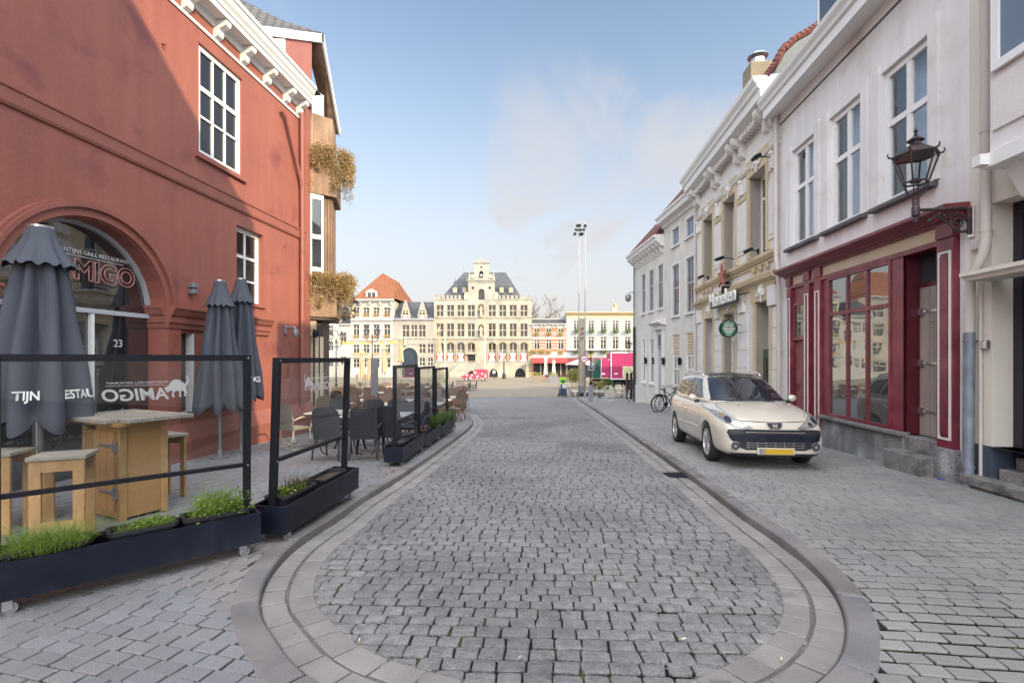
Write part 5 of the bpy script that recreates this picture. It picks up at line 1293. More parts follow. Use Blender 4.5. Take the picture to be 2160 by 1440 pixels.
plain_house(170, 286, 690, 'small white house with tall windows just left of the hotel', M['hotel_wall'], ((770,880),(1015,1100)), ((182,245),), M['slate'], 1.5)
T = plain_house(30, 169, 640, 'white house behind the street lantern, left of the small white house', M['hotel_wall'], ((700,800),(860,960),(1030,1120)), ((60,110),(130,160)), M['slate'], 3)
plain_house(-330, 29, 470, 'tall cream house largely hidden behind the timber-clad corner house', M['sandstone'], ((560,650),(720,830),(900,1000),(1060,1150)), ((-290,-230),(-180,-120),(-70,-10)), M['orange_tile'], 5)
plain_house(-760, -331, 520, 'broad pale house beyond the left edge of the square', M['hotel_wall'], ((600,690),(760,860),(920,1020),(1060,1150)), ((-720,-650),(-600,-530),(-480,-410)), M['slate'], 5)
plain_house(-1300, -761, 480, 'yellow house at the far left of the square', M['yellow_band'], ((560,650),(730,840),(900,1010),(1060,1150)), ((-1240,-1150),(-1080,-990),(-920,-830)), M['orange_tile'], 5)

# --- striped brick cafe
z = Z(1110, 600, 5.54)
T = FS.thing('cafe_building', 'small orange and white striped brick cafe with a red awning, right of the town hall', 'cafe', z.u(265))
XB = [(92,158),(231,297),(372,438)]
holes = [(z.u(a),z.u(b),z.v(562),z.v(510)) for a,b in XB] + [(z.u(a),z.u(b),z.v(760),z.v(640)) for a,b in XB] + [(z.u(85),z.u(465),GB,z.v(920))]
mb = MB(); wallgrid(mb, z.u(63), z.u(470), GB, z.v(460), holes, .2); mb.build('wall', M['band_brick'], T); body(T, z.u(63), z.u(470), GB, z.v(460), 10, M['band_brick'], 'side_wall')
mb = MB()
for y0, y1 in ((460,508),(560,572),(585,592),(610,636),(668,678),(703,713),(738,748),(788,856)): 
    xs = [63, *[q for ab in XB for q in ab], 470] if 510 < y0 < 562 or 640 < y0 < 760 else [63, 470]
    for a, b in zip(xs[::2], xs[1::2]): mb.box(z.u(a), z.u(b), -.06, 0, z.v(y1), z.v(y0))
mb.build('white_bands', M['far_white'], T)
for a, b in XB: window(T, z.u(a), z.u(b), z.v(562), z.v(510), -.12, 2, (), M['far_white'], M['far_glass'], fr=.1, mu=.12); window(T, z.u(a), z.u(b), z.v(760), z.v(640), -.12, 2, ((.72,.12),), M['far_white'], M['far_glass'], fr=.1, mu=.12)
mb = MB(); mb.poly([(z.u(63),-.4,z.v(460)),(z.u(470),-.4,z.v(460)),(z.u(470),4,z.v(385)),(z.u(63),4,z.v(385))]); mb.poly([(z.u(63),10,z.v(460)),(z.u(470),10,z.v(460)),(z.u(470),4,z.v(385)),(z.u(63),4,z.v(385))]); mb.build('roof', M['roof_dark'], T)
mb = MB(); mb.box(z.u(60), z.u(474), -.5, -.1, z.v(466), z.v(458)); mb.box(z.u(60), z.u(474), 3.8, 4.2, z.v(388), z.v(378)); mb.build('gutter_board', M['far_white'], T)
for x in (80, 175, 217, 312, 357, 452): mb = MB(); bracket(mb, z.u(x), 0.05, z.v(466), .7, .4, .25); mb.build('eave_bracket', M['far_white'], T)
mb = MB(); mb.prism([(z.u(65),-.05,z.v(855)),(z.u(65),-2.3,z.v(905)),(z.u(65),-2.3,z.v(915)),(z.u(65),-.05,z.v(862))], (z.u(495)-z.u(65),0,0)); mb.build('awning', M['awning_red'], T)
mb = MB(); mb.box(z.u(85), z.u(465), .15, .2, GB, z.v(920)); mb.build('dark_front', M['far_dark'], T)
for x in (165, 245, 330, 400): rectbox(T, 'shop_mullion', M['sand_trim'], x, x+10, 920, 1060, -.14, -.04, z)
# --- grey cafe
T = FS.thing('cafe_building', 'wide pale grey cafe building with flower baskets and a yellow fascia', 'cafe', z.u(880))
XG = [(553,620),(723,793),(866,937),(1008,1078),(1150,1220)]
holes = [(z.u(a),z.u(b),z.v(547),z.v(420)) for a,b in XG] + [(z.u(a),z.u(b),z.v(757),z.v(608)) for a,b in XG]
mb = MB(); wallgrid(mb, z.u(470), z.u(1330), GB, z.v(345), holes, .25); mb.build('wall', M['grey_cafe'], T); body(T, z.u(470), z.u(1330), GB, z.v(345), 12, M['grey_cafe'], 'side_wall')
for a, b in XG: window(T, z.u(a), z.u(b), z.v(547), z.v(420), -.15, 2, ((.55,.05),(.78,.12),), M['far_white'], M['far_glass'], fr=.12, mu=.12); window(T, z.u(a), z.u(b), z.v(757), z.v(608), -.15, 2, ((.45,.05),(.80,.12)), M['far_white'], M['far_glass'], fr=.12, mu=.12)
rectbox(T, 'fascia', M['yellow_band'], 470, 1330, 352, 390, 0, .06, z)
mb = MB(); mb.molding(z.u(455), z.u(1330), [(0,z.v(352)),(.1,z.v(350)),(.5,z.v(338)),(.7,z.v(330)),(.7,z.v(322)),(0,z.v(320))]); mb.build('cornice', M['yellow_band'], T)
mb = MB()
for k in range(56): mb.box(z.u(475+k*15), z.u(482+k*15), -.5, -.05, z.v(352), z.v(343))
mb.build('dentil_band', M['brown_stone'], T)
rectbox(T, 'ledge', M['far_white'], 470, 1330, 762, 770, 0, .5, z)
mb = MB(); mb.prism([(z.u(472),-.05,z.v(855)),(z.u(472),-2.0,z.v(895)),(z.u(472),-2.0,z.v(905)),(z.u(472),-.05,z.v(862))], (z.u(1100)-z.u(472),0,0)); mb.build('awning', M['awning_dark'], T)
rectbox(T, 'dark_front', M['far_dark'], 480, 1320, 912, 1130, 0, .05, z)
# --- chimney house behind
T = FS.thing('house', 'house with a tall white chimney rising behind the grey cafe', 'house', z.u(1225), -14)
mb = MB(); mb.box(z.u(1150), z.u(1400), 14, 22, GB, z.v(330)); mb.build('wall', M['hotel_wall'], T)
mb = MB(); mb.prism([(z.u(1190),14,z.v(330)),(z.u(1215),14,z.v(245)),(z.u(1400),14,z.v(235)),(z.u(1400),14,z.v(330))], (0,5,0)); mb.build('roof', M['orange_tile'], T)
mb = MB(); mb.prism([(z.u(1140),13,z.v(330)),(z.u(1165),13,z.v(190)),(z.u(1215),13,z.v(190)),(z.u(1222),13,z.v(330))], (0,1,0)); c = mb.build('chimney', M['hotel_wall'], T)
mb = MB(); mb.box(z.u(1195), z.u(1232), 13.2, 13.8, z.v(240), z.v(135)); mb.build('flue', M['brown_stone'], c)
mb = MB(); mb.cyl((z.u(1180),13.5,z.v(190)),(z.u(1180),13.5,z.v(100)), .1); mb.cyl((z.u(1162),13.5,z.v(95)),(z.u(1198),13.5,z.v(95)), .12); mb.build('cowl', M['lead'], c)
# --- bare trees behind the striped cafe
def bare_tree(x, y, h, seed, lab, spread=1.):
    T = thing('bare_tree', lab, 'tree', (x, y, g(97)), 0, 'bare trees behind the cafe')
    rr = random.Random(seed); mb = MB(); tw = MB()
    def br(p, d, L, r, lev):
        q = p + d*L
        mid_ = p + d*L*.5 + Vector((rr.gauss(0,.06),rr.gauss(0,.06),0))*L
        (mb if lev < 2 else tw).tube([p, mid_, q], [r, r*.85, r*.65], 5 if lev < 3 else 3)
        if lev >= 5: return
        for k in range(3 if lev < 4 else 3):
            nd = (d + Vector((rr.uniform(-1,1)*spread, rr.uniform(-1,1)*spread, rr.uniform(-.15,.55)))*.75).normalized()
            br(p + d*L*rr.uniform(.55, 1.), nd, L*rr.uniform(.62,.8), r*.58, lev+1)
    br(Vector((0,0,0)), Vector((0,0,1)), h*.34, h*.028, 0)
    bk = mat('grey brown bark', (.20,.17,.13), .9, var=.2, sc=3)
    tr = mb.build('trunk', bk, T); tw.build('crown', bk, T)
bare_tree(6.4, 118, 22, 3, 'bare winter tree right behind the town hall corner', 1.15); bare_tree(9.6, 120, 20, 9, 'bare winter tree rising behind the striped cafe roof', 1.15)
# ------------------------------------------------------------ terrace: glass screens, parasols, furniture, plants
def gnd(px, py, lift=.085): 
    x, y = unproj(px, py, lift); return Vector((x, y, gp(y)))
M['planter'] = mat('dark navy powder coat', (.009,.012,.022), .45, var=.3, sc=2, fine=.05, fsc=30, bump=.03, spec=.25, tint=(.016,.02,.03), tsc=4, streak=.2)
M['trough'] = flat('black plastic trough', (.022,.023,.026), .45)
M['soil'] = mat('dry soil', (.075,.055,.04), .95, var=.3, sc=20, bump=1.0, bsc=60)
M['leaf_g'] = leafmat('fresh green leaves', (.10,.21,.025), (.26,.34,.06))
M['leaf_d'] = leafmat('green shrub leaves', (.05,.12,.025), (.13,.20,.045))
M['leaf_b'] = leafmat('dry brown foliage', (.30,.20,.085), (.46,.33,.15))
M['leaf_y'] = leafmat('yellowish leaves', (.28,.27,.07), (.40,.36,.12))
M['wheel'] = flat('grey rubber wheel', (.20,.21,.21), .5)
def leaves(mb, c, rad, n, size, rr, up=.2, long_=1.6, sc=(1,1,1), hang=0.):
    """n leaf-sized quads spread through an ellipsoid"""
    for _ in range(n):
        while True:
            p = Vector((rr.uniform(-1,1), rr.uniform(-1,1), rr.uniform(-1,1)))
            if p.length <= 1: break
        q = Vector((p.x*rad*sc[0], p.y*rad*sc[1], p.z*rad*sc[2])) + Vector(c)
        d = (p + Vector((rr.gauss(0,.6), rr.gauss(0,.6), rr.gauss(0,.6)+up-hang))).normalized()
        s_ = d.cross(Vector((rr.gauss(0,1), rr.gauss(0,1), rr.gauss(0,1)))).normalized()
        k = size*rr.uniform(.6, 1.3); w = k/long_*.5
        mb.add([q, q + d*k*.5 + s_*w, q + d*k, q + d*k*.5 - s_*w], [(0,1,2,3)])
def blades(mb, c, rad, n, h, rr, wdt=.006, lean=.5, sy=1.):
    for _ in range(n):
        a = rr.uniform(0, 2*PI); r = rad*math.sqrt(rr.random()); p = Vector(c) + Vector((math.cos(a)*r, math.sin(a)*r*sy, 0))
        hh = h*rr.uniform(.5, 1.15); d = Vector((math.cos(a)*r/rad*lean + rr.gauss(0,.25), math.sin(a)*r/rad*lean + rr.gauss(0,.25), 0))
        s_ = Vector((-d.y, d.x, 0)); s_ = (s_.normalized() if s_.length > .01 else Vector((1,0,0)))*wdt
        m_ = p + d*hh*.45 + Vector((0,0,hh*.62)); t = p + d*hh*1.15 + Vector((0,0,hh*rr.uniform(.55,1.)))
        mb.add([p - s_, p + s_, m_ + s_*.8, m_ - s_*.8, t], [(0,1,2,3), (3,2,4)])
def make_screen(label, L=1.66):
    T = thing('glass_screen', label, 'glass screen', group='wheeled glass screens along the terrace')
    h = L/2; w_ = .16; t = .018
    mb = MB(); z0, z1 = .10, .355
    mb.box(-h, h, -w_, -w_+t, z0, z1); mb.box(-h, h, w_-t, w_, z0, z1); mb.box(-h, -h+t, -w_+t, w_-t, z0, z1); mb.box(h-t, h, -w_+t, w_-t, z0, z1); mb.box(-h+t, h-t, -w_+t, w_-t, z0, z0+t)
    mb.build('planter_box', M['planter'], T)
    for sx in (-1, 1):
        mb = MB(); x = sx*(h-.07); mb.box(x-.025, x+.025, -.03, .03, z0+.02, 1.70); mb.build('post', M['black'], T)
    mb = MB(); mb.box(-h+.095, h-.095, -.025, .025, 1.65, 1.70); mb.build('top_rail', M['black'], T)
    mb = MB(); mb.box(-h+.095, h-.095, -.022, .022, .735, .765); mb.build('middle_rail', M['black'], T)
    mb = MB(); mb.poly([(-h+.096,0,.765),(h-.096,0,.765),(h-.096,0,1.65),(-h+.096,0,1.65)]); mb.build('glass_pane', M['clear'], T, fix=False)
    for sx in (-1, 1):
        for sy in (-1, 1):
            cc = MB(); x, y = sx*(h-.13), sy*(w_-.045)
            cc.box(x-.025, x+.025, y-.022, y-.016, .03, .10); cc.box(x-.025, x+.025, y+.016, y+.022, .03, .10); cc.box(x-.03, x+.03, y-.03, y+.03, .093, .0995)
            c = cc.build('caster', M['steel'], T)
            mb = MB(); mb.cyl((x+.012, y-.014, .04), (x+.012, y+.014, .04), .04, n=16); mb.build('wheel', M['wheel'], c)
    for sx in (-1, 1):
        for z_ in (.75, 1.675): 
            mb = MB(); x = sx*(h-.07); mb.cyl((x,-.031,z_),(x,-.036,z_), .008, n=8); mb.build('bolt', M['steel'], T)
    return T
def place(o, x, y, rz, dz=0): o.location = (x, y, gp(y)+dz); o.rotation_euler = (0, 0, rz); return o
s1 = make_screen('nearest glass screen in a long navy planter, its bull logo and lettering seen in reverse')
place(s1, -2.87, 3.82, R(43.0)); s1.rotation_euler = (R(.8), 0, R(43.0))
SPL = [(s1, R(43.0))]
def scr(x, y, rz, lab):
    o = dup(s1, (x, y, gp(y)), rz, lab); return o
s2 = scr(-2.14, 5.34, R(84.5), 'second glass screen from the front, with a readable bull logo, in a navy planter')
s2.rotation_euler[0] = R(1.8)
sA = scr(-1.92, 9.05, R(87.5), 'near unit of the three joined glass screens beside the dark wicker chairs')
sB = scr(-1.84, 10.74, R(87.5), 'middle unit of the three joined glass screens')
sC = scr(-1.76, 12.43, R(87.5), 'farthest glass screen unit with a trailing green plant at its end')
BULL = [(0,.50),(.06,.60),(.14,.62),(.18,.74),(.30,.88),(.46,.93),(.62,.88),(.74,.76),(.84,.70),(.93,.78),(.95,.92),(.86,1.05),(.88,1.12),(.98,1.0),(1.02,.82),(.97,.68),(.88,.60),(.86,.44),(.92,.28),(.90,.10),(.80,.02),(.78,.08),(.82,.14),(.80,.28),(.70,.36),(.66,.20),(.68,.04),(.60,0),(.58,.08),(.60,.30),(.48,.34),(.40,.30),(.34,.16),(.40,.04),(.32,.0),(.26,.12),(.30,.32),(.22,.38),(.14,.30),(.06,.26),(.02,.34),(-.02,.42),(-.07,.52),(-.03,.56)]
M['film'] = flat('white film print', (.55,.53,.53), .6)
def logo(root, flip, cx=.03):
    """bull emblem and lettering on the pane; flip = readable from the other side"""
    T = root; OFFm = Matrix.Rotation(PI if flip else 0, 4, 'Z')
    y = -.006
    def put(mesh_m): return (Matrix.Rotation(PI, 4, 'Z') if flip else Matrix.Identity(4)) @ mesh_m
    base = Matrix.Translation((0, y, 0)) @ Matrix.Rotation(R(90), 4, 'X')
    sgn = -1 if flip else 1
    text('logo_letters', 'AMIGO', .125, M['film'], T, put(Matrix.Translation((.07+(-cx*2 if flip else 0), y, 1.39)) @ Matrix.Rotation(R(90), 4, 'X')), extrude=.0008, font_shear=.15, bold=.003)
    text('logo_small_letters', 'ARGENTIJNS GRILL RESTAURANT', .026, M['film'], T, put(Matrix.Translation((.06+(-cx*2 if flip else 0), y, 1.485)) @ Matrix.Rotation(R(90), 4, 'X')), extrude=.0008)
    mb = MB(); mb.m = put(Matrix.Translation((0, y, 0)))
    x0 = -.115+(-cx*2 if flip else 0); mb.box(x0, x0+.37, -.001, .001, 1.463, 1.466)
    mb.build('logo_line', M['film'], T)
    mb = MB(); mb.m = put(Matrix.Translation((x0-.13, y, 1.36)))
    # bull faces the letters
    mb.prism([((.85-a)*.155, 0, b*.155) for a, b in BULL], (0, .0015, 0)); mb.build('bull_emblem', M['film'], T)
logo(s1, True); logo(s2, False, 0)
def trough(px_, py_, rz, L, lab, kind, seed, z=.2):
    T = thing('plant_trough', lab, 'plant trough', (px_, py_, gp(py_)+z), rz, 'plastic plant troughs in the screen planters')
    h = L/2; mb = MB(); o, i_ = .085, .068
    def rr_(w, l, zz): return [(-l+.03,-w,zz),(l-.03,-w,zz),(l,-w+.03,zz),(l,w-.03,zz),(l-.03,w,zz),(-l+.03,w,zz),(-l,w-.03,zz),(-l,-w+.03,zz)]
    mb.loft([rr_(.08,h-.03,0), rr_(.105,h,.14), rr_(.12,h+.012,.14), rr_(.12,h+.012,.165), rr_(.10,h-.01,.165), rr_(.095,h-.02,.10)]); mb.build('tub', M['trough'], T, smooth=35)
    mb = MB(); mb.poly(rr_(.096,h-.02,.125)); mb.build('soil', M['soil'], T, fix=False)
    if kind:
        rr2 = random.Random(seed); mb = MB()
        lf = {'grass': 'leaf_g', 'herb': 'leaf_g', 'dry': 'leaf_b', 'shrub': 'leaf_d', 'mixed': 'leaf_g'}[kind]
        if kind == 'grass':
            for k in range(4): blades(mb, (-h*.5+k*h*.36, rr2.uniform(-.04,.02), .12), .12, 260, .20*rr2.uniform(.7,1.15), rr2, .0018, 1.3); leaves(mb, (-h*.5+k*h*.36, -.08, .16), .10, 70, .016, rr2, sc=(1.2,.8,.6))
        if kind == 'herb':
            for k in range(7): q = rr2.uniform(.6,1.5)*(1 if L > .43 else .5); leaves(mb, (rr2.uniform(-.8,.8)*h, rr2.uniform(-.05,.03), .13+.05*q), .10*q, int(200*q), .026, rr2, sc=(1,.9,.9)); blades(mb, (rr2.uniform(-.8,.8)*h, 0, .12), .08, 45, .24*q, rr2, .0016, 1.1)
        if kind == 'dry':
            blades(mb, (0,0,.12), h*.55, 150, .13, rr2, .003, .8, .25); leaves(mb, (0,0,.15), h*.5, 160, .018, rr2, sc=(1,.3,.25))
        if kind == 'mixed':
            for k in range(3): leaves(mb, (-h*.5+k*h*.45, 0, .16), .07, 90, .035, rr2, sc=(1,1,.7))
        if kind == 'shrub':
            for k in range(4): blades(mb, (-h*.5+k*h*.3, 0, .12), .10, 150, .34, rr2, .004, 1.0); leaves(mb, (-h*.5+k*h*.3, -.04, .2), .15, 130, .035, rr2, sc=(1,1,.8))
        mb.build('plant', M[lf], T)
        if kind == 'mixed':
            mb = MB()
            for k in range(5): blades(mb, (-h*.2+k*.05, 0, .12), .06, 34, .22, rr2, .002, .6)
            mb.build('dry_stems', leafmat('dark dry stems', (.07,.05,.035), (.13,.09,.05)), T)
    return T
def on_screen(root, t, off=0):
    a = root.rotation_euler[2]; return root.location.x + math.cos(a)*t - math.sin(a)*off, root.location.y + math.sin(a)*t + math.cos(a)*off
for root, t, L_, lab, kind in ((s1,-.53,.50,'trough spilling bright green grass at the left end of the nearest planter','grass'),(s1,.03,.42,'trough of sparse weeds in the middle of the nearest planter','herb'),(s1,.52,.46,'trough full of bright green herbs at the right end of the nearest planter','herb'),
        (s2,-.42,.55,'trough with dark dry stems and small green leaves in the second planter','mixed'),(s2,.34,.55,'empty trough at the far end of the second planter',None),
        (sA,-.45,.55,'empty trough at the near end of the three joined planters',None),(sA,.25,.5,'trough with a dry brown tuft in the three joined planters','dry'),(sB,-.35,.55,'trough with withered plants in the middle joined planter','dry'),(sB,.4,.5,'trough with a bushy green plant in the middle joined planter','shrub'),(sC,-.1,.6,'trough with tall green plants in the farthest planter','shrub')):
    x, y = on_screen(root, t)
    q = trough(x, y, root.rotation_euler[2]+random.uniform(-.04,.04), L_, lab, kind, int(t*100)+7, .225)
    if root is s1: q.rotation_euler[0] = 0
T = thing('hanging_plant', 'trailing green plant hanging over the end of the farthest screen planter', 'plant', (*on_screen(sC,.85,-.12), gp(13)+.0))
mb = MB(); rr2 = random.Random(4)
for k in range(7): leaves(mb, (0,0,.55-k*.075), .10, 110, .04, rr2, hang=.5, sc=(1,1,1))
mb.build('foliage', M['leaf_d'], T); mb = MB(); mb.tube([(0,.05,.45),(0,0,.5),(0,0,.1)], .008, 5); mb.build('stem', M['soil'], T)

# closed parasols
M['parasol'] = mat('blue grey parasol cloth', (.068,.076,.094), .85, var=.08, sc=3, fine=.03, fsc=80, bump=.05)
M['parasol_beige'] = mat('beige parasol cloth', (.50,.38,.24), .85, var=.1, sc=3)
M['parasol_white'] = mat('off white parasol cloth', (.66,.62,.54), .85, var=.06, sc=3)
def make_parasol(lab, loc, H, zb, r0, r1, m, seed, grp, words=(), folds=8, base=True, turn=0., depth=1.):
    T = thing('closed_parasol', lab, 'parasol', loc, 0, grp); rr2 = random.Random(seed)
    ph = [rr2.uniform(-.25,.25) for _ in range(folds)]; amp = [rr2.uniform(.75,1.2) for _ in range(folds)]
    def rad(a, z):
        t = (H-z)/(H-zb); base_ = r0 + (r1-r0)*min(1, t*1.05)**1.0
        f = folds*(a+turn)/(2*PI); k = int(f) % folds; u = f-int(f)
        w_ = abs(math.sin(PI*(u+.10*math.sin(z*2.2+k*1.7))))**1.0
        return base_*(1 - (.60+.08*min(1,t))*(depth)*(1-w_)*amp[k])*(1+.03*math.sin(z*5+k*2))
    n = 72; rings = []
    zs = [H - (H-zb)*k/26 for k in range(27)]
    for z in zs[4:]:
        ring = []
        for k in range(n):
            a = 2*PI*k/n; t = (H-z)/(H-zb); zz = z
            if t > .86: zz = z + (t-.86)*1.9*(H-zb)*.32*(1-abs(math.sin(PI*folds*(a+turn)/(2*PI))))*amp[int(folds*(a+turn)/(2*PI)) % folds]
            r = rad(a, z); ring.append((r*math.cos(a), r*math.sin(a), zz))
        rings.append(ring)
    mb = MB(); mb.loft(rings, cap=False); mb.build('canopy', m, T, smooth=True)
    rings = []
    for k2, (t, q) in enumerate(((0,.75),(.04,.9),(.09,1.15),(.15,1.62),(.19,2.0))):
        z = H - (H-zb)*t; rings.append([((r0*q*(1+.09*t/.19*math.cos(folds*(2*PI*k/n+turn+PI/folds))))*math.cos(2*PI*k/n), (r0*q*(1+.09*t/.19*math.cos(folds*(2*PI*k/n+turn+PI/folds))))*math.sin(2*PI*k/n), z - .02*t/.19*math.cos(folds*2*(2*PI*k/n+turn))) for k in range(n)])
    mb = MB(); mb.loft(rings, cap=False); mb.build('vent_flap', m, T, smooth=True)
    mb = MB(); mb.cyl((0,0,H-.01),(0,0,H+.02), r0*.72, n=20); mb.build('cap', M['steel'], T)
    mb = MB(); mb.cyl((0,0,.03),(0,0,H-.1), .028 if r1 > .3 else .025, n=12); mb.build('pole', M['grey_metal'], T)
    if base: mb = MB(); mb.lathe([(.16,0),(.16,.03),(.05,.05),(.04,.16)], n=20); mb.build('base', M['grey_metal'], T)
    for wd, a0, z, size in words:
        cu = bpy.data.curves.new('w', 'FONT'); cu.body = wd; cu.size = size; cu.align_x = 'CENTER'; cu.offset = .003
        o = bpy.data.objects.new('w', cu); me = bpy.data.meshes.new_from_object(o); bpy.data.objects.remove(o); bpy.data.curves.remove(cu); me.name = 'printed_letters'
        bm = bmesh.new(); bm.from_mesh(me); bmesh.ops.triangulate(bm, faces=bm.faces); bmesh.ops.subdivide_edges(bm, edges=[e for e in bm.edges if e.calc_length() > .04], cuts=1); bm.to_mesh(me); bm.free()
        for v in me.vertices:
            rmean = (r0+r1)*.80; a = a0 + v.co.x/rmean; zz = z + v.co.y; env = (r0 + (r1-r0)*min(1, (H-zz)/(H-zb)*1.05)**1.0); r = max(rad(a, zz), env*.93) + .012
            v.co = (r*math.cos(a), r*math.sin(a), zz)
        me.materials.clear(); me.materials.append(M['letter']); ob = bpy.data.objects.new('printed_letters', me); COL.objects.link(ob); ob.parent = T
    return T
GPAR = 'grey closed parasols in front of the red restaurant'
y5 = 5.25; x5 = (86-1080)/F*y5
make_parasol('large closed blue grey parasol with white lettering at the left edge', (x5, y5, gp(y5)), 3.06, .92, .15, .50, M['parasol'], 3, GPAR, ((('TIJN'), R(-60), 1.28, .125), ('ESTAURA', R(6), 1.28, .125)), 8, depth=.9, turn=.1)
q = gnd(464, 966); make_parasol('closed grey parasol on a thick pole, nearer of the pair by the narrow window', q, 3.22, .82, .12, .44, M['parasol'], 5, GPAR, (), 8)
make_parasol('closed grey parasol with partly visible lettering, behind its twin near the red wall', (-5.36, 9.85, gp(9.85)), 3.40, 1.0, .12, .42, M['parasol'], 8, GPAR, (('TAGE', R(-18), 1.38, .15),), 8)

# wooden high table and stools
M['wood'] = brickmat('yellow pine boards', (.42,.25,.105), (.36,.21,.085), (.12,.07,.03), bw=5, bh=.135, ms=.0035, rough=.6, axis='ZX', bump=.3)
M['wood2'] = mat('pine', (.42,.255,.11), .6, var=.12, sc=4, fine=.1, fsc=20, streak=.25)
M['grey_wood'] = mat('greyed wood top', (.30,.27,.23), .75, var=.12, sc=4, fine=.1, fsc=30, streak=.15, tint=(.36,.30,.22), tsc=3)
T = thing('high_table', 'pine cabinet high table with a weathered grey top behind the nearest screen', 'table', (-4.27, 5.50, gp(5.4)), R(-25))
mb = MB(); mb.box(-.34, .34, -.22, .22, .03, 1.0); mb.build('cabinet', M['wood'], T)
for x0, x1, y0, y1 in ((-.36,-.29,-.24,-.17),(.29,.36,-.24,-.17),(.29,.36,.17,.24)): mb = MB(); mb.bbox(x0,x1,y0,y1,0,1.02,.004); mb.build('corner_post', M['wood2'], T)
mb = MB()
for k in range(6):
    y = -.46+k*.155; cut = .16 if k == 0 else .0
    mb.bbox(-.60+cut*.5, .56-cut, y*.86, y*.86+.128, 1.035, 1.075, .004)
mb.build('table_top', M['grey_wood'], T); mb = MB(); mb.box(-.5,.48,-.32,.32,1.0,1.034); mb.build('top_frame', M['wood2'], T)
mb = MB(); mb.box(-.28, .28, -.244, -.222, .10, .93); d = mb.build('door', M['wood'], T)
for z in (.30, .78):
    mb = MB(); mb.box(-.02, .26, -.252, -.244, z-.014, z+.014); mb.box(.25, .33, -.254, -.244, z-.06, z+.06); mb.build('hinge', M['grey_metal'], d)
mb = MB(); mb.tube([(-.1,-.27,.03),(.12,-.28,.05),(.28,-.27,.14),(.36,-.255,.34),(.37,-.2,.6)], .0025, 5); mb.build('cable', M['pub_trim'], T)
def make_stool():
    T = thing('bar_stool', 'stool', 'stool', group='pine bar stools round the high table')
    mb = MB()
    for k in range(3): mb.bbox(-.25, .25, -.21+k*.142, -.21+k*.142+.138, .755, .79, .004)
    mb.build('seat', M['grey_wood'], T)
    for sx in (-1,1):
        for sy in (-1,1): mb = MB(); mb.bbox(sx*.23-(.0 if sx<0 else .10), sx*.23+(.10 if sx<0 else 0), sy*.19-(0 if sy<0 else .035), sy*.19+(.035 if sy<0 else 0), 0, .754, .003); mb.build('leg', M['wood2'], T)
    mb = MB(); mb.box(-.13,.13,-.188,-.158,.65,.75); mb.box(-.13,.13,.158,.188,.65,.75); mb.box(-.13,.13,-.188,-.158,.12,.20); mb.build('rail', M['wood2'], T)
    return T
st = make_stool(); st['label'] = 'pine bar stool in front of the high table, grey seat'; place(st, -4.16, 4.62, R(24)); st.scale = (.86,.8,1)
dup(st, (-4.30, 6.15, gp(6.1)), R(-25), 'pine bar stool at the right of the high table, mostly hidden')
dup(st, (-4.95, 4.80, gp(4.8)), R(10), 'pine bar stool cut off by the left edge of the photo')

# wicker chairs and tables
def wicker(name, c, rough=.5):
    m = brickmat(name, c, tuple(q*.8 for q in c), tuple(q*.30 for q in c), bw=.05, bh=.024, ms=.006, rough=rough, axis='XZ', bump=1.0)
    return m
M['wick_dark'] = wicker('dark grey wicker', (.060,.066,.080)); M['wick_beige'] = wicker('beige wicker', (.44,.39,.28)); M['wick_brown'] = wicker('brown wicker', (.40,.28,.21))
M['leg_dark'] = flat('dark chair legs', (.04,.043,.05), .5); M['leg_beige'] = flat('beige chair legs', (.42,.37,.27), .5); M['leg_brown'] = flat('brown bamboo legs', (.22,.12,.07), .5)
def make_chair(lab, wm, lm, grp, rounded=False):
    """faces +y; seat .44 high"""
    T = thing('wicker_chair', lab, 'chair', group=grp)
    mb = MB(); rings = []
    nseg = 9
    for k in range(9):
        t = k/8; z = .40 + .54*t; y = -.22 - .07*t; wd = .245*(1 - (.03 if not rounded else .06)*t)
        row = []
        for j in range(nseg):
            s_ = -1+2*j/(nseg-1); crown = .03*t**4*(1-s_*s_)*(1 if not rounded else 2.4) - (.05*t**6*abs(s_)**6)
            row.append((s_*wd, y - .035*(1-s_*s_), z + crown))
        rings.append(row)
    back = [[(p[0], p[1]-.018, p[2]) for p in r] for r in rings]
    full = [r + b[::-1] for r, b in zip(rings, back)]
    mb.loft(full); mb.build('backrest', wm, T, smooth=50)
    mb = MB(); mb.bbox(-.24, .24, -.22, .23, .385, .44, .02); mb.build('seat', wm, T)
    for sx in (-1, 1):
        mb = MB(); x = sx*.25; mb.tube([(x, -.25, .60), (x*1.06, -.05, .655), (x*1.08, .12, .66), (x*1.04, .22, .61), (x, .24, .50), (x*.98, .235, .40)], .018, 7); mb.build('armrest', lm, T, smooth=True)
        for sy, tip in ((-1, -.30), (1, .26)):
            mb = MB(); mb.tube([(x*.94, sy*.215, .40), (x*.97, tip, .02)], .0155, 8); leg = mb.build('leg', lm, T, smooth=True)
            mb = MB(); mb.cyl((x*.97, tip, 0), (x*.97, tip, .035), .017, n=8); mb.build('foot_tip', M['steel'], leg)
        mb = MB(); mb.tube([(x*.8, -.2, .38), (x*.6, -.1, .14), (x*.3,-.02,.07)], .010, 6); mb.build('brace', lm, T)
    return T
GD = 'dark wicker chairs on the terrace'
ch = make_chair('dark grey wicker chair seen squarely from behind beside the three joined screens', M['wick_dark'], M['leg_dark'], GD)
place(ch, -2.62, 9.0, R(3))
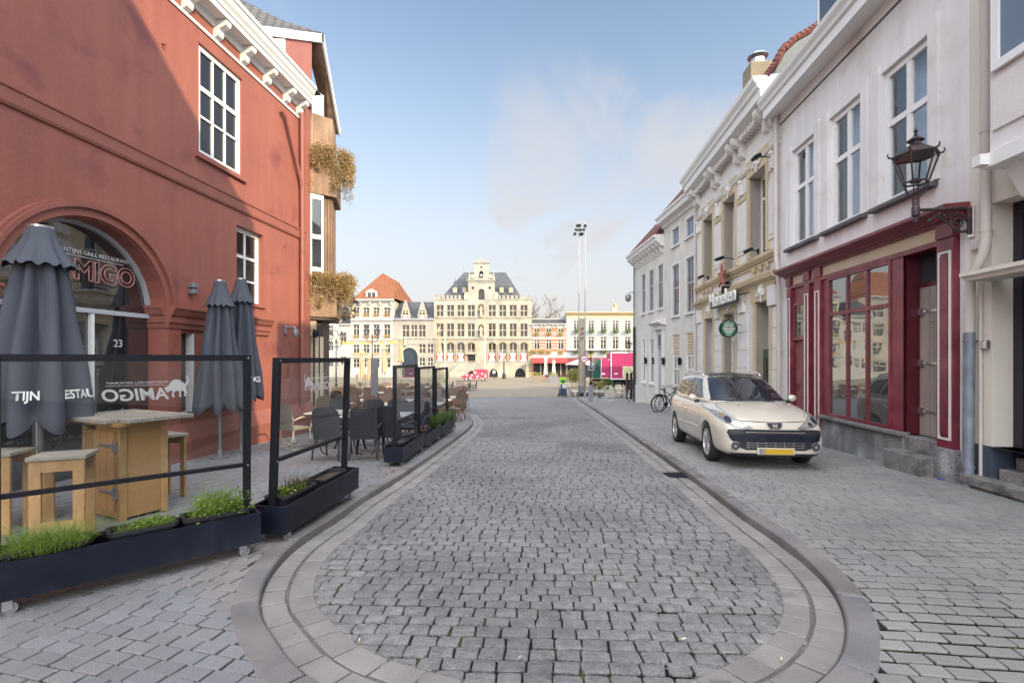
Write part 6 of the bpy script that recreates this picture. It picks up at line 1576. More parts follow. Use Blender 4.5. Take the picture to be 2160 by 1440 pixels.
for x, y, a, lab in ((-3.22, 8.95, R(-6), 'dark grey wicker chair seen from behind through the second glass screen'),
        (-3.08, 10.75, R(178), 'dark wicker chair facing the street at the left of the dark table'), (-2.55, 10.95, R(184), 'dark wicker chair facing the street behind the dark table, middle of three'),
        (-2.05, 10.55, R(172), 'dark wicker chair facing the street right behind the near joined screen'), (-4.05, 11.5, R(185), 'dark wicker chair in the shade by the red wall beyond the beige chair'),
        (-2.12, 9.2, R(-20), 'dark wicker chair half hidden behind the first joined screen'), (-2.25, 12.6, R(175), 'dark wicker chair behind the farthest joined screen')):
    dup(ch, (x, y, gp(y)), a, lab)
cb = make_chair('beige wicker armchair standing in the sun by the red wall', M['wick_beige'], M['leg_beige'], 'beige wicker chairs'); place(cb, -4.55, 10.35, R(-22)); del cb['group']
M['table_top'] = flat('pale table top', (.42,.44,.46), .3); M['table_beige'] = flat('beige table top', (.52,.47,.38), .35)
def make_table(lab, w_, d_, tm, grp='terrace tables'):
    T = thing('terrace_table', lab, 'table', group=grp)
    mb = MB(); mb.bbox(-w_/2, w_/2, -d_/2, d_/2, .715, .745, .006); mb.build('table_top', tm, T)
    for sx in (-1, 1):
        mb = MB(); x = sx*w_*.28
        mb.tube([(x, -d_*.42, .01), (x, -d_*.30, .06), (x, d_*.1, .5), (x, d_*.26, .70)], .018, 7); mb.tube([(x+.03, d_*.42, .01), (x+.03, d_*.30, .06), (x+.03, -d_*.1, .5), (x+.03, -d_*.26, .70)], .018, 7); mb.build('trestle', M['black'], T, smooth=True)
    return T
tb = make_table('pale grey table between the dark wicker chairs', 1.35, .75, M['table_top']); place(tb, -2.62, 9.85, R(2))
t2 = make_table('beige table beside the sunlit beige chair', .8, .75, M['table_beige']); place(t2, -3.85, 10.55, R(-4))
GB2 = 'brown wicker chairs on the far terrace'
cbr = make_chair('brown chair', M['wick_brown'], M['leg_brown'], GB2, True)
tbr = make_table('brown terrace table', .75, .75, M['table_beige'], 'beige tables of the far terrace')
rows = [13.6, 15.6, 17.8, 20.2, 22.2]; first = True; nb = 0
ordn = ['nearest','second','third','fourth','farthest']; cn = ['leftmost','second','third','fourth','fifth','rightmost']
spots = []
for i, Y_ in enumerate(rows):
    xs = [x for x in (-7.4, -6.0, -4.7, -3.4, -2.35) if x > (-4.9 if Y_ < 16 else -9)]
    for j, X_ in enumerate(xs):
        X_ += random.uniform(-.12,.12); yj = Y_ + random.uniform(-.15,.15)
        where = '%s terrace row, place %s from the street' % (ordn[i], ['one','two','three','four','five'][len(xs)-1-j])
        t = (place(tbr, X_, yj, R(random.uniform(-5,5))) if first else dup(tbr, (X_, yj, gp(yj)), R(random.uniform(-5,5)))); t['label'] = 'beige table in the ' + where
        for sgn, side in ((-1,'near'),(1,'far')):
            yc = yj + sgn*.62; a = (0 if sgn < 0 else PI) + R(random.uniform(-12,12)); lab = 'brown wicker chair, %s side, %s' % (side, where)
            xc = X_ + random.uniform(-.08,.08)
            if first: place(cbr, xc, yc, a); cbr['label'] = lab; first = False
            else: dup(cbr, (xc, yc, gp(yc)), a, lab)
for x, y, a, lab in ((-2.0, 17.0, R(60), 'brown wicker chair at the street corner of the terrace, turned sideways'), (-1.85, 16.2, R(80), 'brown wicker chair just past the farthest screen')):
    dup(cbr, (x, y, gp(y)), a, lab)

# dry vines on the oriel boxes
def vine(lab, zt, drop, seed):
    T = thing('hanging_plant', lab, 'plant', (-5.2, 14.4, zt), 0, 'dry brown climbers on the oriel'); rr2 = random.Random(seed); mb = MB(); st_ = MB()
    P = [Vector((-5.62,13.6,0)), Vector((-4.98,14.05,0)), Vector((-4.98,14.6,0)), Vector((-5.25,15.45,0))]
    for k in range(300):
        t = (rr2.random() if rr2.random() < .75 else rr2.uniform(.25,.5))*(len(P)-1); i = int(t); p = P[i].lerp(P[i+1], t-i)
        out = Vector((.75,-.6,0)).normalized() if i == 0 else Vector((.97,.1,0))
        bulge = rr2.uniform(.0,.30)*(1 if i else .45); dep = drop*rr2.random()**1.4*(.55+.45*math.sin(t*4.3+seed*1.3)*math.sin(t*9.1+2)+.25*rr2.random()); 
        c = p + out*(bulge*(1-.25*dep)+.03); c.z = .28 - dep
        leaves(mb, c - Vector((-5.2,14.4,0)), .16*rr2.uniform(.5,1.25)*(1-.35*dep/drop), int(60*(1-.55*dep/drop)), .042, rr2, hang=.4, long_=1.8)
        if k % 4 == 0: q = c - Vector((-5.2,14.4,0)); st_.tube([(q.x,q.y,.2),(q.x+.02,q.y,q.z+.1),(q.x+rr2.uniform(-.05,.05),q.y,q.z-.25)], .003, 3)
    mb.build('foliage', M['leaf_b'], T); st_.build('stems', M['soil'], T)
vine('dry brown climber over the upper planter box of the oriel', 7.15, 1.15, 1); vine('dry brown climber over the lower planter box of the oriel', 3.62, .95, 2)
# ------------------------------------------------------------ the parked car
from mathutils.bvhtree import BVHTree
def baked(o, mods):
    """apply modifiers by evaluating; mods = list of callables that add a modifier"""
    for f in mods: f(o)
    dg = bpy.context.evaluated_depsgraph_get(); dg.update()
    me = bpy.data.meshes.new_from_object(o.evaluated_get(dg)); old = o.data
    o.modifiers.clear(); me.name = o.name; o.data = me; bpy.data.meshes.remove(old); return o
def subsurf(n):
    def f(o): m = o.modifiers.new('s', 'SUBSURF'); m.levels = n; m.render_levels = n
    return f
def patch(name, bvh, outline, axis, off, m, parent, res=.03, side=1, smooth=True, thick=0.):
    """sheet laid on a surface: outline in (x,z) seen from the front (axis 'y'), (y,z) from the side ('x') or (x,y) from above ('z')"""
    P = [Vector(p) for p in outline]; Q = []
    n = len(P)
    for i in range(n):
        a, b = P[i], P[(i+1) % n]; k = max(1, int((b-a).length/res))
        for j in range(k): Q.append(a.lerp(b, j/k))
    nb = len(Q); E = [(i, (i+1) % nb) for i in range(nb)]
    x0, x1 = min(p.x for p in Q), max(p.x for p in Q); y0, y1 = min(p.y for p in Q), max(p.y for p in Q)
    pl = [(p.x, p.y) for p in Q]
    gx = np.arange(x0+res*.5, x1, res); gy = np.arange(y0+res*.5, y1, res)
    if len(gx) and len(gy):
        X, Y = np.meshgrid(gx, gy); k = inpoly(pl, X.ravel(), Y.ravel())
        Q += [Vector((float(a), float(b))) for a, b in zip(X.ravel()[k], Y.ravel()[k])]
    vv, _, ff = geometry.delaunay_2d_cdt(Q, E, [], 1, 1e-5)[:3]
    c = np.array([[sum(vv[i].x for i in f)/len(f), sum(vv[i].y for i in f)/len(f)] for f in ff]); kk = inpoly(pl, c[:,0], c[:,1])
    out = []; last = None
    for p in vv:
        if axis == 'y': o_, d = Vector((p.x, -6*side, p.y)), Vector((0, side, 0))
        elif axis == 'x': o_, d = Vector((6*side, p.x, p.y)), Vector((-side, 0, 0))
        else: o_, d = Vector((p.x, p.y, 6)), Vector((0, 0, -1))
        h = bvh.ray_cast(o_, d)
        if h[0] is None: q = last if last is not None else o_
        else:
            nn = h[1] if h[1].dot(d) < 0 else -h[1]; q = h[0] + nn*off; last = q
        out.append(q.copy())
    mb = MB(); mb.v = out; mb.f = [tuple(f) for f, t in zip(ff, kk) if t]
    return mb.build(name, m, parent, smooth=smooth)
def bvh_of(o):
    me = o.data; return BVHTree.FromPolygons([v.co.copy() for v in me.vertices], [tuple(p.vertices) for p in me.polygons])
M['car_paint'] = mat('cream metallic car paint', (.60,.555,.46), .27, var=.01, fine=.01, bump=0, spec=.5, coat=.9, metal=.15)
M['car_glass'] = glassmat('car glass', (.02,.022,.026), .01, 1.85)
M['car_plastic'] = flat('black car plastic', (.022,.023,.030), .45)
M['chrome'] = flat('chrome', (.75,.75,.76), .12, metal=1.)
M['tyre'] = mat('tyre rubber', (.022,.022,.023), .8, var=.2, sc=8)
M['rim'] = flat('alloy rim', (.50,.49,.47), .35, metal=.7)
M['seam'] = flat('panel gap', (.06,.055,.045), .8)
def headlight_mat():
    m = mat('headlight lens', (.33,.33,.31), .06, var=.35, sc=9, fine=.25, fsc=22, bump=.15, bsc=18, spec=.9, metal=.35); return m
M['headlight'] = headlight_mat()
CAR = thing('parked_car', 'cream white estate car with a panoramic roof parked on the right pavement', 'car')
ST = [(-2.11,.52,.24,.55,.61),(-2.09,.68,.21,.60,.67),(-2.03,.775,.19,.665,.745),(-1.88,.835,.18,.75,.825),(-1.64,.86,.18,.845,.915),(-1.27,.865,.18,.915,.985),(-1.0,.87,.2,.95,1.02),
      (-.5,.87,.2,.96,.97),(.3,.87,.2,.98,.985),(1.27,.87,.22,1.0,1.0),(1.7,.852,.25,1.02,1.02),(1.95,.80,.30,1.03,1.03),(2.04,.70,.36,.93,.97)]
rings = []
for y, hw, zb, zs, zc in ST:
    half = [(.80*hw, zb), (.965*hw, zb+.07), (hw, zb+(zs-zb)*.36), (hw*.995, zb+(zs-zb)*.64), (hw*.97, zb+(zs-zb)*.88), (hw*.885, zs+(zc-zs)*.15), (hw*.60, zs+(zc-zs)*.7)]
    rings.append([(0,y,zb)] + [(x,y,z) for x,z in half] + [(0,y,zc)] + [(-x,y,z) for x,z in half[::-1]])
mb = MB(); mb.loft(rings); body_ = mb.build('body', M['car_paint'], CAR)
cut = []
for y in (-1.27, 1.27):
    for sx in (-1, 1): c_ = MB(); c_.cyl((sx*.62, y, .315), (sx*1.0, y, .315), .365, n=40); cut.append(c_.build('cutter', M['seam']))
def boolm(c):
    def f(o): m = o.modifiers.new('b', 'BOOLEAN'); m.object = c; m.operation = 'DIFFERENCE'; m.solver = 'EXACT'
    return f
baked(body_, [subsurf(2)] + [boolm(c) for c in cut])
for c in cut: bpy.data.objects.remove(c)
body_.data.shade_smooth(); body_.data.set_sharp_from_angle(angle=R(38)); body_.data.materials.clear(); body_.data.materials.append(M['car_paint'])
BV = bvh_of(body_)
def plan(z, y0, y1, hw, f=.16):
    P = [(hw*.55,y0),(hw*.9,y0+f*.8),(hw,y0+f*2.6),(hw*1.01,(y0+y1)/2),(hw*.99,y1-f*2),(hw*.9,y1-f*.5),(hw*.5,y1)]
    return [(0,y0-.03,z)] + [(x,y,z) for x,y in P] + [(0,y1+.02,z)] + [(-x,y,z) for x,y in P[::-1]]
mb = MB(); mb.loft([plan(.90,-1.22,1.99,.775), plan(.99,-1.08,1.97,.77), plan(1.15,-.78,1.93,.73), plan(1.32,-.46,1.86,.66), plan(1.425,-.22,1.78,.585), plan(1.475,.02,1.55,.47), plan(1.49,.15,1.3,.25)])
cab = mb.build('cabin', M['car_paint'], CAR); baked(cab, [subsurf(2)]); cab.data.shade_smooth(); CV = bvh_of(cab)
patch('windscreen', CV, [(-.655,1.01),(-.3,.985),(0,.98),(.3,.985),(.655,1.01),(.60,1.2),(.515,1.385),(.25,1.415),(0,1.42),(-.25,1.415),(-.515,1.385),(-.60,1.2)], 'y', .004, M['car_glass'], CAR, .04)
patch('windscreen_base', CV, [(-.70,.965),(0,.94),(.70,.965),(.67,1.012),(0,.985),(-.67,1.012)], 'y', .006, M['car_plastic'], CAR, .04)
patch('roof_glass', CV, [(-.47,-.17),(0,-.22),(.47,-.17),(.49,.4),(.46,1.35),(-.46,1.35),(-.49,.4)], 'z', .004, M['car_glass'], CAR, .06)
for sd in (1, -1):
    for nm, ol in (('front_window',[(-.66,1.03),(-.40,1.20),(-.12,1.36),(.26,1.39),(.29,1.035)]),('rear_window',[(.35,1.04),(.33,1.39),(.98,1.38),(1.12,1.06)]),('quarter_window',[(1.19,1.07),(1.06,1.37),(1.42,1.33),(1.66,1.12)])):
        patch(nm, CV, ol, 'x', .006, M['car_glass'], CAR, .04, side=sd)
    patch('window_pillar', CV, [(.29,1.03),(.26,1.395),(.33,1.395),(.35,1.035)], 'x', .006, M['car_plastic'], CAR, .04, side=sd)
    for nm, ol in (('door_seam',[(-.82,.36),(-.80,.95),(-.79,.95),(-.81,.36)]),('door_seam',[(.30,.3),(.315,1.02),(.325,1.02),(.31,.3)]),('door_seam',[(.93,.62),(1.14,1.0),(1.15,1.0),(.94,.62)])):
        patch(nm, BV, ol, 'x', .002, M['seam'], CAR, .05, side=sd)
    for a, b in ((-.75,.28),(.35,.84)):
        mb = MB(); mb.bbox(.862*sd-.012, .862*sd+.016, a, b, .50, .545, .006); mb.build('side_moulding', M['car_paint'], CAR)
    for y in (.16, .80):
        mb = MB(); mb.tube([(.855*sd,y-.07,.80),(.895*sd,y-.03,.805),(.895*sd,y+.05,.805),(.855*sd,y+.09,.80)], .014, 8); mb.build('door_handle', M['car_paint'], CAR, smooth=True)
    mb = MB(); mb.ball((.925*sd,-.62,1.03), .085, 14, 10, (.9,.5,.72)); mr = mb.build('wing_mirror', M['car_paint'], CAR, smooth=True)
    mb = MB(); mb.ball((.92*sd,-.59,1.025), .078, 14, 10, (.9,.5,.72)); mb.tube([(.80*sd,-.60,.97),(.88*sd,-.61,.97)], .03, 8); mb.build('mirror_back', M['car_plastic'], mr, smooth=True)
    mb = MB(); mb.tube([(.555*sd,-.08,1.42),(.565*sd,.05,1.475),(.56*sd,.4,1.51),(.55*sd,1.0,1.505),(.54*sd,1.45,1.455),(.53*sd,1.55,1.40)], [.012,.016,.017,.017,.016,.012], 8); mb.build('roof_rail', M['chrome'], CAR, smooth=True)
    hl = patch('headlight', BV, [(.34*sd,.625),(.44*sd,.62),(.60*sd,.64),(.735*sd,.70),(.80*sd,.78),(.815*sd,.872),(.72*sd,.84),(.60*sd,.77),(.46*sd,.69)], 'y', .007, M['headlight'], CAR, .02)
    patch('headlight_rim', BV, [(.335*sd,.622),(.44*sd,.615),(.603*sd,.635),(.74*sd,.696),(.805*sd,.778),(.82*sd,.877),(.72*sd,.845),(.598*sd,.775),(.458*sd,.695)], 'y', .0045, M['seam'], CAR, .02)
    for cx, cz, r in ((.575*sd,.678,.034),(.68*sd,.735,.05)):
        ol = [(cx+r*math.cos(2*PI*k/14), cz+r*math.sin(2*PI*k/14)) for k in range(14)]
        patch('reflector', BV, ol, 'y', .0095, M['car_plastic'] if r > .04 else M['chrome'], hl, .02)
    ol = [(sd*(.735+.0)+.018*math.cos(2*PI*k/10), .80+.022*math.sin(2*PI*k/10)) for k in range(10)]; patch('indicator', BV, ol, 'y', .0095, flat('amber lens', (.35,.17,.04), .2), hl, .02)
    h = BV.ray_cast(Vector((.625*sd,-6,.355)), Vector((0,1,0)))[0]
    for r, dd, mm_, nm in ((.072,.012,'chrome','fog_lamp'),(.054,.018,'car_plastic','fog_lamp_bowl'),(.03,.022,'chrome','fog_lamp_bulb')):
        mb = MB(); mb.cyl((h.x, h.y+.05, h.z), (h.x, h.y-dd, h.z), r, n=24); mb.build(nm, M[mm_], CAR, smooth=35)
mouth = [(-.71,.60),(-.60,.612),(0,.605),(.60,.612),(.71,.60),(.735,.56),(.70,.47),(.63,.40),(.56,.33),(.45,.30),(-.45,.30),(-.56,.33),(-.63,.40),(-.70,.47),(-.735,.56)]
patch('bumper_insert', BV, mouth, 'y', .005, M['car_plastic'], CAR, .025)
patch('upper_grille', BV, [(-.50,.605),(0,.598),(.50,.605),(.47,.545),(-.47,.545)], 'y', .0065, M['far_dark'], CAR, .025)
patch('lower_grille', BV, [(-.50,.425),(.50,.425),(.46,.315),(-.46,.315)], 'y', .0065, M['far_dark'], CAR, .025)
for z_ in (.565, .407, .373, .338):
    w_ = .46 if z_ < .5 else .46; patch('grille_bar', BV, [(-w_,z_-.004),(w_,z_-.004),(w_,z_+.004),(-w_,z_+.004)], 'y', .010, M['chrome'], CAR, .05)
mbx = []
for k in range(7):
    x = -.42+.14*k; patch('grille_post', BV, [(x-.004,.32),(x+.004,.32),(x+.004,.42),(x-.004,.42)], 'y', .0105, M['chrome'], CAR, .05)
patch('bumper_bar', BV, [(-.70,.53),(0,.535),(.70,.53),(.68,.44),(0,.435),(-.68,.44)], 'y', .016, M['planter'], CAR, .03)
patch('front_lip', BV, [(-.62,.215),(.62,.215),(.70,.255),(-.70,.255)], 'y', .012, M['car_plastic'], CAR, .03)
patch('bonnet_seam', BV, [(-.56,.728),(-.3,.712),(0,.708),(.3,.712),(.56,.728),(.56,.733),(0,.713),(-.56,.733)], 'y', .003, M['seam'], CAR, .04)
for sd in (-1, 1): patch('bonnet_seam', BV, [(.60*sd,-1.05),(.70*sd,-1.35),(.66*sd,-1.70),(.55*sd,-1.90),(.545*sd,-1.90),(.65*sd,-1.70),(.692*sd,-1.35),(.592*sd,-1.05)], 'z', .003, M['seam'], CAR, .04)
patch('badge_rim', BV, [(-.125,.70),(.125,.70),(.118,.655),(.085,.618),(.04,.603),(-.04,.603),(-.085,.618),(-.118,.655)], 'y', .012, M['chrome'], CAR, .02)
bd = patch('badge', BV, [(-.108,.692),(.108,.692),(.10,.655),(.075,.626),(.035,.614),(-.035,.614),(-.075,.626),(-.10,.655)], 'y', .016, M['car_plastic'], CAR, .02)
LION = [(-.048,.648),(-.030,.664),(-.034,.678),(-.018,.686),(-.004,.678),(.006,.668),(.020,.673),(.034,.685),(.046,.680),(.034,.672),(.048,.668),(.030,.662),(.044,.652),(.052,.638),(.036,.642),(.022,.636),(.030,.626),(.012,.630),(.004,.640),(-.010,.634),(-.024,.622),(-.036,.620),(-.026,.632),(-.022,.644),(-.036,.642)]
patch('lion_emblem', BV, LION, 'y', .020, M['chrome'], bd, .02)
h = BV.ray_cast(Vector((0,-6,.27)), Vector((0,1,0)))[0]
mb = MB(); mb.bbox(-.29,.29,h.y-.035,h.y+.02,.235,.335,.006); pl_ = mb.build('plate_holder', M['car_paint'], CAR)
def plate_mat():
    m = flat('yellow number plate', (.60,.38,.02), .35); n, l = m.node_tree.nodes, m.node_tree.links
    t = n.new('ShaderNodeTexCoord'); s = n.new('ShaderNodeSeparateXYZ'); l.new(t.outputs['Object'], s.inputs[0])
    r = n.new('ShaderNodeMapRange'); l.new(s.outputs[0], r.inputs[0])
    for i, x in enumerate((-.25, -.12, 0, 1)): r.inputs[i+1].default_value = x
    mx = n.new('ShaderNodeMixRGB'); mx.inputs[1].default_value = (.16,.19,.22,1); mx.inputs[2].default_value = (.52,.33,.02,1); l.new(r.outputs[0], mx.inputs[0]); l.new(mx.outputs[0], n['Principled BSDF'].inputs['Base Color']); return m
mb = MB(); mb.box(-.26,.26,h.y-.040,h.y-.034,.245,.325); mb.build('number_plate', plate_mat(), CAR)
for x in (-.33, .33): mb = MB(); q = BV.ray_cast(Vector((x,-1.42,6)), Vector((0,0,-1)))[0]; mb.ball(q, .014, 8, 5, (1.2,1,.7)); mb.build('washer_jet', M['car_plastic'], CAR)
for x0, x1 in ((-.60,.10),(.0,.58)):
    mb = MB(); pts_ = []
    for t in (0,.3,.6,1):
        xx = x0+(x1-x0)*t; q = CV.ray_cast(Vector((xx,-6,.985+.02*math.sin(PI*t))), Vector((0,1,0)))[0]; pts_.append((q.x, q.y-.018, q.z+.012))
    mb.tube(pts_, .007, 6); mb.build('wiper', M['car_plastic'], CAR)
def wheel(x, y, sd):
    mb = MB(); prof = [(.215,-.095),(.29,-.10),(.312,-.08),(.318,0),(.312,.08),(.29,.10),(.215,.095)]
    n = 36; rg = []
    for r, a in prof: rg.append([(x+a, y+r*math.cos(2*PI*k/n), .318+r*math.sin(2*PI*k/n)) for k in range(n)])
    mb.loft(rg, cap=False); W_ = mb.build('wheel', M['tyre'], CAR, smooth=50)
    mb = MB(); xo = x+sd*.075
    rg = [[(x+sd*a, y+r*math.cos(2*PI*k/n), .318+r*math.sin(2*PI*k/n)) for k in range(n)] for r, a in ((.222,.096),(.205,.098),(.195,.06),(.19,-.06))]
    mb.loft(rg, cap=False)
    mb.cyl((xo-sd*.03, y, .318), (xo+sd*.008, y, .318), .042, n=16)
    for k in range(7):
        a = 2*PI*k/7
        for da in (-.09, .09):
            c0, c1 = math.cos(a), math.sin(a); p0 = (xo-sd*.005, y+.03*math.cos(a+da*2), .318+.03*math.sin(a+da*2)); p1 = (xo+sd*.012, y+.205*math.cos(a+da*1.6), .318+.205*math.sin(a+da*1.6))
            mb.tube([p0, p1], [.016,.013], 5)
    mb.build('rim', M['rim'], W_, smooth=40)
    mb = MB(); mb.cyl((x-sd*.05,y,.318),(x-sd*.02,y,.318),.19,n=24); mb.build('brake_disc', M['car_plastic'], W_)
for y in (-1.27, 1.27):
    for sd in (-1, 1): wheel(sd*.755, y, sd)
mb = MB()
for y in (-1.27, 1.27): mb.box(-.66,.66,y-.4,y+.4,.3,.62)
mb.box(-.7,.7,-1.9,1.9,.2,.32); mb.build('underbody', M['far_dark'], CAR)
CARX, CARY = 4.42, 10.02
CAR.scale = (.98, 1.0, 1.06); CAR.location = (CARX, CARY, gp(CARY)-.01); CAR.rotation_euler = (R(2.1)*-1, 0, R(-6.0))
# ------------------------------------------------------------ lanterns, bicycles, street furniture, people, vehicles on the square
def hexa(mb, r0, z0, r1, z1, n=6, c=(0,0), rot=0.):
    a = [(c[0]+r0*math.cos(2*PI*k/n+rot), c[1]+r0*math.sin(2*PI*k/n+rot), z0) for k in range(n)]; b = [(c[0]+r1*math.cos(2*PI*k/n+rot), c[1]+r1*math.sin(2*PI*k/n+rot), z1) for k in range(n)]
    mb.loft([a, b])
def lantern_head(T, s=1., c=(0,0,0), n=6, rot=.26, glass='lamp_glass', name='lantern', sub=None):
    """street lantern head hanging round c (bottom of its cage); about 1.1*s high"""
    cx, cy, cz = c; m = M['iron']
    P = lambda r, a, z: (cx+r*s*math.cos(a), cy+r*s*math.sin(a), cz+z*s)
    A = [2*PI*k/n+rot for k in range(n)]
    mb = MB()
    for a in A: mb.tube([P(.185,a,.28), P(.335,a,.74)], .016*s, 5)
    mb.tube([P(.185,a,.28) for a in A], .018*s, 5, close=True); mb.tube([P(.335,a,.74) for a in A], .02*s, 5, close=True)
    fr = mb.build(name, m, T)
    mb = MB()
    for i in range(n): a, b = A[i], A[(i+1) % n]; mb.poly([P(.18,a,.29), P(.18,b,.29), P(.325,b,.73), P(.325,a,.73)])
    mb.build('panes', M[glass], fr, fix=False)
    mb = MB(); ring0 = [P(.36,a,.745) for a in A]; ring1 = [P(.10,a,.93) for a in A]; mb.loft([ring0, ring1]); mb.loft([[P(.09,a,.93) for a in A], [P(.085,a,1.01) for a in A]]); mb.loft([[P(.14,a,1.005) for a in A], [P(.03,a,1.09) for a in A]])
    mb.lathe([(.018*s,0),(.03*s,.03*s),(.015*s,.05*s),(.035*s,.09*s),(.02*s,.13*s),(.003*s,.16*s)], (cx,cy,cz+1.08*s), 10)
    mb.build('roof', m, fr)
    mb = MB()
    for a in A: mb.tube([P(.33,a,.75), P(.385,a,.755), P(.41,a,.80), P(.395,a,.84)], [.02*s,.018*s,.014*s,.006*s], 5)
    mb.build('horns', m, fr)
    mb = MB()
    for a in A: mb.tube([P(.18,a,.27), P(.165,a,.20), P(.13,a,.10), P(.05,a,.03), P(.03,a,.0)], .010*s, 5)
    mb.lathe([(.05*s,-.12*s),(.055*s,-.02*s),(.03*s,.02*s),(.06*s,.0)], (cx,cy,cz), 10)
    mb.lathe([(.07*s,.0),(.09*s,.03*s),(.06*s,.07*s)], (cx,cy,cz+.28*s), 12)
    mb.build('cage', m, fr)
    return fr
S = FR.thing('wall_lantern', 'large hexagonal iron lantern on an ornate bracket high on the right', 'lantern', U(6.83), 0, 3.6)
uo = U(6.83); w0 = .73
lantern_head(S, .80, (uo, -w0, 3.80))
mb = MB(); mb.tube([(uo,-w0,3.74),(uo,-w0,3.66),(uo,-w0+.03,3.645),(uo,-.12,3.66),(uo,-.06,3.64),(uo,-.045,3.55),(uo,-.045,3.30)], .024, 8); mb.lathe([(.02,-.1),(.035,-.05),(.02,-.02),(.05,0),(.05,.12),(.03,.14)], (uo,-w0,3.57), 8)
mb.build('bracket_arm', M['iron'], S, smooth=50)
mb = MB(); pc = []
for k in range(34): a = k*.36; r = .115*(1-k/40); pc.append((uo, -.19+r*math.cos(a), 3.47+r*math.sin(a)))
mb.tube(pc, .013, 6); mb.tube([(uo,-.52,3.52),(uo,-.47,3.56),(uo,-.40,3.53),(uo,-.30,3.45),(uo,-.22,3.36),(uo,-.13,3.33),(uo,-.06,3.36)], .017, 6)
for a, b, r in ((-.55,3.50,.03),(-.36,3.56,.024),(-.28,3.58,.02),(-.10,3.34,.025),(-.43,3.58,.02)): mb.ball((uo,a,b), r, 8, 6)
mb.tube([(uo,-.42,3.60),(uo,-.36,3.57),(uo,-.30,3.60),(uo,-.24,3.57)], .012, 6); mb.build('bracket_scroll', M['iron'], S, smooth=50)
mb = MB(); mb.bbox(uo-.05, uo+.05, -.03, 0, 3.25, 3.68, .006); mb.build('wall_plate', M['steel'], S)
# lantern on the oriel corner
S = thing('wall_lantern', 'old lantern on an arm from the timber-clad corner house', 'lantern', (-5.40, 15.3, 2.9), 0)
lantern_head(S, .56, (.55, -.05, -.02), 4, PI/4)
mb = MB(); mb.tube([(0,0,-.02),(.3,-.03,-.02),(.55,-.05,-.06)], .012, 6); mb.tube([(0,0,-.25),(.15,-.02,-.22),(.3,-.03,-.04)], .008, 5); mb.build('bracket_arm', M['iron'], S)
S = thing('security_camera', 'dark dome camera under the oriel of the corner house', 'security camera', (-5.42, 13.72, 2.3), 0)
mb = MB(); mb.lathe([(.02,.10),(.08,.08),(.09,0),(.075,-.06),(0,-.09)], (.05,-.1,-.05), 14); mb.build('dome', M['black'], S, smooth=40); mb = MB(); mb.tube([(-.1,.05,.08),(0,-.08,.08),(.05,-.1,.04)], .02, 6); mb.build('bracket', M['black'], S)
# lantern and dome camera on the far right house corner
S = FR2.thing('wall_lantern', 'small black lantern on the corner of the farthest right house', 'lantern', U2(28.9), 0, 1.9)
lantern_head(S, .62, (U2(28.9), -.42, 1.97), 4, PI/4)
mb = MB(); mb.tube([(U2(28.9),0,1.86),(U2(28.9),-.25,1.9),(U2(28.9),-.42,1.9)], .018, 6); mb.build('bracket_arm', M['iron'], S)
S = FR2.thing('security_camera', 'grey dome camera on a curved arm on the farthest right house', 'security camera', U2(28.9), 0, 5.1)
mb = MB(); mb.tube([(U2(28.9),0,5.35),(U2(28.9),-.25,5.42),(U2(28.9),-.42,5.36),(U2(28.9),-.45,5.25)], .03, 6); mb.build('arm', M['grey_metal'], S)
mb = MB(); mb.lathe([(.05,.30),(.16,.25),(.18,.1),(.17,0),(.12,-.1),(0,-.15)], (U2(28.9),-.45,5.0), 14); mb.build('dome', M['grey_metal'], S, smooth=40)

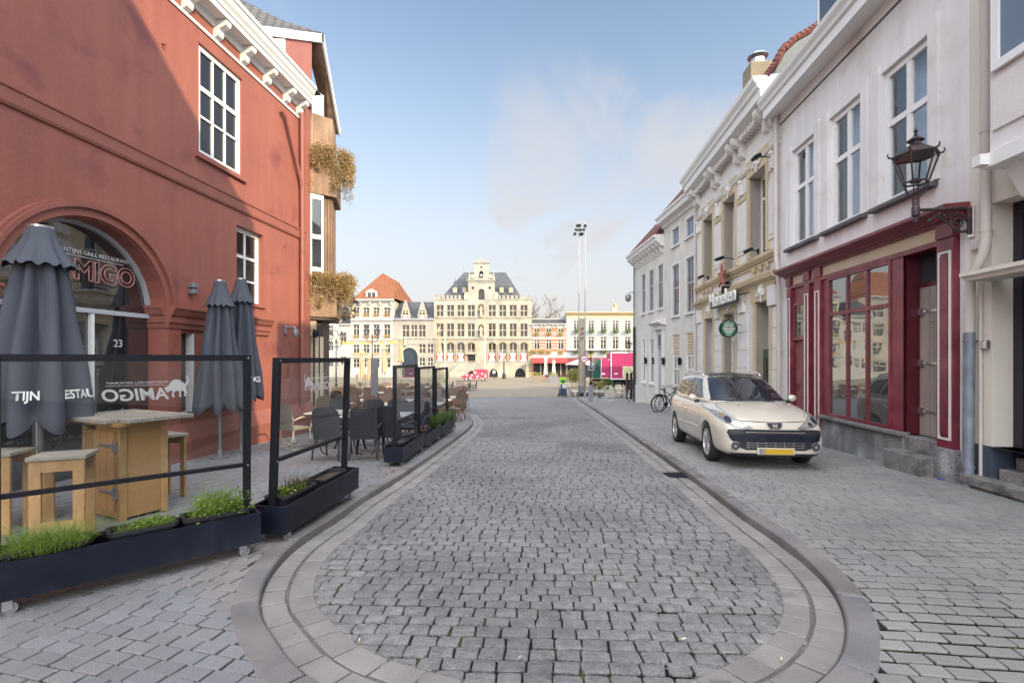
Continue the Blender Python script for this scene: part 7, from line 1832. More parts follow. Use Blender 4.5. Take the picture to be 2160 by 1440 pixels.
# bicycles
def make_bike(lab, fm, tm, grp=None, rack=True):
    T = thing('bicycle', lab, 'bicycle', group=grp); r = .335; zb = .345
    for y in (-.54, .54):
        mb = MB(); mb.tube([(0, y+r*math.cos(2*PI*k/28), zb+r*math.sin(2*PI*k/28)) for k in range(28)], .019, 6, close=True); w_ = mb.build('wheel', tm, T, smooth=True)
        mb = MB(); mb.tube([(0, y+(r-.03)*math.cos(2*PI*k/24), zb+(r-.03)*math.sin(2*PI*k/24)) for k in range(24)], .009, 5, close=True); mb.cyl((-.035,y,zb),(.035,y,zb), .02)
        for k in range(16): a = 2*PI*k/16; mb.tube([(.02*(-1)**k,y,zb),(0,y+(r-.03)*math.cos(a),zb+(r-.03)*math.sin(a))], .0014, 3)
        mb.build('rim', M['steel'], w_, smooth=True)
        mb = MB(); mb.tube([(0, y+(r+.035)*math.cos(R(a)), zb+(r+.035)*math.sin(R(a))) for a in (range(-5,175,15) if y > 0 else range(15,135,15))], .014, 5); mb.build('mudguard', fm, T, smooth=True)
    mb = MB(); bb = (0,.06,.30); sd_ = (0,.22,.86); hd = (0,-.36,.86); h0 = (0,-.33,.74)
    for a, b, q in ((bb,sd_,.018),(bb,h0,.022),((0,.14,.58),hd,.016),(bb,(0,.54,zb),.011),(sd_,(0,.54,zb),.010),((0,-.30,.66),(0,-.39,.98),.019),((0,-.31,.70),(0,-.54,zb),.014)): mb.tube([a, b], q, 7)
    mb.build('frame', fm, T, smooth=True)
    mb = MB(); mb.tube([(-.28,-.18,1.04),(-.26,-.30,1.06),(-.12,-.40,1.07),(0,-.41,1.03),(.12,-.40,1.07),(.26,-.30,1.06),(.28,-.18,1.04)], .012, 7); mb.tube([(0,-.385,.93),(0,-.41,1.03)], .014, 6); mb.build('handlebar', M['black'], T, smooth=True)
    mb = MB(); mb.loft([[(-.09,.36,.96),(.09,.36,.96),(.07,.36,.92),(-.07,.36,.92)],[(-.08,.27,.965),(.08,.27,.965),(.06,.27,.925),(-.06,.27,.925)],[(-.02,.10,.955),(.02,.10,.955),(.015,.10,.93),(-.015,.10,.93)]]); mb.tube([(0,.22,.85),(0,.24,.93)], .013, 6); mb.build('saddle', M['black'], T, smooth=50)
    mb = MB(); mb.cyl((.03,.06,.30),(.045,.06,.30), .09, n=16); mb.tube([(.05,.06,.30),(.06,-.05,.18)], .01, 5); mb.box(.05,.14,-.09,-.02,.17,.19); mb.tube([(-.05,.06,.30),(-.06,.17,.42)], .01, 5); mb.box(-.14,-.05,.14,.21,.41,.43); mb.build('crank', M['black'], T)
    mb = MB(); mb.tube([(.03,.1,.30),(.10,.16,.02),(.16,.18,.01)], .01, 5); mb.build('kickstand', M['black'], T)
    if rack: mb = MB(); mb.box(-.06,.06,.36,.78,.735,.745); mb.tube([(.05,.54,zb),(.05,.62,.74)], .006, 4); mb.tube([(-.05,.54,zb),(-.05,.62,.74)], .006, 4); mb.build('rack', M['black'], T)
    mb = MB(); mb.cyl((0,-.47,.86),(0,-.41,.86), .035, n=10); mb.build('lamp', M['steel'], T)
    return T
M['bike_black'] = flat('black bicycle paint', (.02,.02,.026), .35); M['bike_cream'] = flat('cream bicycle paint', (.42,.38,.28), .4)
b1 = make_bike('black bicycle with a rear rack leaning by the far house door, rack side nearest', M['bike_black'], M['tyre'], 'bicycles by the far right houses')
p = gnd(1383, 868); p2 = gnd(1440, 862)
b1.location = (p.x+.48, p.y-.02, gp(p.y)); b1.rotation_euler = (0, R(-4), R(92+24))
b2 = dup(b1, (p.x+.75, p.y+.55, gp(p.y+.5)), R(-62), 'black bicycle crossing behind the first one, saddle to the right'); b2.rotation_euler = (0, R(5), R(-62))
b3 = make_bike('cream bicycle parked against the grey tapered pillar', M['bike_cream'], flat('pale tyre', (.45,.42,.35), .7), None, False); p = gnd(1262, 846); b3.location = (p.x+.12, p.y, p.z); b3.rotation_euler = (0, R(3), R(78)); 

# street furniture on the right pavement
p = gnd(1246, 847); T = thing('signpost', 'black signpost with a yellow top and arrow plate in a grey tapered pillar', 'signpost', p)
mb = MB(); mb.prism([(-.13,-.1,0),(.13,-.1,0),(.13,-.1,.86),(.0,-.1,.98),(-.13,-.1,.86)], (0,.2,0)); mb.build('pillar', M['grey_metal'], T)
mb = MB(); mb.box(-.035,.035,-.03,.03,.9,2.9); mb.build('post', M['black'], T); mb = MB(); mb.box(-.07,.07,-.045,.045,2.55,2.75); mb.build('yellow_band', flat('yellow paint', (.6,.42,.02)), T)
mb = MB(); mb.box(.04,.16,-.04,.04,2.15,2.5); mb.build('notice_box', M['sand_trim'], T)
mb = MB(); mb.bbox(-.20,.22,-.06,-.035,1.78,2.10,.005); pl_ = mb.build('arrow_plate', M['grey_metal'], T)
mb = MB(); mb.prism([(-.10,-.066,1.99),(.03,-.066,1.96),(.02,-.066,1.99),(.13,-.066,1.89),(-.01,-.066,1.87),(.0,-.066,1.91),(-.11,-.066,1.96)], (0,.004,0)); mb.build('arrow', M['black'], pl_)
p = gnd(1232, 838); T = thing('road_sign', 'round white road sign with a red ring and bicycle symbol on a thin post', 'road sign', p)
mb = MB(); mb.cyl((0,0,0),(0,0,2.75), .03, n=10); mb.build('post', M['grey_metal'], T)
zs_ = 1.6-(757-755)*p.y/F-p.z; rs = 8.2*p.y/F
mb = MB(); mb.cyl((0,-.04,zs_),(0,-.06,zs_), rs, n=28); d = mb.build('sign_ring', flat('sign red', (.42,.03,.03), .4), T); mb = MB(); mb.cyl((0,-.059,zs_),(0,-.064,zs_), rs*.76, n=28); mb.build('sign_face', M['white'], d)
mb = MB()
for sx in (-1,1): mb.tube([(sx*.09+.055*math.cos(2*PI*k/12), -.068, zs_-.03+.055*math.sin(2*PI*k/12)) for k in range(12)], .008, 4, close=True)
mb.tube([(-.09,-.068,zs_-.03),(-.03,-.068,zs_+.05),(.06,-.068,zs_+.05),(.09,-.068,zs_-.03)], .008, 4); mb.tube([(-.03,-.068,zs_+.05),(0,-.068,zs_-.03),(.06,-.068,zs_+.05),(.05,-.068,zs_+.09)], .008, 4); mb.build('bicycle_symbol', M['black'], d)
# double lanterns
def make_twin(lab, x, y, h, globe=False):
    T = thing('street_lamp', lab, 'street lamp', (x, y, g(y)), 0, 'twin-headed street lamps on the square')
    mb = MB(); mb.lathe([(.17,0),(.17,.3),(.12,.4),(.09,.9),(.10,.95),(.06,1.05),(.045,h*.55),(.06,h*.56),(.04,h*.6),(.035,h-.9),(.08,h-.85),(.05,h-.7),(.02,h-.5)], n=12); mb.build('post', M['iron'], T, smooth=40)
    mb = MB()
    for sx in (-1,1): mb.tube([(0,0,h-1.15),(sx*.18,0,h-1.2),(sx*.38,0,h-1.08),(sx*.42,0,h-.95)], .025, 6)
    mb.build('arms', M['iron'], T)
    for sx in (-1,1): lantern_head(T, .78, (sx*.42,0,h-.86), 4, PI/4)
    if globe: mb = MB(); mb.ball((0,0,h+.25), .24, 14, 10); mb.tube([(0,0,h-.5),(0,0,h+.05)], .02, 5); mb.build('globe', M['white'], T, smooth=True)
    return T
make_twin('twin-headed street lamp in front of the hotel', (785-1080)/F*38, 38, 5.35)
make_twin('twin-headed street lamp with a white globe beside the corner house', (709-1080)/F*38, 38, 5.0, True)
# slim lamp before the town hall
T = thing('street_lamp', 'slim dark lamp post in front of the town hall gate', 'street lamp', (-1.42, 88, g(88)), 0)
mb = MB(); mb.lathe([(.35,0),(.35,.8),(.14,1.2),(.10,3.6),(.07,3.9)], n=10); mb.build('post', M['iron'], T); lantern_head(T, .9, (0,0,3.95), 4, PI/4)
# flagpoles on the town hall front
for x, lab in ((197, 'left white flagpole'), (597, 'right white flagpole')):
    zz = Z(900, 530, 4.8); T = thing('flagpole', lab+' before the town hall facade', 'flagpole', (zz.u(x), 95.2, g(95)), 0, 'flagpoles at the town hall'); mb = MB(); mb.cyl((0,0,0),(0,0,zz.v(815)-g(95)), .07, .04, 8); mb.build('pole', M['white'], T); mb = MB(); mb.ball((0,0,zz.v(815)-g(95)), .12, 8, 6); mb.build('knob', M['gold'], T)

# floodlight mast, monument and bench
T = thing('light_mast', 'very tall twin-pole light mast with lamp frames at the top', 'light mast', (5.1, 36, g(36)), 0)
zt = 1.6+285*36/F-g(36); sx_ = 36/F
for x, r in ((1221,.045),(1234,.045)):
    mb = MB(); X = (x-1080)*sx_-5.1; mb.tube([(X,0,0),(X,0,zt*.4),(X+.08*(1 if x>1230 else -1)*0,0,zt*.7),(X,0,zt-.35),(X+(.0),-.05,zt-.05),(X-(.10 if x > 1230 else -.08),-.12,zt)], [r*1.2,r*1.1,r*.9,r*.75,r*.7,r*.6], 10); mb.build('pole', flat('brushed pole', (.42,.41,.39), .35, metal=.4), T, smooth=True)
for i, (x0, x1, a) in enumerate(((1211,1219,18),(1219,1227,-5),(1226,1235,20))):
    mb = MB(); xm = ((x0+x1)/2-1080)*sx_-5.1; zc = zt-.55; mb.m = Matrix.Translation((xm,-.1,zc)) @ Matrix.Rotation(R(a), 4, 'Y')
    for q in (-.12,.12): mb.box(q-.015,q+.015,-.02,.02,-.45,.45)
    for q in (-.42,-.2,.05,.25,.43): mb.box(-.12,.12,-.03,.02,q-.03,q+.03)
    f_ = mb.build('lamp_frame', M['grey_metal'], T)
    for q in (-.3,.0,.32): mb = MB(); mb.m = Matrix.Translation((xm,-.1,zc)) @ Matrix.Rotation(R(a), 4, 'Y'); mb.bbox(-.10,.10,-.12,-.03,q-.08,q+.08,.01); mb.build('lamp', M['black'], f_)
T = thing('monument', 'tall narrow stone slab monument with raised figures near its top', 'monument', (5.28, 36.6, g(36.6)), 0)
sx2 = 36.6/F; X0, X1 = (1222-1080)*sx2-5.28, (1234-1080)*sx2-5.28; zt2 = 1.6+83*sx2-g(36.6)
mb = MB(); mb.bbox(X0, X1, -.12, .3, .9, zt2, .01); mb.build('slab', mat('monument stone', (.44,.37,.26), .8, var=.15, sc=2, bump=.3, streak=.2), T)
mb = MB(); mb.bbox(X0-.02, X1+.02, -.16, .34, .35, .9, .01); mb.build('foot', M['grey_metal'], T)
mb = MB()
for z in (4.9, 4.55, 4.2): z += zt2-5.6; mb.ball((X0+.14,-.16,z), .10, 8, 6, (1.2,.6,.6)); mb.ball((X0+.26,-.16,z+.06), .06, 8, 6); mb.tube([(X0+.1,-.15,z-.05),(X0+.05,-.15,z-.15)], .02, 5)
for k in range(26): mb.box(X0+.05+random.random()*.3, X0+.09+random.random()*.3, -.135, -.11, 1.0+k*.06, 1.03+k*.06)
mb.build('relief', M['brown_stone'], T)
T = thing('bench', 'long angular pale bench with dark slatted front at the foot of the mast', 'bench', (gnd(1250, 832, 0).x, 37.2, g(37.2)), 0)
Bx = lambda x: (x-1080)*37.2/F - T.location.x
mb = MB(); mb.loft([[(Bx(1214),0,.0),(Bx(1296),0,.0),(Bx(1296),1.6,0),(Bx(1214),1.6,0)],[(Bx(1208),-.1,.42),(Bx(1292),-.1,.42),(Bx(1292),1.6,.42),(Bx(1208),1.6,.42)]]); mb.build('seat', flat('pale concrete', (.48,.46,.42), .8), T)
mb = MB()
for k in range(44): x = Bx(1216)+k*(Bx(1294)-Bx(1216))/44; mb.box(x, x+.045, -.12, -.02, .02, .36)
mb.build('slatted_front', mat('dark slats', (.085,.08,.075), .8), T)
# green things near the monument
def bush(lab, x, y, r, h, m, n, size, pot, seed, cat='plant', name='potted_shrub', grp=None, trunks=1):
    T = thing(name, lab, cat, (x, y, g(y)), 0, grp); rr2 = random.Random(seed)
    mb = MB(); mb.loft([[(a*pot*.8, b*pot*.8, 0) for a, b in ((-1,-1),(1,-1),(1,1),(-1,1))], [(a*pot, b*pot, .55) for a, b in ((-1,-1),(1,-1),(1,1),(-1,1))]]); mb.build('pot', flat('white pot', (.55,.53,.48), .7), T)
    mb = MB()
    for k in range(trunks): mb.tube([((k-(trunks-1)/2)*.3,0,.4),((k-(trunks-1)/2)*.28,0,h-r*.3)], .035, 6)
    mb.build('trunk', M['brown_stone'], T)
    mb = MB()
    for k in range(9): a = rr2.uniform(0, 6.28); q = rr2.uniform(0,.6)*r; leaves(mb, (math.cos(a)*q, math.sin(a)*q, h+rr2.uniform(-.45,.4)*r), r*.6, n//9, size, rr2)
    mb.build('crown', m, T); return T
bush('round yellow green shrub on two stems in a white pot left of the monument', (1211-1080)*39/F, 39, .62, 1.62, M['leaf_y'], 1900, .11, .38, 3, trunks=2)
bush('dark green shrub in a white pot behind the cream bicycle', (1286-1080)*36/F, 36, .40, .95, M['leaf_d'], 900, .09, .34, 5)
bush('yellow green shrub beside the dark shrub near the truck', (1272-1080)*37/F, 37.5, .34, 1.0, M['leaf_y'], 800, .09, .26, 6)
# lattice screen, white planters, chairs by the truck
T = thing('lattice_screen', 'wooden lattice screen behind the signpost', 'screen', ((1246-1080)*40/F, 40, g(40)), 0)
mb = MB()
for k in range(9):
    x = -.5+k*.125; mb.tube([(max(-.5,x-.45),0,.3+max(0,-.05-x)*1.8),(min(.5,x+.45),0,min(1.15,.3+.81))], .014, 4) if 0 else mb.tube([(x,0,.3),(min(x+.8,.5),0,.3+min(.8,.5-x))], .014, 4); mb.tube([(x,.02,.3),(max(x-.8,-.5),.02,.3+min(.8,x+.5))], .014, 4)
mb.build('lattice', flat('tan lattice', (.45,.33,.2), .7), T); mb = MB(); mb.box(-.55,.55,-.03,.04,1.12,1.18); mb.box(-.55,.55,-.03,.04,.24,.3); mb.box(-.55,-.5,-.03,.04,0,1.12); mb.box(.5,.55,-.03,.04,0,1.12); mb.build('frame', M['brown_stone'], T)
def cream_chair(x, y, a, lab, first=[None]):
    if first[0] is None: first[0] = make_chair(lab, flat('pale plastic', (.55,.48,.36), .5), flat('pale chair legs', (.5,.44,.34), .5), 'pale chairs beside the bench'); place(first[0], x, y, a); first[0].location.z = g(y)
    else: dup(first[0], (x, y, g(y)), a, lab)
cream_chair((1300-1080)*33/F, 33.5, R(-70), 'pale chair at the right end of the bench'); cream_chair((1312-1080)*33/F, 33.5, R(80), 'pale chair facing its twin near the grey railing'); cream_chair((1306-1080)*35/F, 35, R(180), 'pale chair behind the pair beside the bench')
t3 = dup(t2, ((1306-1080)*33.8/F, 34.1, g(34)), 0, 'small table between the pale chairs near the railing'); del t3['group']
p = gnd(1351, 849); T = thing('utility_cabinet', 'light grey utility cabinet at the corner of the farthest right house', 'cabinet', p, R(-3))
wq = 9.5*p.y/F; mb = MB(); mb.bbox(-wq, wq, -.2, .25, 0, 37*p.y/F, .01); mb.build('box', flat('light grey enamel', (.50,.50,.49), .5), T); mb = MB(); mb.box(-.005,.005,-.205,-.2,.05,.8); mb.box(wq*.5,wq*.56,-.21,-.2,.5,.6); mb.build('door_seam', M['grey_metal'], T)
p = gnd(1326, 848); T = thing('bollard', 'short grey cylindrical bollard beside the utility cabinet', 'bollard', p); mb = MB(); mb.lathe([(.06,0),(.06,.42),(.07,.43),(.07,.50),(.04,.53)], n=14); mb.build('post', M['grey_metal'], T, smooth=40); mb = MB(); mb.cyl((0,0,.36),(0,0,.40), .064, n=14); mb.build('band', M['white'], T)
p = gnd(1333, 838); T = thing('railing', 'grey metal railing with a glazed panel in front of the far house', 'railing', p, R(75))
mb = MB(); 
for x in (-.8,0,.8): mb.box(x-.03,x+.03,-.03,.03,0,1.0)
mb.box(-.8,.8,-.03,.03,1.0,1.06); mb.build('frame', M['grey_metal'], T); mb = MB(); mb.poly([(-.77,0,.15),(.77,0,.15),(.77,0,.98),(-.77,0,.98)]); mb.build('panel', M['clear'], T, fix=False)
for i, x in enumerate((1323, 1333, 1343)):
    T = thing('bollard', ('left','middle','right')[i]+' one of three tall dark posts behind the railing', 'bollard', ((x-1080)*32/F, 32+i*.2, g(32)), 0, 'tall dark posts behind the railing'); mb = MB(); mb.bbox(-.07,.07,-.07,.07,0,1.75,.01); mb.build('post', M['iron'], T); mb = MB(); mb.box(-.08,.08,-.08,.08,1.75,1.8); mb.build('cap', M['grey_metal'], T)

# terrace windbreak: tall grey post and glass with pale rails
T = thing('terrace_post', 'tall grey square post standing among the brown chairs', 'post', ((790-1080)*15/F, 15, gp(15)), 0); mb = MB(); mb.bbox(-.10,.10,-.06,.06,0,1.62-gp(15)-.03,.01); mb.build('post', M['grey_metal'], T); mb = MB(); mb.box(-.14,.14,-.1,.1,0,.03); mb.build('foot_plate', M['steel'], T)
T = thing('glass_screen', 'long clear glass windbreak with cream rails behind the brown chairs', 'glass screen', ((705-1080)*24/F, 24, g(24)), 0)
mb = MB(); hw = 1.55
for z in (.72, 1.02): mb.box(-hw, hw, -.02, .02, z, z+.05)
mb.build('rails', M['pub_trim'], T)
for x in (-1.5, -.5, .5, 1.1, 1.5): mb = MB(); mb.box(x-.04, x+.04, -.04, .04, 0, 1.65 if x > .4 else 1.1); mb.build('post', M['pub_trim'], T)
mb = MB(); mb.poly([(-hw,0,.1),(hw,0,.1),(hw,0,.70),(-hw,0,.70)]); mb.build('pane', M['clear'], T, fix=False)
# beige closed parasols on the square
GBP = 'beige closed parasols on the square'
for i, (x, yt, y_, lab) in enumerate(((764,733,36,'beige closed parasol left of the tall grey terrace post'),(810,724,38,'beige closed parasol right of the tall grey terrace post'),(845,705,42,'beige closed parasol before the dark archway'),(926,690,45,'slim beige closed parasol in front of the left town hall arches'),(779,745,43,'beige closed parasol half hidden behind the twin-headed lamp'))):
    H = 1.6+(755-yt)*y_/F-g(y_); make_parasol(lab, ((x-1080)*y_/F, y_, g(y_)), H, H-2.35, .10, .27, M['parasol_beige'], 20+i, GBP, (), 6)
for i, (x, yt, y_) in enumerate(((1151,752,78),(1168,758,77))):
    H = 1.6+(755-yt)*y_/F-g(y_); make_parasol(('taller','shorter')[i]+' white closed parasol in front of the red cafe awning', ((x-1080)*y_/F, y_, g(y_)), H, H-2.9, .16, .36, M['parasol_white'], 40+i, 'white closed parasols at the cafe', (), 6)
T = thing('open_parasol', 'open cream parasol left of the truck', 'parasol', ((1227-1080)*56/F, 56, g(56)), 0)
mb = MB(); zt_ = 1.6-8*56/F-g(56)+.45; n = 8; R0 = 1.9; mb.add([(R0*math.cos(2*PI*k/n), R0*math.sin(2*PI*k/n), zt_-.75) for k in range(n)] + [(0,0,zt_)], [(k, (k+1) % n, n) for k in range(n)]); mb.build('canopy', M['parasol_white'], T, fix=False); mb = MB(); mb.cyl((0,0,0),(0,0,zt_), .05, n=8); mb.build('pole', M['grey_metal'], T)

# furniture of the sunlit terraces
def far_set(x, y, i, where):
    dup(tbr, (x, y, g(y)), R(random.uniform(-10,10)), 'beige topped table ' + where)
    for s_, q in ((-1,'near'),(1,'far')): dup(cbr, (x+random.uniform(-.1,.1), y+s_*.65, g(y)), (0 if s_ < 0 else PI)+R(random.uniform(-20,20)), 'brown chair on the %s side of the table %s' % (q, where))
WH = ['left of the twin lamp','below the hotel door','right of the twin lamp','under the second beige parasol','left of the archway','at the archway','right of the archway','below the gatehouse windows','beside the slim beige parasol','near the pink van']
for i in range(10): far_set((722+i*22-1080)*40/F + random.uniform(-.2,.2), 40+random.uniform(-1.5,3.5), i, WH[i])
T = thing('terrace_planter', 'square brown terrace planter box in front of the pink van', 'planter', ((970-1080)*52/F, 52, g(52)), 0); mb = MB(); mb.bbox(-.42,.42,-.3,.3,.04,1.0,.02); mb.build('box', flat('brown grey planter', (.30,.24,.18), .7), T); mb = MB(); mb.box(-.38,.38,-.26,.26,1.0,1.02); mb.build('soil', M['soil'], T)
ch_b = make_chair('black bistro chair', M['wick_dark'], M['leg_dark'], 'black bistro chairs on the square', True); place(ch_b, (949-1080)*50/F, 50, R(80)); ch_b.location.z = g(50); ch_b['label'] = 'black chair left of the brown planter box, farther left'
for x, a, lab in ((955,-80,'black chair left of the brown planter box, next to it'),(985,80,'black chair right of the brown planter box, next to it'),(993,-80,'black chair right of the brown planter box, second one'),(999,80,'black chair right of the brown planter box, rightmost')): dup(ch_b, ((x-1080)*50/F, 50+random.uniform(-.4,.4), g(50)), R(a), lab)
for i, (x, y, lab) in enumerate(((1133,74,'wooden terrace planter left of the white parasols'),(1167,75,'grey terrace planter below the right white parasol'))):
    T = thing('terrace_planter', lab, 'planter', ((x-1080)*y/F, y, g(y)), 0, 'terrace planters at the cafe'); mb = MB(); mb.bbox(-.65,.65,-.3,.3,0,1.05,.02); mb.build('box', flat('planter wood', (.22,.18,.13), .7) if i == 0 else M['grey_metal'], T)
    mb = MB(); rr2 = random.Random(i); leaves(mb, (0,0,1.2), .5, 300, .14, rr2, sc=(1.3,.6,.6)); mb.build('plant', M['leaf_y'], T)
red_ch = None
WC = ['far left','left','left of centre','centre','right of centre','right','far right']
mred = flat('reddish brown chair seat', (.38,.17,.09), .7)
for i in range(7):
    x, y = (1138+i*9.5-1080)*80/F, 80+random.uniform(-1.5,1.5)
    if red_ch is None: red_ch = make_chair('reddish chair', mred, mred, 'reddish chairs under the cafe awning'); red_ch.location = (x, y, g(y)); red_ch.rotation_euler = (0,0,R(70)); red_ch['label'] = 'reddish terrace chair under the awning, %s one' % WC[i]
    else: dup(red_ch, (x, y, g(y)), R(random.uniform(0,360)), 'reddish terrace chair under the awning, %s one' % WC[i])
# flower baskets on the cafes
zc = Z(1110, 600, 5.54); k_ = 0
def basket(zx, zy, w_, h_, lab, grp, m='leaf_y', dy=.45):
    T = FS.thing('flower_basket', lab, 'flower basket', zc.u(zx), dy, zc.v(zy), grp); mb = MB(); rr2 = random.Random(int(zx)); c = (zc.u(zx), -dy, zc.v(zy))
    leaves(mb, c, 1, int(150*w_/40), .17, rr2, sc=(w_/5.54*SS*.5, .3, h_/5.54*SS*.5), hang=.3); mb.build('foliage', M[m], T)
    mb = MB(); mb.box(c[0]-w_/5.54*SS*.35, c[0]+w_/5.54*SS*.35, -dy+.1, 0, c[2]-.05, c[2]+.15); mb.build('trough', M['brown_stone'], T)
for i, (x, y) in enumerate(((125,575),(266,575),(402,580))): basket(x, y, 52, 52, ('left','middle','right')[i]+' upper flower basket on the striped cafe', 'flower baskets on the striped cafe')
for i, (x, y) in enumerate(((78,785),(178,787),(264,790),(402,793))): basket(x, y, 60 if i > 1 else 85, 50, ('leftmost','second','third','rightmost')[i]+' lower flower basket on the striped cafe', 'flower baskets on the striped cafe')
for i, (a, b) in enumerate(XG):
    basket((a+b)/2, 545, 64, 46, '%s upper green window basket on the pale grey cafe' % ('first','second','third','fourth','fifth')[i], 'window baskets on the grey cafe', 'leaf_d'); basket((a+b)/2, 785, 70, 44, '%s lower green window basket on the pale grey cafe' % ('first','second','third','fourth','fifth')[i], 'window baskets on the grey cafe', 'leaf_d')

# the pink van
def van_paint():
    m = flat('pink van with painted flowers', (.55,.07,.10), .35); n, l = m.node_tree.nodes, m.node_tree.links
    t = n.new('ShaderNodeTexCoord'); v = n.new('ShaderNodeTexVoronoi'); v.inputs['Scale'].default_value = 1.9; l.new(t.outputs['Object'], v.inputs['Vector'])
    r = n.new('ShaderNodeMapRange'); l.new(v.outputs['Distance'], r.inputs[0])
    for i, x in enumerate((.34,.38,1,0)): r.inputs[i+1].default_value = x
    hs = n.new('ShaderNodeMixRGB'); l.new(v.outputs['Color'], hs.inputs[0]); hs.inputs[1].default_value = (.75,.55,.5,1); hs.inputs[2].default_value = (.62,.22,.22,1)
    mx = n.new('ShaderNodeMixRGB'); mx.inputs[1].default_value = (.48,.05,.08,1); l.new(r.outputs[0], mx.inputs[0]); l.new(hs.outputs[0], mx.inputs[2]); l.new(mx.outputs[0], n['Principled BSDF'].inputs['Base Color']); return m
T = thing('van', 'small pink van painted all over with pale flowers, before the town hall stairs', 'van', ((1003-1080)*80/F, 80, g(80)), 0)
side = [(-2.1,.35),(-2.15,.75),(-1.75,1.0),(-1.35,1.12),(-.75,1.72),(-.2,1.86),(1.7,1.86),(2.0,1.75),(2.08,1.0),(2.1,.35)]
mb = MB(); mb.loft([[(x*.985,y_,z*k) for x,z in side] for y_, k in ((-.85,.985),(-.78,1.0),(.78,1.0),(.85,.985))]); mb.build('body', van_paint(), T, smooth=30)
mb = MB(); mb.prism([(-1.2,-.87,1.12),(-.72,-.87,1.62),(-.25,-.87,1.66),(-.25,-.87,1.12)], (0,.01,0)); mb.build('side_window', M['glass_dark'], T)
mb = MB(); mb.poly([(-1.42,-.7,1.12),(-1.42,.7,1.12),(-.82,.66,1.74),(-.82,-.66,1.74)]); mb.build('windscreen', M['glass_dark'], T, fix=False)
for x in (-1.35, 1.25):
    for y_ in (-.76,.76):
        mb = MB(); mb.cyl((x,y_-.1,.32),(x,y_+.1,.32), .33, n=20); w_ = mb.build('wheel', M['tyre'], T, smooth=35); mb = MB(); mb.cyl((x,y_-.11,.32),(x,y_+.11,.32), .2, n=16); mb.build('rim', M['rim'], w_)
mb = MB(); mb.box(-2.2,-2.08,-.8,.8,.35,.75); mb.build('bumper', M['dark_blue'], T); mb = MB(); mb.box(-2.13,-2.0,-.82,-.5,.78,.92); mb.build('headlight', M['headlight'], T)
# parked scooter beside it and the truck
T = thing('truck', 'magenta box truck with a dark green cab behind the bench', 'truck', ((1310-1080)*55/F, 55, g(55)), 0)
Tx = lambda x: (x-1080)*55/F - T.location.x; Tz = lambda y: 1.6+(755-y)*55/F - g(55)
M['magenta'] = mat('magenta truck panel', (.36,.035,.115), .45, var=.06, sc=.6)
mb = MB(); mb.bbox(Tx(1284), Tx(1284)+7.5, -1.25, 1.25, Tz(797), Tz(744), .03); mb.build('box_body', M['magenta'], T)
mb = MB(); mb.box(Tx(1284)-.02, Tx(1284)+7.5, -1.27, -1.25, Tz(745), Tz(742.5)); mb.box(Tx(1284)-.03, Tx(1284)+.06, -1.27, -1.25, Tz(797), Tz(745)); mb.box(Tx(1284)-.02, Tx(1284)+7.5, -1.28, -1.25, Tz(799), Tz(797)); mb.build('edge_trim', M['white'], T)
mb = MB(); mb.bbox(Tx(1263.5), Tx(1282), -1.2, 1.2, Tz(795), Tz(756), .03); mb.build('front_box', M['magenta'], T); mb = MB(); mb.box(Tx(1263.5), Tx(1264.5), -1.22, -1.2, Tz(795), Tz(756)); mb.box(Tx(1278), Tx(1282), -1.22, -1.2, Tz(759), Tz(758)); mb.build('edge_trim', M['white'], T)
mb = MB(); mb.loft([[(Tx(a),-1.15,Tz(b)),(Tx(a),1.15,Tz(b))][0:1][0:1] and [(Tx(a), y_, Tz(b)) for a, b in ((1248,797),(1247,782),(1250,770),(1254,765),(1263,757),(1263,797))] for y_ in (-1.15,1.15)]); mb.build('cab', flat('dark green cab', (.01,.075,.05), .4), T)
mb = MB(); mb.prism([(Tx(1251),-1.17,Tz(781)),(Tx(1252.5),-1.17,Tz(770)),(Tx(1260),-1.17,Tz(770)),(Tx(1260),-1.17,Tz(781))], (0,.02,0)); mb.build('cab_window', M['glass'], T)
for x in (1255, 1300, 1330):
    mb = MB(); mb.cyl((Tx(x),-1.1,.5),(Tx(x),-.8,.5), .5, n=20); mb.cyl((Tx(x),.8,.5),(Tx(x),1.1,.5), .5, n=20); mb.build('wheel', M['tyre'], T, smooth=35)
mb = MB(); mb.box(Tx(1250), Tx(1284)+7.4, -.5, .5, .6, Tz(799)); mb.build('chassis', M['far_dark'], T)
mb = MB(); hx, hz0, hz1 = Tx(1337), Tz(762), Tz(751)
text('letters', 'HEMA', 1.15, M['white'], T, Matrix.Translation((hx+.55, -1.262, (hz0+hz1)/2)) @ Matrix.Rotation(R(90), 4, 'X'), extrude=.004, align='LEFT', bold=.05).location.x = -.55-.0
mb = MB(); mb.box(hx-.03, hx+2.6, -1.262, -1.256, Tz(766.5), Tz(765)); mb.build('underline', M['white'], T)
for a, b in ((1308,1333),(1336.5,1360)):
    mb = MB(); mb.box(Tx(a), Tx(b), -1.262, -1.256, Tz(795), Tz(772)); f_ = mb.build('poster', M['cream'], T); mb = MB(); mb.box(Tx(a+2), Tx(b-2), -1.268, -1.262, Tz(793), Tz(774)); mb.build('poster_print', mat('printed leaves', (.40,.40,.20), .6, var=.6, sc=3, fine=.5, fsc=7, bump=0, tint=(.60,.55,.40), tsc=2.), f_)
mb = MB(); mb.box(Tx(1291), Tx(1298), -1.26, -1.252, Tz(788.5), Tz(786)); mb.build('small_print', M['white'], T); mb = MB(); mb.box(Tx(1265), Tx(1272), -1.21, -1.202, Tz(789), Tz(786)); mb.build('small_print', M['white'], T)

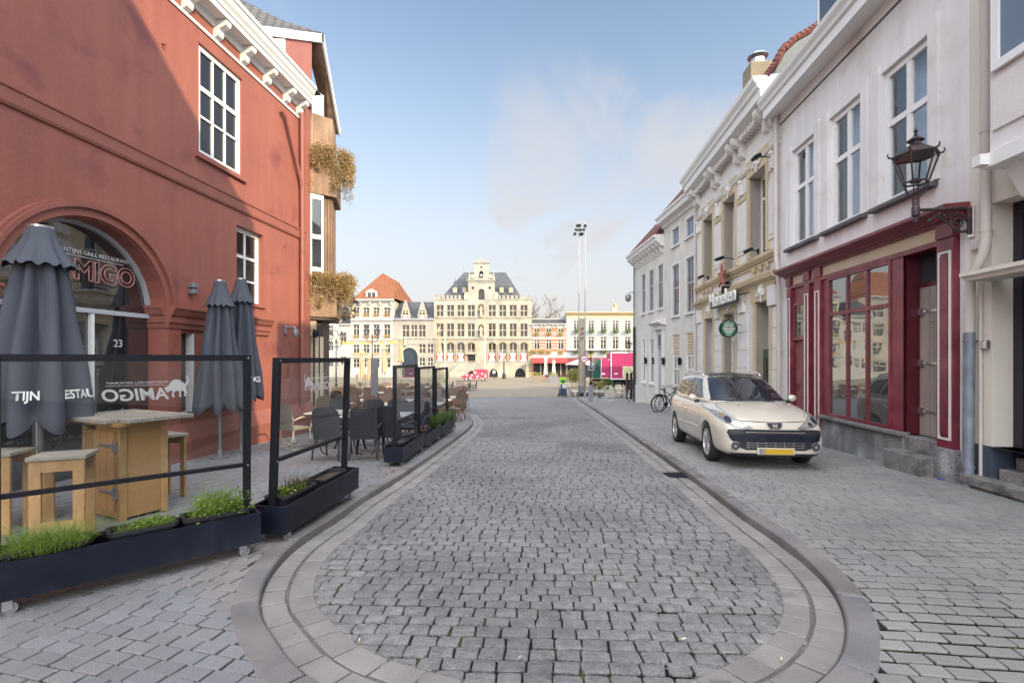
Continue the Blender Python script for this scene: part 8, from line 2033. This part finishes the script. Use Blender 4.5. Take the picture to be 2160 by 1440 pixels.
# people
M['skin'] = flat('skin', (.45,.27,.19), .6)
def person(lab, loc, rz, joints, bones, radii, m, parts, scale=1.):
    T = thing('person', lab, 'person', loc, rz)
    me = bpy.data.meshes.new('figure'); names = list(joints); me.from_pydata([joints[k] for k in names], [(names.index(a), names.index(b)) for a, b in bones], []); o = bpy.data.objects.new('figure', me); COL.objects.link(o)
    sk = o.modifiers.new('k', 'SKIN')
    for i, k in enumerate(names): me.skin_vertices[0].data[i].radius = radii[k] if isinstance(radii[k], tuple) else (radii[k],)*2
    me.skin_vertices[0].data[names.index('hip')].use_root = True
    baked(o, [subsurf(1)]); o.name = 'body'; o.data.name = 'body'; o.data.shade_smooth(); o.data.materials.clear()
    for q in m: o.data.materials.append(q[0])
    for pgn in o.data.polygons:
        c = pgn.center
        for i, q in enumerate(m):
            if q[1](c): pgn.material_index = i; break
    o.parent = T
    mb = MB(); h = joints['head']; mb.ball((h[0], h[1]+.015, h[2]+.03), .115, 12, 8, (.85,1,1)); mb.build('hair', parts, T, smooth=True)
    return T
def std(lean=0., step=0., arms=(0,0)):
    J = {'hip':(0,0,.94),'waist':(0,-lean*.4,1.12),'chest':(0,-lean,1.36),'neck':(0,-lean*1.05,1.50),'head':(0,-lean*1.1-.02,1.64),'top':(0,-lean*1.1,1.74)}
    B = [('hip','waist'),('waist','chest'),('chest','neck'),('neck','head'),('head','top')]; Rr = {'hip':(.16,.11),'waist':(.14,.10),'chest':(.17,.115),'neck':.055,'head':(.085,.10),'top':.06}
    for s_, n_ in ((-1,'l'),(1,'r')):
        st_ = step*s_; a = arms[0 if s_ < 0 else 1]
        J.update({'hipj'+n_:(s_*.10,0,.88),'knee'+n_:(s_*.11,st_*.5-.03,.49),'ank'+n_:(s_*.11,st_,.09),'toe'+n_:(s_*.12,st_-.17,.035),'sh'+n_:(s_*.19,-lean,1.42),'elb'+n_:(s_*.25,-lean+.03-a*.5,1.14),'wri'+n_:(s_*.23,-lean-.08-a,.93+a*.35),'han'+n_:(s_*.22,-lean-.12-a*1.15,.86+a*.38)})
        B += [('hip','hipj'+n_),('hipj'+n_,'knee'+n_),('knee'+n_,'ank'+n_),('ank'+n_,'toe'+n_),('chest','sh'+n_),('sh'+n_,'elb'+n_),('elb'+n_,'wri'+n_),('wri'+n_,'han'+n_)]
        Rr.update({'hipj'+n_:.10,'knee'+n_:.065,'ank'+n_:.045,'toe'+n_:.035,'sh'+n_:.07,'elb'+n_:.05,'wri'+n_:.036,'han'+n_:(.045,.025)})
    return J, B, Rr
J, B_, Rr = std(0, .22)
person('person in a pale shirt and dark trousers walking past the town hall gate', ((1042-1080)*88/F, 88, g(88)), R(20), J, B_, Rr, [(flat('dark trousers', (.03,.03,.04)), lambda c: c.z < .98), (M['skin'], lambda c: c.z > 1.53 or (abs(c.x) > .2 and c.z < .96)), (flat('pale blue shirt', (.45,.48,.52)), lambda c: True)], flat('dark hair', (.05,.03,.02)))
J, B_, Rr = std(.14, .10, (.22,.22))
hv = flat('fluorescent green jacket', (.28,.60,.05), .6); nv = flat('navy cloth', (.02,.03,.07), .8)
pr = person('person in a fluorescent green and navy jacket leaning over a hand cart', ((1187-1080)*38.5/F, 38.5, g(38.5)), R(10), J, B_, Rr, [(M['skin'], lambda c: c.z > 1.53), (nv, lambda c: c.z < .98 or 1.16 < c.z < 1.25), (hv, lambda c: True)], flat('brown hair', (.10,.05,.03)))
mb = MB(); mb.box(-.14,.12,-.42,-.30,.70,1.0); mb.build('letter_bundle', flat('white papers', (.6,.62,.68), .6), pr)
T = thing('hand_cart', 'small dark two-wheeled hand cart in front of the person in the green jacket', 'cart', ((1187-1080)*38.5/F-.05, 38.0, g(38)), R(10))
mb = MB(); mb.bbox(-.26,.26,-.18,.18,.12,.62,.02); mb.build('bag', flat('dark blue bag', (.03,.05,.09), .7), T)
mb = MB(); mb.tube([(-.22,.2,.15),(-.22,.22,1.0),(.22,.22,1.0),(.22,.2,.15)], .015, 6); mb.build('handle', M['grey_metal'], T)
for x in (-.3,.3): mb = MB(); mb.cyl((x-.02,.1,.14),(x+.02,.1,.14), .14, n=16); mb.build('wheel', M['tyre'], T)

# small things on the ground
p = gnd(1402, 1003, 0); T = thing('drain_grate', 'rectangular cast iron drain grate in the gutter on the right', 'drain', (*at_s(float(np.interp(0, [0,1],[0,1])) , 0), 0), 0)
i_ = int(np.argmin(np.linalg.norm(CURVE - np.array([p.x, p.y]), axis=1))); q = at_s(SARC[i_], .20); T.location = (q[0]+.0, q[1], g(q[1])+.010); T.rotation_euler = (-math.atan(.034), 0, math.atan2(tan[i_][1], tan[i_][0]))
mb = MB(); mb.box(-.21,.21,-.17,.17,-.02,.002); mb.build('frame', M['iron'], T); mb = MB()
for k in range(9): mb.box(-.18+k*.042, -.16+k*.042, -.14,.14,.002,.010)
mb.build('bars', M['black'], T)
p = gnd(1985, 1008); T = thing('litter', 'flat blue plastic scrap lying by the stone steps', 'litter', (p.x-.05, p.y-.1, p.z+.004), R(8)); T['category'] = 'litter'
mb = MB(); mb.bbox(-.065,.065,-.035,.035,0,.012,.003); mb.build('scrap', flat('blue plastic', (.02,.08,.42), .4), T)
for i, (x, y, lab) in enumerate(((1438,1352,'cigarette end on the setts in the middle right'),(1648,1397,'cigarette end on the gutter stones at the lower right'),(757,1357,'cigarette end on the gutter stones at the lower left'),(1500,1062,'cigarette end lying at the foot of the right kerb'))):
    X, Y = unproj(x, y); T = thing('cigarette_end', lab, 'litter', (X, Y, g(Y)+.012), R(40*i+20), 'cigarette ends'); mb = MB(); mb.cyl((0,0,.004),(.028,0,.004), .004, n=8); mb.build('paper', M['white'], T); mb = MB(); mb.cyl((-.02,0,.004),(0,0,.004), .004, n=8); mb.build('filter', M['brown_stone'], T)

# specks, leaf bits and gum spots scattered over the paving
mb = MB(); rr2 = random.Random(77)
for k in range(520):
    y = rr2.uniform(2.4, 12); x = rr2.uniform(-.95, .95)*y; 
    if x > 6.1+.086*y or x < -6.4+.098*y: continue
    i_ = inpoly(KP, [x], [y])[0]; z = (g(y)+.006) if i_ else (gp(y)+.003); q = rr2.uniform(.003,.011)*(1 if rr2.random() < .93 else 2.2); a = rr2.uniform(0,3)
    mb.add([(x+q*math.cos(a+j*PI/2)*(1 if j % 2 else .5), y+q*math.sin(a+j*PI/2)*(1 if j % 2 else .5), z+rr2.uniform(0,.003)) for j in range(4)], [(0,1,2,3)])
tag(mb.build('paving_litter', leafmat('litter specks', (.46,.44,.40), (.20,.14,.07)), fix=False), label='tiny leaf bits and pale specks scattered over the paving', cat='litter', kind='stuff')
